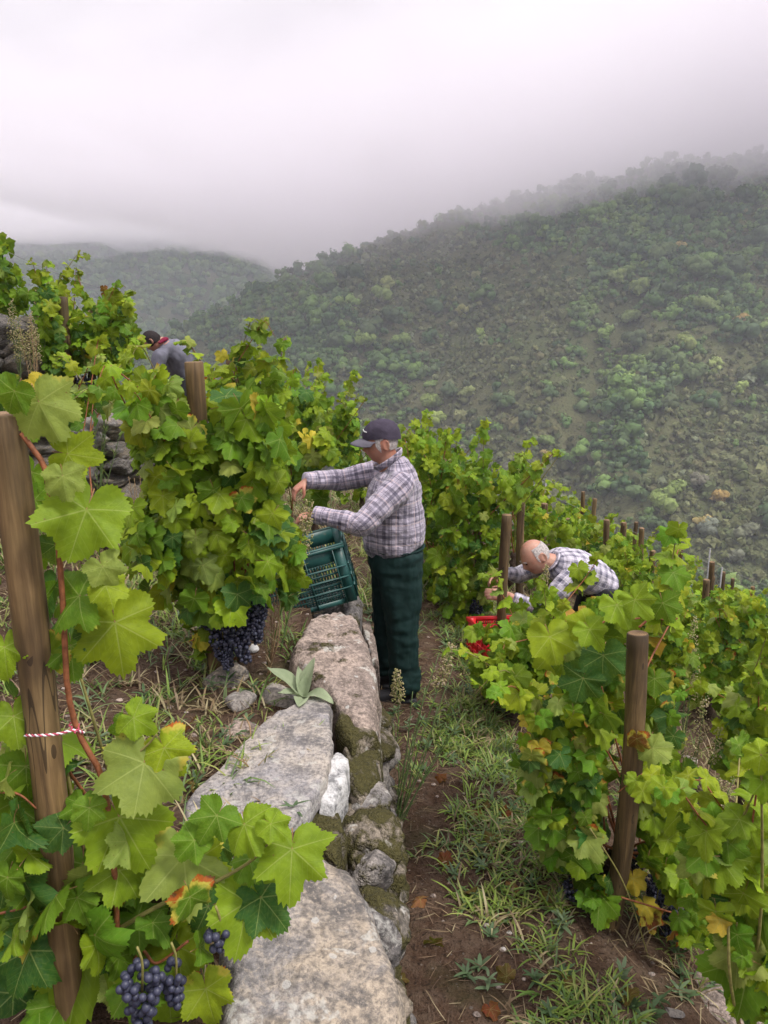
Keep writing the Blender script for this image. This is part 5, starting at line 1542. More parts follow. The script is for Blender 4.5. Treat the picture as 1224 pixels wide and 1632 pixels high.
# ------------------------------------------------------------------ weeds that stand as single plants
M['stem'] = simple('green_stem', (0.13, 0.19, 0.07), 0.7)
M['stem_dry'] = simple('dry_stem', (0.30, 0.20, 0.11), 0.8)
def seed_mat():
    t = NT('seed_fluff')
    col = t.n('ShaderNodeAttribute', attribute_name='tint').outputs['Color']
    pr = t.bsdf(col, 0.9, None, 0.1)
    tr = t.n('ShaderNodeBsdfTranslucent'); t.l(col, tr.inputs['Color'])
    mx = t.n('ShaderNodeMixShader'); mx.inputs[0].default_value = 0.35
    t.l(pr, mx.inputs[1]); t.l(tr.outputs[0], mx.inputs[2])
    return t.done(mx.outputs[0])
M['seed'] = seed_mat()
def weed(label, foot, top, Y, seed, head=0.3, n_leaf=60, leafL=0.06, fluff=True, dry=False, stems=1, fan=0.10):
    """tall fleabane: upright stem, narrow leaves, loose plume of pale seed heads"""
    rng = np.random.default_rng(seed)
    p0 = at(foot[0], foot[1], Y) if foot[1] is not None else None
    g = Hs(p0[0], p0[1])
    p0 = np.array([p0[0], p0[1], g])
    p1 = at(top[0], top[1], Y)
    root = thing('tall_weed', label, 'weed', tuple(p0), 'tall weeds between the vines')
    LV = [[], [], []]; SV = []; nL = 0; FV, FF, FT, nF = [], [], [], 0
    for sidx in range(stems):
        e = p1 - p0 + (rng.normal(0, fan, 3) * np.array([1, .6, .5]) if sidx else 0)
        if sidx: e = e * rng.uniform(0.65, 1.0)
        mid = e * 0.5 + rng.normal(0, 0.02, 3)
        c = spline([(rng.normal(0, .01), rng.normal(0, .01), -0.02), mid, e], 14)
        V, F = tube(c, np.linspace(0.0042, 0.0016, 14), 5)
        obj('stem', mesh_np('stem', V, F, [M['stem_dry' if dry else 'stem']]), root)
        n = n_leaf // stems + 4
        t = rng.uniform(0.08, 1.0 - head * 0.4, n)
        b = np.stack([np.interp(t, np.linspace(0, 1, 14), c[:, k]) for k in range(3)], -1)
        tn = (STRAWS if dry else GREENS)[rng.integers(0, 4, n)] * rng.uniform(0.75, 1.15, (n, 1))
        V, F, T = blades(b, rng.uniform(0, 6.283, n), leafL * (1.2 - 0.6 * t) * rng.uniform(0.7, 1.2, n), rng.uniform(0.004, 0.0075, n), rng.uniform(0.3, 0.9, n), rng.uniform(0.2, 0.8, n), tn, 3)
        LV[0].append(V); LV[1].append(F + nL); LV[2].append(T); nL += len(V)
        if fluff:
            Lh = np.linalg.norm(e)
            m = 300 if stems < 3 else 130
            t = 1 - head * rng.uniform(0, 1, m) ** 0.8
            b = np.stack([np.interp(t, np.linspace(0, 1, 14), c[:, k]) for k in range(3)], -1)
            rr = (0.020 + 0.10 * (1 - t) / head * head) * rng.uniform(0.3, 1, m) * min(1, Lh / 0.6)
            a = rng.uniform(0, 6.283, m)
            b = b + np.stack([np.cos(a) * rr, np.sin(a) * rr, rr * 0.9], -1)
            for q in b:
                s = rng.uniform(0.0028, 0.0058)
                V = ICO1[0] * s * rng.uniform(0.6, 1.3, (12, 1)) + q
                FV.append(V); FF.append(ICO1[1] + nF); nF += len(V)
                col = np.array([(0.50, 0.43, 0.22), (0.42, 0.40, 0.17), (0.58, 0.49, 0.32), (0.32, 0.34, 0.13)])[rng.integers(4)]
                FT.append(np.repeat([[*col, 1]], 12, 0))
    o = obj('narrow_leaves', mesh_np('narrow_leaves', np.vstack(LV[0]), np.vstack(LV[1]), [M['blade']], True, attrs={'tint': ('FLOAT_COLOR', np.vstack(LV[2]))}), root)
    o['kind'] = 'stuff'
    if FV:
        o = obj('seed_heads', mesh_np('seed_heads', np.vstack(FV), np.vstack(FF), [M['seed']], True, attrs={'tint': ('FLOAT_COLOR', np.vstack(FT))}), root)
        o['kind'] = 'stuff'
weed('tall weed with pale seed plume in front of the green crate', (448, 1010), (494, 800), 3.45, 1, 0.42, 80, 0.07)
weed('second thin weed rising beside the seed plume at the crate', (430, 1050), (470, 850), 3.3, 2, 0.2, 60, 0.08, True)
weed('dry brown stalks at the edge of the pinkish boulder', (425, 1060), (440, 940), 3.2, 3, 0.2, 60, 0.06, False, True, 5, 0.07)
weed('fan of tall green broom shoots at the wall foot below the standing picker', (628, 1240), (700, 1040), 3.05, 4, 0.18, 120, 0.05, False, False, 9, 0.16)
weed('seeding weed standing over the broom shoots on the path', (640, 1200), (722, 1030), 3.25, 5, 0.25, 50, 0.05, True)
weed('small green weed at the heel of the standing picker', (625, 1150), (632, 1070), 3.55, 6, 0.3, 40, 0.05, True)
weed('large pale seeding weed behind the bare stake of the near vine', (1095, 1320), (1125, 1110), 3.6, 7, 0.32, 70, 0.06, True, False, 3, 0.10)
weed('pale flowering weed low between the near vine and the corner vine', (1120, 1340), (1170, 1240), 3.3, 8, 0.5, 50, 0.05, True, False, 3, 0.08)
weed('tall tan seed plume standing above the yellowish vine', (1095, 1120), (1108, 985), 4.8, 9, 0.5, 60, 0.06, True, False, 2, 0.03)
weed('green flowering weed between the near vine and the path', (900, 1200), (905, 1060), 3.3, 10, 0.35, 50, 0.05, True)
weed('tall green fleabane on the top terrace by the hanging bunch', (145, 690), (170, 570), 5.6, 11, 0.2, 120, 0.09, False, False, 6, 0.10)
weed('pale weeds on the stone wall at the picture edge', (30, 600), (18, 480), 6.0, 12, 0.4, 60, 0.08, True, False, 5, 0.20)
weed('dry weeds on the top terrace between the leaning stake and the edge', (55, 640), (48, 500), 5.9, 13, 0.4, 70, 0.08, True, True, 5, 0.12)
weed('grassy weed tuft hanging over the stone wall near the full vine', (215, 800), (222, 730), 4.9, 14, 0.3, 60, 0.09, False, True, 5, 0.10)
weed('small seeding weed in front of the bending picker', (860, 960), (872, 902), 4.9, 15, 0.4, 30, 0.05, True)
weed('short leafy weed growing on the bare soil near the pale slab', (322, 1225), (322, 1150), 2.55, 16, 0.2, 60, 0.05, False, False, 3, 0.03)
weed('dead red brown twig standing on the pale wall slab', (395, 1290), (372, 1200), 2.42, 17, 0.2, 12, 0.02, False, True, 3, 0.04)

# mullein: big felted leaves on the wall
def felt_mat():
    t = NT('mullein_leaf'); p = t.coord()
    c = t.mix(t.noise(p, 25, 4), (0.24, 0.31, 0.17), (0.38, 0.43, 0.28))
    pr = t.bsdf(c, 0.95, t.bump(t.noise(p, 120, 3), 0.5, 0.003), 0.1)
    tr = t.n('ShaderNodeBsdfTranslucent'); t.l(c, tr.inputs['Color'])
    mx = t.n('ShaderNodeMixShader'); mx.inputs[0].default_value = 0.25
    t.l(pr, mx.inputs[1]); t.l(tr.outputs[0], mx.inputs[2])
    return t.done(mx.outputs[0])
M['mullein'] = felt_mat()
mp = at_plane(484, 1112, 0.74)
mul = thing('mullein_plant', 'mullein rosette with thick felted pale green leaves on the wall', 'plant', tuple(mp))
def broad_leaf(az, L, W, lean, bend, seed):
    rng = np.random.default_rng(seed)
    n, m = 14, 6
    t = np.linspace(0, 1, n)
    ang = lean + bend * t
    x = np.concatenate([[0], np.cumsum(np.sin(ang[1:]) * L / (n - 1))]); z = np.concatenate([[0], np.cumsum(np.cos(ang[1:]) * L / (n - 1))])
    V = []
    for i in range(n):
        w = W * (math.sin(math.pi * min(1, 0.06 + 0.94 * t[i]) ** 0.85) ** 0.8 + 0.03) * 0.5
        for j in range(m + 1):
            s = -1 + 2 * j / m
            V.append((x[i] - abs(s) * w * 0.45 * math.cos(ang[i]), s * w, z[i] + abs(s) * w * 0.45 * math.sin(ang[i]) + 0.004 * math.sin(9 * t[i] + 4 * s)))
    V = np.array(V); F = []
    for i in range(n - 1):
        for j in range(m):
            a = i * (m + 1) + j
            F.append((a, a + 1, a + m + 2, a + m + 1))
    c, s = math.cos(az), math.sin(az)
    V = np.column_stack([V[:, 0] * c - V[:, 1] * s, V[:, 0] * s + V[:, 1] * c, V[:, 2]])
    return V, np.array(F)
for i, (az, L, W, le, be) in enumerate([(2.75, 0.20, 0.075, 0.75, 0.5), (0.9, 0.17, 0.065, 0.30, 0.25), (2.0, 0.13, 0.05, 0.35, 0.3), (-0.5, 0.15, 0.075, 1.0, 0.9), (-1.6, 0.13, 0.065, 1.1, 0.5), (3.6, 0.12, 0.05, 0.9, 0.5), (1.4, 0.10, 0.04, 0.2, 0.2)]):
    V, F = broad_leaf(az, L, W, le, be, i)
    obj('leaf', mesh_np('leaf', V, F, [M['mullein']]), mul)
# twigs
def twig(label, a, b, z, r=0.004):
    p, q = at_plane(*a, z), at_plane(*b, z)
    m = (p + q) / 2 + np.array([0.01, 0.0, 0.012])
    V, F = tube(spline([p, m, q], 8) - p, np.linspace(r, r * .6, 8), 6)
    tag(obj('twig', mesh_np('twig', V, F, [M['stem_dry']]), None, tuple(p)), label, 'twig', 'dead twigs lying about')
twig('forked dead twig beside the dark lichened rock', (345, 1160), (398, 1180), 0.70)
twig('dark twig crossing the flat tan rock', (388, 1140), (400, 1182), 0.73)
twig('long yellow straw lying on the near slab', (330, 1535), (372, 1632), 0.74, 0.0025)
# ------------------------------------------------------------------ people
def remesh(parts, voxel, iters=6, lam=0.5):
    """overlapping closed shells -> one continuous surface, smoothed"""
    me = bpy.data.meshes.new('tmp')
    Vs, Fs, n = [], [], 0
    for V, F in parts:
        Vs.append(np.asarray(V)); Fs += [tuple(int(i) + n for i in f) for f in F]; n += len(V)
    me.from_pydata([tuple(v) for v in np.vstack(Vs).tolist()], [], Fs)
    bm = bmesh.new(); bm.from_mesh(me)
    bmesh.ops.recalc_face_normals(bm, faces=bm.faces); bm.to_mesh(me); bm.free()
    o = bpy.data.objects.new('tmp', me); C.objects.link(o)
    md = o.modifiers.new('r', 'REMESH'); md.mode = 'VOXEL'; md.voxel_size = voxel
    dg = bpy.context.evaluated_depsgraph_get()
    ev = o.evaluated_get(dg); m2 = ev.to_mesh()
    V = np.empty(len(m2.vertices) * 3); m2.vertices.foreach_get('co', V); V = V.reshape(-1, 3)
    F = np.array([tuple(p.vertices) for p in m2.polygons])
    E = np.empty(len(m2.edges) * 2, np.int32); m2.edges.foreach_get('vertices', E); E = E.reshape(-1, 2)
    ev.to_mesh_clear()
    bpy.data.objects.remove(o); bpy.data.meshes.remove(me)
    deg = np.bincount(E.ravel(), minlength=len(V))[:, None]
    for _ in range(iters):
        S = np.zeros_like(V)
        np.add.at(S, E[:, 0], V[E[:, 1]]); np.add.at(S, E[:, 1], V[E[:, 0]])
        V = V + lam * (S / np.maximum(deg, 1) - V)
    return V, F

def normals(V, F):
    N = np.zeros_like(V)
    fn = np.cross(V[F[:, 1]] - V[F[:, 0]], V[F[:, 2]] - V[F[:, 0]])
    for k in range(F.shape[1]): np.add.at(N, F[:, k], fn)
    return N / (np.linalg.norm(N, axis=1)[:, None] + 1e-12)

def limb(pts, radii, sides=14, squash=None, n=14, up=None):
    p = spline(pts, n)
    t = np.linspace(0, 1, len(radii))
    r = np.interp(np.linspace(0, 1, n), t, radii)
    sq = None if squash is None else np.interp(np.linspace(0, 1, n), t, squash) if np.ndim(squash) else squash
    return tube(p, r, sides, True, squash=sq, up=up)

def head_geo(center, fwd, up=(0, 0, 1), scale=1.0, jaw=1.0):
    """head with brow, nose, mouth, chin and ears; local +Y is the face"""
    V = ICO5[0].copy(); F = ICO5[1]
    x, y, z = V[:, 0].copy(), V[:, 1].copy(), V[:, 2].copy()
    X = x * 0.077; Yy = y * 0.098; Z = z * 0.118
    low = np.clip(-z, 0, 1)
    X *= 1 - 0.26 * low ** 1.5
    Yy = np.where(y < 0, Yy * (1 - 0.30 * low), Yy * (1 - 0.04 * low))
    Yy = np.where((y > 0.25), Yy * 0.93 + 0.004, Yy)
    def bump(cx, cy, cz, sx, sz, amt, front=True):
        nonlocal Yy
        w = np.exp(-((X - cx) / sx) ** 2 - ((Z - cz) / sz) ** 2) * (y > 0.05)
        Yy = Yy + amt * w
    bump(0, 0, 0.022, 0.045, 0.012, 0.006)            # brow
    for s in (-1, 1):
        bump(s * 0.030, 0, 0.002, 0.014, 0.010, -0.009)   # eye sockets
        bump(s * 0.042, 0, -0.028, 0.018, 0.020, 0.005)   # cheeks
    bump(0, 0, -0.004, 0.008, 0.018, 0.010)           # nose bridge
    bump(0, 0, -0.026, 0.011, 0.011, 0.024)           # nose tip
    bump(0, 0, -0.040, 0.018, 0.006, 0.006)
    bump(0, 0, -0.052, 0.020, 0.005, 0.007)           # upper lip
    bump(0, 0, -0.060, 0.022, 0.003, -0.008)          # mouth
    bump(0, 0, -0.068, 0.018, 0.006, 0.006)           # lower lip
    bump(0, 0, -0.095, 0.022, 0.016, 0.010 * jaw)     # chin
    L = np.stack([X, Yy, Z], -1)
    parts = [(L, F)]
    for s in (-1, 1):                                   # ears
        a = np.linspace(0, 6.283, 15)[:-1]
        E = []
        ring = [(s * (0.074 + 0.012 * (0.4 + 0.6 * math.sin(t * 0.5) ** 2)), -0.012 - 0.010 + 0.017 * math.cos(t), -0.006 + 0.031 * math.sin(t)) for t in a]
        ring.append(ring[0]); ring.append(ring[1])
        parts.append(tube(ring, 0.0052, 6))
        ev = ICO3[0] * np.array([0.008, 0.016, 0.028]) + np.array([s * 0.074, -0.020, -0.008])
        parts.append((ev, ICO3[1]))
    f = np.asarray(fwd, float); f /= np.linalg.norm(f)
    u = np.asarray(up, float); u = u - f * (u @ f); u /= np.linalg.norm(u)
    R = np.stack([np.cross(f, u), f, u], -1)
    c = np.asarray(center)
    return [((v * scale) @ R.T + c, fa) for v, fa in parts], R, (L * scale, F)

def hand_geo(wrist, d, palm_n, thumb_dir, curl=0.5, s=1.0):
    """palm and five unequal bent fingers; d: towards the fingertips, palm_n: out of the palm"""
    d = np.asarray(d, float); d /= np.linalg.norm(d)
    n = np.asarray(palm_n, float); n = n - d * (n @ d); n /= np.linalg.norm(n)
    w = np.asarray(thumb_dir, float); w = w - d * (w @ d) - n * (w @ n); w /= np.linalg.norm(w)
    o = np.asarray(wrist, float)
    P = lambda a, b, c: o + s * (a * d + b * w + c * n)
    parts = [limb([P(-0.03, 0, 0), P(0.02, 0, 0), P(0.055, 0.002, 0), P(0.09, 0, 0)], [0.029 * s, 0.034 * s, 0.042 * s, 0.040 * s], 12, 0.42, 8, up=n)]
    for k, (off, L) in enumerate([(0.030, 0.070), (0.010, 0.078), (-0.010, 0.073), (-0.029, 0.058)]):
        c = curl * (0.85 + 0.1 * k)
        p0 = P(0.078, off, 0); a = 0.35 * c; pts = [P(0.06, off * 0.9, 0), p0]
        cur = np.array([0.078, off, 0.0])
        for seg, fr in enumerate((0.45, 0.30, 0.25)):
            a += c * (0.45 + 0.25 * seg)
            cur = cur + L * fr * np.array([math.cos(a), off * 0.6, math.sin(a)])
            pts.append(P(*cur))
        parts.append(limb(pts, [0.0095 * s, 0.0095 * s, 0.009 * s, 0.0082 * s, 0.0070 * s], 8, None, 10))
    parts.append(limb([P(0.018, 0.026, 0.006), P(0.045, 0.050, 0.014), P(0.072, 0.056, 0.028 * (1 + curl)), P(0.094, 0.048, 0.034 * (1 + curl))], [0.013 * s, 0.0115 * s, 0.0100 * s, 0.0078 * s], 8, None, 9))
    return parts

def skin_mat(name, col, red):
    t = NT(name); p = t.coord()
    c = t.mix(t.rng(t.noise(p, 16, 4), 0.35, 0.7), col, red)
    c = t.mix(t.math('MULTIPLY', t.rng(t.noise(p, 70, 3), 0.5, 0.7), 0.35), c, tuple(v * 0.6 for v in col))
    nd = t.n('ShaderNodeBsdfPrincipled')
    t.l(c, nd.inputs['Base Color']); nd.inputs['Roughness'].default_value = 0.5
    nd.inputs['Subsurface Weight'].default_value = 0.12; nd.inputs['Subsurface Radius'].default_value = (0.01, 0.004, 0.002)
    t.l(t.bump(t.noise(p, 90, 4, 0.7), 0.35, 0.003), nd.inputs['Normal'])
    return t.done(nd.outputs[0])
M['skin'] = skin_mat('weathered_skin', (0.42, 0.225, 0.155), (0.46, 0.175, 0.115))
M['skin_pale'] = skin_mat('weathered_skin_pale', (0.50, 0.29, 0.21), (0.50, 0.22, 0.15))

def plaid_mat(name, base, dark, line, per, wide, soft=0.62, light=(0.62, 0.55, 0.60)):
    """woven checks in cloth coordinates (metres along and around each panel)"""
    t = NT(name)
    a = t.n('ShaderNodeAttribute', attribute_name='cloth')
    sp = t.n('ShaderNodeSeparateXYZ'); t.l(a.outputs['Vector'], sp.inputs[0])
    out = []
    for ax in (0, 1):
        f = t.math('FRACT', t.math('DIVIDE', sp.outputs[ax], per if ax == 0 else per * 1.08))
        k = t.ramp(f, wide, 'CONSTANT')
        l1 = t.math('MULTIPLY', t.math('GREATER_THAN', f, 0.645), t.math('LESS_THAN', f, 0.685))
        l2 = t.math('MULTIPLY', t.math('GREATER_THAN', f, 0.44), t.math('LESS_THAN', f, 0.475))
        fine = t.math('GREATER_THAN', t.math('FRACT', t.math('MULTIPLY', sp.outputs[ax], 160.0)), 0.5)
        out.append((k, l1, l2, fine))
    both = t.math('ADD', t.math('MULTIPLY', out[0][0], 0.5), t.math('MULTIPLY', out[1][0], 0.5))
    c = t.mix(t.math('POWER', both, soft), base, dark)
    c = t.mix(t.math('MULTIPLY', t.math('ADD', out[0][1], out[1][1]), 0.55, clamp=True), c, line)
    c = t.mix(t.math('MULTIPLY', t.math('ADD', out[0][2], out[1][2]), 0.60, clamp=True), c, dark)
    p = t.coord()
    c = t.mix(t.math('MULTIPLY', t.rng(t.noise(p, 9, 4), 0.35, 0.7), 0.25), c, light)
    fold = t.math('ADD', t.math('MULTIPLY', t.noise(t.mapping(p, (5, 5, 9)), 1.0, 4, 0.55, 0.8), 1.0), t.math('MULTIPLY', t.noise(p, 34, 3), 0.22))
    nd = t.n('ShaderNodeBsdfPrincipled'); t.l(c, nd.inputs['Base Color']); nd.inputs['Roughness'].default_value = 0.9
    nd.inputs['Specular IOR Level'].default_value = 0.15; nd.inputs['Sheen Weight'].default_value = 0.25
    t.l(t.bump(fold, 0.8, 0.03), nd.inputs['Normal'])
    return t.done(nd.outputs[0])
WIDE1 = [(0.0, 0.9), (0.17, 0.0), (0.27, 0.42), (0.40, 0.0), (0.72, 0.55), (0.80, 0.0)]
M['plaid'] = plaid_mat('checked_shirt', (0.40, 0.36, 0.43), (0.030, 0.028, 0.055), (0.58, 0.43, 0.41), 0.112, WIDE1, 0.52, (0.50, 0.45, 0.52))
WIDE2 = [(0.0, 1.0), (0.38, 0.0), (0.50, 0.35), (0.56, 0.0), (0.82, 0.35), (0.88, 0.0)]
M['plaid_grey'] = plaid_mat('grey_checked_shirt', (0.60, 0.56, 0.63), (0.06, 0.06, 0.10), (0.66, 0.62, 0.68), 0.072, WIDE2, 0.7, (0.7, 0.66, 0.74))

def cloth_mat(name, col, var=0.3, spec=0.2, rough=0.8, fold=0.7, st=(4, 4, 2.2)):
    t = NT(name); p = t.coord()
    n = t.noise(t.mapping(p, st), 1.0, 4, 0.55, 0.6)
    c = t.mix(t.rng(n, 0.3, 0.7), tuple(v * (1 - var) for v in col), tuple(v * (1 + var) for v in col))
    h = t.math('ADD', n, t.math('MULTIPLY', t.noise(p, 260, 2), 0.03))
    return t.done(t.bsdf(c, rough, t.bump(h, fold, 0.03), spec))
M['trousers'] = cloth_mat('green_trousers', (0.0085, 0.027, 0.025), 0.4, 0.2, 0.75, 0.8)
M['dark_cloth'] = cloth_mat('dark_trousers', (0.03, 0.03, 0.035))
M['cap'] = cloth_mat('cap_cloth', (0.055, 0.046, 0.066), 0.25, 0.15, 0.9, 0.4, (14, 14, 14))
M['bill'] = cloth_mat('bill_cloth', (0.115, 0.108, 0.130), 0.15, 0.2, 0.8, 0.2, (14, 14, 14))
M['thread'] = simple('white_thread', (0.72, 0.72, 0.72), 0.8)
M['shoe'] = simple('shoe_leather', (0.022, 0.022, 0.026), 0.5)
M['hair_grey'] = simple('grey_hair', (0.42, 0.38, 0.36), 0.8, 0.45, 90, 0.2, 0.9, 0.004)
M['hair_dark'] = simple('dark_hair', (0.022, 0.016, 0.016), 0.7, 0.4, 90, 0.2, 0.9, 0.004)
M['grey_jersey'] = cloth_mat('grey_jersey', (0.165, 0.165, 0.20), 0.2, 0.1, 0.95, 0.8)
M['red_hood'] = cloth_mat('red_hood', (0.17, 0.018, 0.042), 0.3, 0.1, 0.95)
M['eye'] = simple('eye', (0.02, 0.015, 0.012), 0.2, 0.1)

def cloth_coords(V, bones):
    """bones: (p0, p1, radius, axis reference, offset) -> cloth coordinates of the nearest panel"""
    best = np.full(len(V), 9e9); out = np.zeros((len(V), 3))
    for p0, p1, r, ref, off in bones:
        p0, p1 = np.asarray(p0, float), np.asarray(p1, float)
        d = p1 - p0; L = np.linalg.norm(d); d /= L
        t = np.clip((V - p0) @ d, 0, L)
        q = V - p0 - t[:, None] * d
        dist = np.linalg.norm(q, axis=1) / r
        a = np.asarray(ref, float); a = a - d * (a @ d); a /= np.linalg.norm(a); b = np.cross(d, a)
        th = np.arctan2(q @ b, q @ a)
        k = dist < best
        best[k] = dist[k]
        out[k, 0] = (th * r)[k] + off; out[k, 1] = ((V - p0) @ d)[k] + off * 1.7
    return out

def shell(name, parent, origin, V, F, mat, bones=None):
    at_ = {'cloth': ('FLOAT_VECTOR', cloth_coords(V, bones))} if bones else None
    return obj(name, mesh_np(name, V - origin, F, [mat], True, attrs=at_), parent)

def wrinkle(V, F, amt, scale, seed, aniso=(1, 1, 1)):
    N = normals(V, F)
    return V + N * (amt * noise3(V * np.asarray(aniso), scale, 4, seed))[:, None]

# ---- the standing picker
Y0 = 4.40
root = thing('person', 'person in checked shirt, dark cap and green trousers picking beside the green crate', 'person', (0.07, Y0, 0.0))
O = np.array([0.07, Y0, 0.0])
hc = np.array([-0.018, Y0 - 0.005, 1.565])
fw = np.array([-1.0, -0.10, -0.16])
hp, HR, HL = head_geo(hc, fw)
shL, elL, wrL = np.array([0.085, 4.215, 1.345]), np.array([-0.125, 4.075, 1.165]), np.array([-0.375, 4.16, 1.195])
shR, elR, wrR = np.array([0.030, 4.600, 1.365]), np.array([-0.250, 4.585, 1.310]), np.array([-0.455, 4.46, 1.330])
hips = [np.array([0.085, 4.315, 0.90]), np.array([0.050, 4.485, 0.90])]
knees = [np.array([0.110, 4.295, 0.48]), np.array([0.020, 4.505, 0.49])]
ankles = [np.array([0.125, 4.285, 0.085]), np.array([0.005, 4.515, 0.090])]
body = list(hp)
body.append(limb([(0.045, Y0, 1.40), (0.025, Y0, 1.46), (0.005, Y0, 1.52)], [0.075, 0.062, 0.060], 14))
body.append(limb([(0.07, Y0, 0.90), (0.06, Y0, 1.02), (0.062, Y0, 1.22), (0.065, Y0, 1.36), (0.06, Y0, 1.42)], [0.16, 0.17, 0.18, 0.17, 0.10], 18, [0.85, 0.88, 0.78, 0.65, 0.7]))
for a, b, c in ((shL, elL, wrL), (shR, elR, wrR)):
    body.append(limb([a, b, c], [0.055, 0.042, 0.028], 10, None, 16))
body += hand_geo(wrR + np.array([-0.01, 0, 0]), (-0.62, -0.30, -0.55), (-0.35, -0.1, 0.9) * np.array([-1, -1, -1]), (-0.2, -0.9, 0.0), 0.55)
body += hand_geo(wrL + np.array([-0.015, 0, 0]), (-0.9, 0.2, -0.25), (0.2, 0.3, -0.9), (0, 0.9, 0.2), 0.6)
for h, k, a in zip(hips, knees, ankles):
    body.append(limb([h, k, a], [0.085, 0.06, 0.04], 12))
    body.append(limb([a + np.array([0.03, 0, -0.02]), a + np.array([-0.05, 0, -0.035]), a + np.array([-0.13, 0, -0.05])], [0.03, 0.032, 0.025], 10))
V, F = remesh(body, 0.0062, 3, 0.4)
shell('body', root, O, V, F, M['skin'])
def brow_eye(parent, origin, hc, HR, scale=1.0):
    for s in (-1, 1):
        c = hc + HR @ np.array([s * 0.030, 0.084, 0.001]) * scale
        obj('eye', mesh_np('eye', ICO3[0] * 0.0055 * scale + c - origin, ICO3[1], [M['eye']]), parent)
        pts = [hc + HR @ np.array([s * q[0], q[1], q[2]]) * scale for q in ((0.014, 0.099, 0.017), (0.030, 0.096, 0.021), (0.046, 0.085, 0.015))]
        Vb, Fb = limb(pts, [0.004, 0.0048, 0.003], 6, 0.7, 7)
        obj('eyebrow', mesh_np('eyebrow', Vb - origin, Fb, [M['hair_grey']]), parent)
brow_eye(root, O, hc, HR)
def hair_cap(parent, origin, hc, HR, HL, cond, mat, off=0.004, name='hair', seed=1):
    V, F = HL
    N = normals(V, F)
    keep = cond(V[:, 0], V[:, 1], V[:, 2])
    fk = keep[F].all(1)
    idx = np.unique(F[fk]); mp_ = -np.ones(len(V), int); mp_[idx] = np.arange(len(idx))
    W = V[idx] + N[idx] * (off * (1 + 0.5 * noise3(V[idx], 60, 2, seed)))[:, None]
    W2 = V[idx] - N[idx] * 0.004
    Fk = mp_[F[fk]]
    n = len(idx)
    P = np.vstack([W, W2]) @ HR.T + hc - origin
    return obj(name, mesh_np(name, P, np.vstack([Fk, Fk[:, ::-1] + n]), [M[mat]]), parent)
hair_cap(root, O, hc, HR, HL, lambda x, y, z: (y < 0.040 - 0.5 * np.maximum(0, -z)) & (z > -0.045) & ((np.abs(x) > 0.03) | (y < 0)) & ~((np.abs(x) > 0.05) & (y > -0.035) & (y < 0.006) & (z < 0.022)), 'hair_grey', 0.003)

# shirt
torso = [limb([(0.075, Y0, 0.925), (0.058, Y0, 1.00), (0.056, Y0, 1.10), (0.058, Y0, 1.22), (0.066, Y0, 1.33), (0.060, Y0, 1.41), (0.040, Y0, 1.445)],
              [0.190, 0.204, 0.206, 0.212, 0.200, 0.135, 0.085], 22, [0.90, 0.94, 0.90, 0.80, 0.72, 0.78, 0.95], 26)]
for a, b, c, nm in ((shL, elL, wrL, 'L'), (shR, elR, wrR, 'R')):
    torso.append(limb([a * 0.75 + np.array([0.06, Y0, 1.30]) * 0.25, a, (a + b) / 2, b, (b + c) / 2, c], [0.085, 0.086, 0.076, 0.066, 0.058, 0.046], 14, None, 26))
    d = (c - b) / np.linalg.norm(c - b)
    torso.append(limb([c - d * 0.055, c - d * 0.02, c + d * 0.012], [0.050, 0.048, 0.047], 14, None, 6))
SV, SF = remesh(torso, 0.0105, 7, 0.5)
SV = wrinkle(SV, SF, 0.010, 9.0, 3, (1, 1, 1.6))
SV = wrinkle(SV, SF, 0.004, 26.0, 8)
TB = [((0.06, Y0, 0.92), (0.06, Y0, 1.36), 0.185, (-1, 0, 0), 0.0)]
AB = [(shL + (shL - elL) * 0.05, elL, 0.075, (0, 0, -1), 0.31), (elL, wrL, 0.060, (0, 0, -1), 0.37), (shR, elR, 0.075, (0, 0, -1), 0.53), (elR, wrR, 0.060, (0, 0, -1), 0.11)]
shirt = shell('shirt', root, O, SV, SF, M['plaid'], TB + AB)
# collar: a folded band round the neck, open at the front
ca = np.linspace(0.55, 2 * math.pi - 0.55, 26)
cl = np.stack([0.022 - 0.078 * np.cos(ca), Y0 + 0.082 * np.sin(ca), 1.462 - 0.052 * np.cos(ca)], -1)
Vc, Fc = tube(cl, 0.024, 8, True, squash=0.30, up=(0.35, 0, 1.0))
shell('collar', shirt, O, Vc, Fc, M['plaid'], [((0.02, Y0, 1.30), (0.02, Y0, 1.60), 0.08, (1, 0, 0), 0.43)])
for c, b in ((wrL, elL), (wrR, elR)):
    d = (c - b) / np.linalg.norm(c - b)
    Vc, Fc = limb([c - d * 0.05, c - d * 0.02, c + d * 0.012], [0.053, 0.052, 0.050], 16, None, 6)
    shell('cuff', shirt, O, Vc, Fc, M['plaid'], [(c - d * 0.1, c + d * 0.1, 0.05, (0, 0, 1), 0.21)])
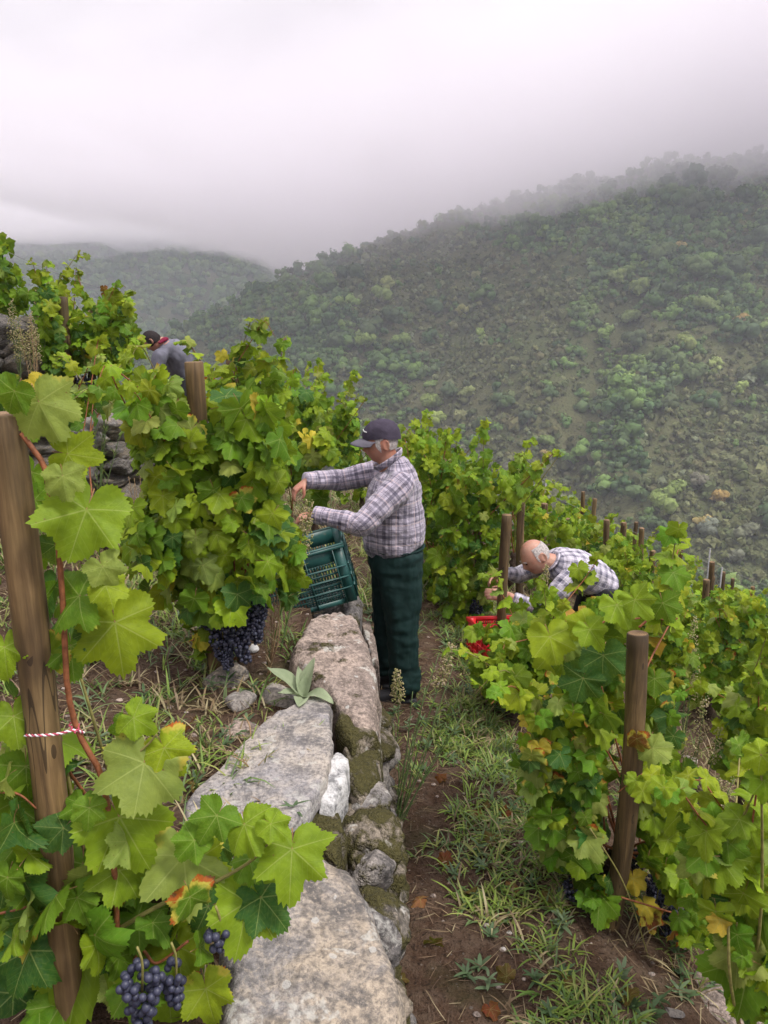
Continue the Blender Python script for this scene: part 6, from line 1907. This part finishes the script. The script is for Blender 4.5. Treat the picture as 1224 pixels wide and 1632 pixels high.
# trousers
tr = [limb([(0.07, Y0, 0.80), (0.068, Y0, 0.88), (0.066, Y0, 0.955)], [0.185, 0.190, 0.178], 22, [0.86, 0.90, 0.92], 8)]
for h, k, a in zip(hips, knees, ankles):
    tr.append(limb([h + np.array([0, 0, 0.02]), (h + k) / 2, k, (k + a) / 2, a + np.array([0, 0, -0.020])], [0.106, 0.092, 0.080, 0.074, 0.080], 18, [1.40, 1.32, 1.22, 1.15, 1.15], 24))
TV, TF = remesh(tr, 0.0105, 6, 0.5)
TV = wrinkle(TV, TF, 0.015, 5.0, 21, (1.6, 1.6, 0.6))
TV = wrinkle(TV, TF, 0.005, 14.0, 22, (1, 1, 1.3))
wz = np.exp(-((TV[:, 2] - 0.46) / 0.11) ** 2) + np.exp(-((TV[:, 2] - 0.14) / 0.10) ** 2) + 0.8 * np.exp(-((TV[:, 2] - 0.82) / 0.08) ** 2)
TV = TV + normals(TV, TF) * (0.012 * wz * noise3(TV * np.array([1.0, 1.0, 2.6]), 7.0, 3, 29))[:, None]
low = smooth((0.30 - TV[:, 2]) / 0.25)
TV = TV + normals(TV, TF) * (0.004 * low * np.sin(TV[:, 2] * 75 + 3 * TV[:, 0] * 10))[:, None]
trs = shell('trousers', root, O, TV, TF, M['trousers'])
wb = np.array([(0.066 - 0.168 * math.cos(a), Y0 + 0.184 * math.sin(a), 0.948 + 0.002 * math.sin(40 * a)) for a in np.linspace(0, 6.283, 61)])
Vw, Fw = tube(wb, 0.012, 6, False, squash=0.5)
obj('waistband', mesh_np('waistband', Vw - O, Fw, [M['trousers']]), trs)
for a in ankles:      # shoes
    g = Hs(a[0], a[1])
    z0 = g + 0.03
    Vs, Fs = remesh([limb([(a[0] + 0.075, a[1], z0 + 0.03), (a[0] + 0.02, a[1], z0 + 0.035), (a[0] - 0.07, a[1], z0 + 0.018), (a[0] - 0.165, a[1], z0 + 0.004), (a[0] - 0.185, a[1], z0)], [0.030, 0.045, 0.046, 0.042, 0.028], 14, [1.2, 1.15, 0.9, 0.7, 0.6], 14),
                     limb([(a[0] + 0.03, a[1], z0 + 0.02), (a[0] + 0.03, a[1], z0 + 0.09)], [0.046, 0.042], 12, None, 4),
                     (box((a[0] - 0.055, a[1], z0 - 0.022), (0.26, 0.085, 0.02)))], 0.008, 3)
    obj('shoe', mesh_np('shoe', Vs - O, Fs, [M['shoe']]), root)
# cap
Rc = HR
def cap_geo():
    n, m = 40, 12
    V, F = [], []
    for i in range(m + 1):
        ph = (math.pi / 2) * i / m
        for j in range(n):
            th = 2 * math.pi * j / n
            st = 1 + 0.010 * math.cos(6 * th)
            r = math.cos(ph) ** 0.85
            low = 0.0
            V.append((0.088 * r * math.sin(th) * st, 0.110 * r * math.cos(th) * st - 0.006, 0.100 * math.sin(ph) ** 1.0))
    for i in range(m):
        for j in range(n):
            a = i * n + j; b = i * n + (j + 1) % n
            F.append((a, b, b + n, a + n))
    V = np.array(V)
    back = np.clip(-V[:, 1] / 0.11, 0, 1)
    V[:, 2] -= 0.030 * back * (V[:, 2] < 0.02)
    return V, np.array(F)
CV, CF = cap_geo()
CV = CV + 0.0035 * np.stack([noise3(CV, 28, 3, 2), noise3(CV, 28, 3, 5), noise3(CV, 28, 3, 9)], -1)
cc = hc + HR @ np.array([0, -0.004, 0.036])
capo = obj('cap', mesh_np('cap', CV @ HR.T + cc - O, CF, [M['cap']]), root)
BV, BF = [], []
nb, mb = 22, 8
for i in range(mb + 1):
    t = i / mb
    for j in range(nb + 1):
        a = -1.15 + 2.3 * j / nb
        r0 = np.array([0.088 * math.sin(a), 0.104 * math.cos(a)])
        ext = 0.082 * math.cos(a * 1.18) ** 0.55 if abs(a * 1.18) < 1.57 else 0
        q = r0 + np.array([0.10 * math.sin(a) * t * ext * 2, ext * t])
        BV.append((q[0], q[1] - 0.006, 0.006 - 0.016 * t - 3.2 * q[0] ** 2 + 0.006 * math.sin(t * 3.1)))
for i in range(mb):
    for j in range(nb):
        a = i * (nb + 1) + j
        BF.append((a, a + 1, a + nb + 2, a + nb + 1))
BV = np.array(BV); BF = np.array(BF)
nB = len(BV)
BV2 = np.vstack([BV, BV - np.array([0, 0, 0.004])])
edge = [(i, i + 1) for i in range(nb)] + [(i * (nb + 1) + nb, (i + 1) * (nb + 1) + nb) for i in range(mb)] + [(mb * (nb + 1) + i + 1, mb * (nb + 1) + i) for i in range(nb)] + [((i + 1) * (nb + 1), i * (nb + 1)) for i in range(mb)]
BF2 = np.vstack([BF, BF[:, ::-1] + nB, np.array([(b, a, a + nB, b + nB) for a, b in edge])])
obj('bill', mesh_np('bill', BV2 @ HR.T + cc - O, BF2, [M['bill']]), capo)
obj('button', mesh_np('button', ICO2[0] * np.array([0.007, 0.007, 0.004]) @ HR.T + cc + HR @ np.array([0, -0.006, 0.101]) - O, ICO2[1], [M['cap']]), capo)
# small white embroidered mark and short word on the cap front
lg = []
for k, (a, z, w, h) in enumerate([(-0.10, 0.052, 0.010, 0.012), (0.02, 0.050, 0.004, 0.007), (0.09, 0.049, 0.004, 0.006), (0.15, 0.048, 0.003, 0.008), (0.21, 0.047, 0.004, 0.006), (0.28, 0.046, 0.004, 0.006), (0.35, 0.045, 0.003, 0.006), (0.42, 0.044, 0.004, 0.006)]):
    a2 = -a - 0.15
    r = math.cos(math.asin(min(1, z / 0.10))) ** 0.85
    c = np.array([0.0885 * r * math.sin(a2), 0.1115 * r * math.cos(a2) - 0.006, z + 0.001])
    ca_, sa_ = math.cos(-a2), math.sin(-a2)
    R = np.array([[ca_, -sa_, 0], [sa_, ca_, 0], [0, 0, 1]])
    Vb, Fb = box((0, 0, 0), (w, 0.004, h), R)
    lg.append(((Vb + c) @ HR.T + cc - O, Fb))
obj('embroidered_mark', mesh_np('embroidered_mark', *join(lg), [M['thread']], False), capo)

# ---- the bending picker
Pn = np.array([1.265, 5.50, 0.485]); Ph = np.array([1.66, 5.66, 0.29])
gz = Hs(1.68, 5.66)
root2 = thing('person', 'grey haired person in grey checked shirt bending among the vines above the red crate', 'person', (1.68, 5.66, gz))
O2 = np.array([1.68, 5.66, gz])
hc2 = np.array([1.125, 5.47, 0.545])
hp, HR2, HL2 = head_geo(hc2, (-0.86, -0.28, -0.52), (-0.45, 0.0, 0.9), 1.14)
s2L, e2L, w2L = np.array([1.335, 5.315, 0.405]), np.array([1.14, 5.22, 0.225]), np.array([0.905, 5.28, 0.305])
s2R, e2R, w2R = np.array([1.265, 5.675, 0.44]), np.array([1.045, 5.66, 0.335]), np.array([0.885, 5.50, 0.405])
body = list(hp)
body.append(limb([Pn + np.array([0.05, 0.02, -0.02]), Pn + np.array([-0.05, -0.01, 0.02]), hc2 + np.array([0.03, 0.01, -0.01])], [0.075, 0.064, 0.062], 12))
body.append(limb([Ph, (Pn + Ph) / 2, Pn], [0.14, 0.16, 0.12], 14, 0.8))
for a, b, c in ((s2L, e2L, w2L), (s2R, e2R, w2R)):
    body.append(limb([a, b, c], [0.055, 0.042, 0.030], 10, None, 16))
body += hand_geo(w2L + np.array([-0.015, 0, 0]), (-0.95, 0.05, 0.10), (0.1, 0.75, -0.4), (0.0, 0.2, 0.9), 0.42, 1.12)
body += hand_geo(w2R + np.array([-0.01, 0, 0]), (-0.80, -0.45, -0.30), (-0.1, -0.6, -0.7), (0.0, -0.6, 0.6), 0.50, 1.08)
legs2 = []
for s in (-1, 1):
    hpt = Ph + np.array([0.02, 0.09 * s, -0.04]); kn = np.array([1.60, 5.66 + 0.12 * s, gz + 0.40]); an = np.array([1.72, 5.66 + 0.13 * s, gz + 0.07])
    body.append(limb([hpt, kn, an], [0.085, 0.06, 0.042], 10)); legs2.append((hpt, kn, an))
V, F = remesh(body, 0.0068, 3, 0.4)
shell('body', root2, O2, V, F, M['skin_pale'])
brow_eye(root2, O2, hc2, HR2, 1.14)
hair_cap(root2, O2, hc2, HR2, HL2, lambda x, y, z: (z > -0.055) & (((z < 0.088) & (y < 0.030 - 0.4 * np.maximum(0, -z)) & ((np.abs(x) > 0.040) | (y < -0.045)))) & ~((np.abs(x) > 0.052) & (y > -0.04) & (y < 0.006) & (z < 0.022)), 'hair_grey', 0.0035, seed=4)
dT = (Pn - Ph) / np.linalg.norm(Pn - Ph)
sh = [limb([Ph - dT * 0.06 + np.array([0, 0, -0.02]), Ph + dT * 0.05, (Ph + Pn) / 2 + np.array([0, 0, 0.025]), Pn - dT * 0.05, Pn + dT * 0.02], [0.165, 0.185, 0.205, 0.185, 0.095], 20, [0.80, 0.80, 0.74, 0.70, 0.9], 22, up=(0, 0, 1))]
for a, b, c in ((s2L, e2L, w2L), (s2R, e2R, w2R)):
    sh.append(limb([a * 0.8 + Pn * 0.2, a, (a + b) / 2, b, (b + c) / 2, c + (c - b) * -0.12], [0.088, 0.086, 0.074, 0.064, 0.054, 0.045], 12, None, 22))
V, F = remesh(sh, 0.011, 7, 0.5)
V = wrinkle(wrinkle(V, F, 0.009, 10, 31), F, 0.004, 26, 33)
sh2 = shell('shirt', root2, O2, V, F, M['plaid_grey'], [(Ph, Pn, 0.17, (0, 0, 1), 0.0), (s2L, e2L, 0.075, (0, -1, 0), 0.3), (e2L, w2L, 0.06, (0, -1, 0), 0.2), (s2R, e2R, 0.075, (0, -1, 0), 0.5), (e2R, w2R, 0.06, (0, -1, 0), 0.13)])
ca = np.linspace(0.5, 2 * math.pi - 0.5, 22)
ax_f = np.array([-0.75, -0.15, 0.62]); ax_f /= np.linalg.norm(ax_f); a1 = np.cross(ax_f, (0, 1, 0)); a1 /= np.linalg.norm(a1); a2 = np.cross(ax_f, a1)
cl = np.array([Pn + np.array([-0.02, -0.005, 0.015]) + 0.078 * (math.cos(a) * a1 + math.sin(a) * a2) for a in ca])
Vc, Fc = tube(cl, 0.022, 8, True, squash=0.35, up=tuple(ax_f))
shell('collar', sh2, O2, Vc, Fc, M['plaid_grey'], [(Pn - ax_f * .1, Pn + ax_f * .1, 0.08, (0, 0, 1), 0.4)])
V, F = remesh([limb([Ph + dT * 0.10, Ph, Ph - dT * 0.08 + np.array([0, 0, -0.03])], [0.15, 0.165, 0.14], 16, 0.85, 8)] + [limb([h + np.array([0, 0, 0.03]), k, a], [0.115, 0.095, 0.085], 14, None, 16) for h, k, a in legs2], 0.012, 5)
shell('trousers', root2, O2, V, F, M['dark_cloth'])
for h, k, a in legs2:
    V, F = remesh([limb([a + np.array([0.07, 0, -0.03]), a + np.array([-0.03, 0, -0.025]), a + np.array([-0.16, 0, -0.045])], [0.035, 0.048, 0.034], 12, 0.9, 10), limb([a + np.array([0.02, 0, -0.03]), a + np.array([0.02, 0, 0.05])], [0.045, 0.043], 10, None, 4)], 0.009, 3)
    obj('shoe', mesh_np('shoe', V - O2, F, [M['shoe']]), root2)
V, F = limb([w2R + np.array([0.010, 0.03, 0.0]), w2R + np.array([0.016, 0.03, 0.0])], [0.034, 0.034], 14, None, 4)
bd = (w2R - e2R) / np.linalg.norm(w2R - e2R)
V, F = limb([w2R - bd * 0.006, w2R + bd * 0.006], [0.0335, 0.0335], 14, None, 4)
obj('wrist_band', mesh_np('wrist_band', V - O2, F, [M['shoe']]), root2)

# ---- the third picker, far up the row
gz = Hs(-2.25, 9.05)
root3 = thing('person', 'person in grey jersey with dark red hood bent over far up the row', 'person', (-2.25, 9.05, gz))
O3 = np.array([-2.25, 9.05, gz])
N3, H3 = np.array([-2.50, 8.93, 2.00]), np.array([-2.30, 9.05, 1.64])
hc3 = np.array([-2.615, 8.90, 2.02])
hp, HR3, HL3 = head_geo(hc3, (-0.72, 0.15, -0.68), (-0.6, 0, 0.75), 1.0)
arms3 = [(np.array([-2.50, 8.74, 1.84]), np.array([-2.60, 8.72, 1.58]), np.array([-2.78, 8.80, 1.42])), (np.array([-2.48, 9.14, 1.84]), np.array([-2.62, 9.18, 1.58]), np.array([-2.80, 9.05, 1.45]))]
legs3 = [(H3 + np.array([0, 0.1 * s, -0.02]), np.array([-2.28, 9.05 + 0.12 * s, gz + (1.6 - gz) * 0.52]), np.array([-2.22, 9.05 + 0.13 * s, gz + 0.07])) for s in (-1, 1)]
body = list(hp) + [limb([N3, (N3 + hc3) / 2, hc3], [0.07, 0.062, 0.06], 10), limb([H3, (H3 + N3) / 2, N3], [0.13, 0.15, 0.10], 12, 0.8)]
for a, b, c in arms3:
    body.append(limb([a, b, c], [0.05, 0.04, 0.028], 10)); body += hand_geo(c, c - b, (-0.3, 0, -0.9), (0, 0.9 if a[1] < 9 else -0.9, 0.1), 0.5)
for h, k, a in legs3: body.append(limb([h, k, a], [0.08, 0.06, 0.04], 10))
V, F = remesh(body, 0.008, 3, 0.4)
shell('body', root3, O3, V, F, M['skin'])
hair_cap(root3, O3, hc3, HR3, HL3, lambda x, y, z: (z > -0.05) & ((z > 0.05) | (y < 0.03)), 'hair_dark', 0.010)
d3 = (N3 - H3) / np.linalg.norm(N3 - H3)
V, F = remesh([limb([H3 - d3 * 0.06, H3 + d3 * 0.06, (H3 + N3) / 2 + np.array([0.03, 0, 0.03]), N3 - d3 * 0.06, N3 + d3 * 0.0], [0.17, 0.19, 0.225, 0.205, 0.09], 18, [0.8, 0.8, 0.72, 0.68, 0.9], 20, up=(0, 0, 1))]
              + [limb([a * 0.8 + N3 * 0.2, a, b, c], [0.085, 0.088, 0.066, 0.045], 12, None, 18) for a, b, c in arms3], 0.012, 6)
V = wrinkle(V, F, 0.010, 9, 41)
shell('jersey', root3, O3, V, F, M['grey_jersey'])
V, F = remesh([limb([N3 + np.array([-0.02, -0.13, 0.0]), N3 + np.array([0.015, -0.05, 0.035]), N3 + np.array([0.02, 0.04, 0.04]), N3 + np.array([-0.02, 0.12, 0.01])], [0.018, 0.034, 0.036, 0.018], 12, 0.75, 14)], 0.009, 4)
shell('hood', root3, O3, wrinkle(V, F, 0.006, 18, 43), F, M['red_hood'])
V, F = remesh([limb([H3 + d3 * 0.08, H3, H3 - d3 * 0.06], [0.15, 0.165, 0.14], 14, 0.85, 8)] + [limb([h, k, a], [0.11, 0.09, 0.08], 12, None, 14) for h, k, a in legs3], 0.012, 5)
shell('trousers', root3, O3, V, F, M['dark_cloth'])

# ------------------------------------------------------------------ crates
def plastic(name, col):
    t = NT(name); p = t.coord()
    c = t.mix(t.rng(t.noise(p, 12, 4), 0.4, 0.7), col, tuple(v * 1.35 + 0.01 for v in col))
    c = t.mix(t.math('MULTIPLY', t.rng(t.noise(p, 40, 4), 0.58, 0.70), 0.35), c, (0.16, 0.14, 0.11))
    return t.done(t.bsdf(c, 0.42, t.bump(t.noise(p, 60, 3), 0.15, 0.002), 0.45))
M['crate_green'] = plastic('green_plastic', (0.012, 0.066, 0.060))
M['crate_red'] = plastic('red_plastic', (0.55, 0.012, 0.018))

def panel(L, Hh, th=0.004, slots=True, handle=False):
    """one lattice side in its own plane: x along, z up, y out"""
    P = []
    B = lambda x0, x1, z0, z1, y0=-th / 2, y1=th / 2: P.append(box(((x0 + x1) / 2, (y0 + y1) / 2, (z0 + z1) / 2), (abs(x1 - x0), y1 - y0, abs(z1 - z0))))
    e = 0.055                                  # solid corners
    B(-L / 2, -L / 2 + e, 0, Hh); B(L / 2 - e, L / 2, 0, Hh)
    x0, x1 = -L / 2 + e, L / 2 - e
    rows = [(0.0, 0.028), (0.086, 0.094), (0.150, 0.158), (0.214, 0.222)]
    for a, b in rows: B(x0, x1, a, b)
    if handle:
        B(x0, -0.06, 0.222, Hh); B(0.06, x1, 0.222, Hh); B(-0.06, 0.06, Hh - 0.022, Hh)
    else:
        B(x0, x1, 0.250, Hh)
        rows.append((0.250, Hh))
    n = max(6, int((x1 - x0) / 0.0165))
    zl = [(0.028, 0.086), (0.094, 0.150), (0.158, 0.214)] + ([] if handle else [(0.222, 0.250)])
    for a, b in zl:
        mid = (a + b) / 2
        if b - a > 0.04: B(x0, x1, mid - 0.004, mid + 0.004)
        for k in range(1, n):
            x = x0 + (x1 - x0) * k / n
            B(x - 0.0035, x + 0.0035, a, b, -th / 2 + 0.0004, th / 2 - 0.0004)
    # outer ribs
    for z in (0.090, 0.154, 0.218): B(-L / 2 + 0.004, L / 2 - 0.004, z - 0.003, z + 0.003, th / 2, th / 2 + 0.012)
    for x in (x0, x0 + (x1 - x0) / 3, x0 + 2 * (x1 - x0) / 3, x1):
        B(x - 0.003, x + 0.003, 0.0, Hh - 0.012, th / 2 + 0.0003, th / 2 + 0.0115)
    return join(P)
def crate(label, center, R, mat, group, L=0.56, W=0.37, Hh=0.30, name='harvest_crate'):
    R = np.asarray(R); c = np.asarray(center)
    root = thing(name, label, 'crate', tuple(c), group)
    root.matrix_basis = Matrix(np.block([[R, c[:, None]], [np.zeros((1, 3)), np.ones((1, 1))]]).tolist())
    for nm, ln, off, a, hd in (('side_panel', L, W / 2, 0, False), ('side_panel', L, W / 2, math.pi, False), ('end_panel', W - 0.006, L / 2, -math.pi / 2, True), ('end_panel', W - 0.006, L / 2, math.pi / 2, True)):
        V, F = panel(ln, Hh, handle=hd)
        V = V + np.array([0, off, 0])
        ca, sa = math.cos(a), math.sin(a)
        V = np.column_stack([V[:, 0] * ca - V[:, 1] * sa, V[:, 0] * sa + V[:, 1] * ca, V[:, 2]])
        obj(nm, mesh_np(nm, V, F, [mat], False), root)
    rim = []
    hw, hl, o = W / 2, L / 2, 0.014
    for (x0, x1, y0, y1) in ((-hl - o, hl + o, hw - 0.002, hw + o), (-hl - o, hl + o, -hw - o, -hw + 0.002), (hl - 0.002, hl + o, -hw + 0.0025, hw - 0.0025), (-hl - o, -hl + 0.002, -hw + 0.0025, hw - 0.0025)):
        rim.append(box(((x0 + x1) / 2, (y0 + y1) / 2, Hh - 0.004), (x1 - x0, y1 - y0, 0.010)))
    for (x0, x1, y0, y1) in ((-hl - o, hl + o, hw + o - 0.003, hw + o), (-hl - o, hl + o, -hw - o, -hw - o + 0.003), (hl + o - 0.003, hl + o, -hw, hw), (-hl - o, -hl - o + 0.003, -hw, hw)):
        rim.append(box(((x0 + x1) / 2, (y0 + y1) / 2, Hh - 0.017), (x1 - x0, y1 - y0, 0.016)))
    obj('rim', mesh_np('rim', *join(rim), [mat], False), root)
    bt = []
    for k in range(15):
        x = -hl + 0.02 + (L - 0.04) * k / 14
        bt.append(box((x, 0, 0.006), (0.012, W - 0.01, 0.006)))
    for k in range(11):
        y = -hw + 0.02 + (W - 0.04) * k / 10
        bt.append(box((0, y, 0.0125), (L - 0.01, 0.010, 0.006)))
    obj('bottom', mesh_np('bottom', *join(bt), [mat], False), root)
    return root
def rot(rx, ry, rz):
    from mathutils import Euler
    return np.array(Euler((rx, ry, rz), 'XYZ').to_matrix())
Rg = rot(0, rad(-15), rad(4))
c_br = np.array([-0.150, 4.05, 0.735])                      # its low near corner, towards the path
crate('dark green lattice harvest crate tilted on the wall top beside the standing picker', c_br - Rg @ np.array([0.30, -0.195, 0.0]), Rg, M['crate_green'], 'harvest crates', L=0.60, W=0.39, Hh=0.345)
p = at(806, 1035, 5.0); gz = Hs(p[0], p[1])
crate('red harvest crate half hidden behind the vine below the bending picker', (p[0] + 0.02, p[1], gz + 0.015), rot(rad(-4), rad(4), rad(15)), M['crate_red'], 'harvest crates', L=0.50, W=0.34, Hh=0.28)
# ------------------------------------------------------------------ air: low cloud on the hilltops and thin haze over the valley
def volume_mat(name, dens, col, aniso):
    t = NT(name)
    v = t.n('ShaderNodeVolumePrincipled')
    v.inputs['Color'].default_value = (*col, 1)
    v.inputs['Density'].default_value = dens
    v.inputs['Anisotropy'].default_value = aniso
    t.l(v.outputs[0], t.out.inputs['Volume'])
    return t.m

def cloud_bank(name, label, zb, zt, dens, amp, seed):
    xs = np.concatenate([np.linspace(-2600, -420, 30), np.arange(-400, 620, 11.0), np.linspace(640, 2600, 26)]); ys = np.concatenate([np.arange(90, 900, 14.0), np.linspace(900, 3200, 40)])
    X, Y = np.meshgrid(xs, ys)
    near = np.interp(X, [-260, -130, -50, 0, 70, 150, 260, 600], [84, 64, 38, 34, 45, 58, 70, 80])
    base = 84 + (near - 84) * smooth((820 - Y) / 200) * smooth((Y - 230) / 160)
    Zb = base + zb + amp * fbm(X / 130, Y / 90, seed, 4) + 0.5 * amp * fbm(X / 34, Y / 34, seed + 5, 3)
    Zt = np.interp(X, [-200, 0, 100, 250, 600], [112, 116, 135, 185, 190]) + zt + 60 * smooth((Y - 700) / 300)
    Zb = Zb + (Zt - 1 - Zb) * smooth((480 - Y) / 270)       # thins out to nothing towards the near side
    Zb = np.minimum(Zb, Zt - 0.5)
    nx, ny = len(xs), len(ys)
    V = np.vstack([np.stack([X, Y, Zb], -1).reshape(-1, 3), np.stack([X, Y, Zt], -1).reshape(-1, 3)])
    n = nx * ny
    F = []
    ii = (np.arange(ny - 1)[:, None] * nx + np.arange(nx - 1)[None]).ravel()
    F.append(np.stack([ii, ii + nx, ii + nx + 1, ii + 1], -1))
    F.append(np.stack([ii, ii + 1, ii + nx + 1, ii + nx], -1) + n)
    b = np.concatenate([np.arange(nx - 1), np.arange(ny - 1) * nx + nx - 1, (n - 1) - np.arange(nx - 1), (ny - 1 - np.arange(ny - 1)) * nx])
    e = np.concatenate([np.arange(1, nx), np.arange(1, ny) * nx + nx - 1, (n - 1) - np.arange(1, nx), (ny - 1 - np.arange(1, ny)) * nx])
    F.append(np.stack([b, e, e + n, b + n], -1))
    me = mesh_np(name, V, np.vstack(F), [volume_mat(name, dens, (0.97, 0.95, 0.98), 0.0)], True)
    return tag(obj(name, me), label, 'cloud', kind='stuff')
cloud_bank('clouds', 'low grey cloud lying over the hilltops', 0, 0, 0.0185, 14, 41)
cloud_bank('mist', 'thin veil of mist hanging below the cloud along the hilltop', -9, -6, 0.0036, 15, 47)

V, F = box((100, 900, 40), (5400, 4800, 320))
tag(obj('haze', mesh_np('haze', V, F, [volume_mat('valley_haze', 0.00046, (0.86, 0.91, 1.0), 0.2)], False)), 'thin pale haze filling the valley air', 'haze', kind='stuff')
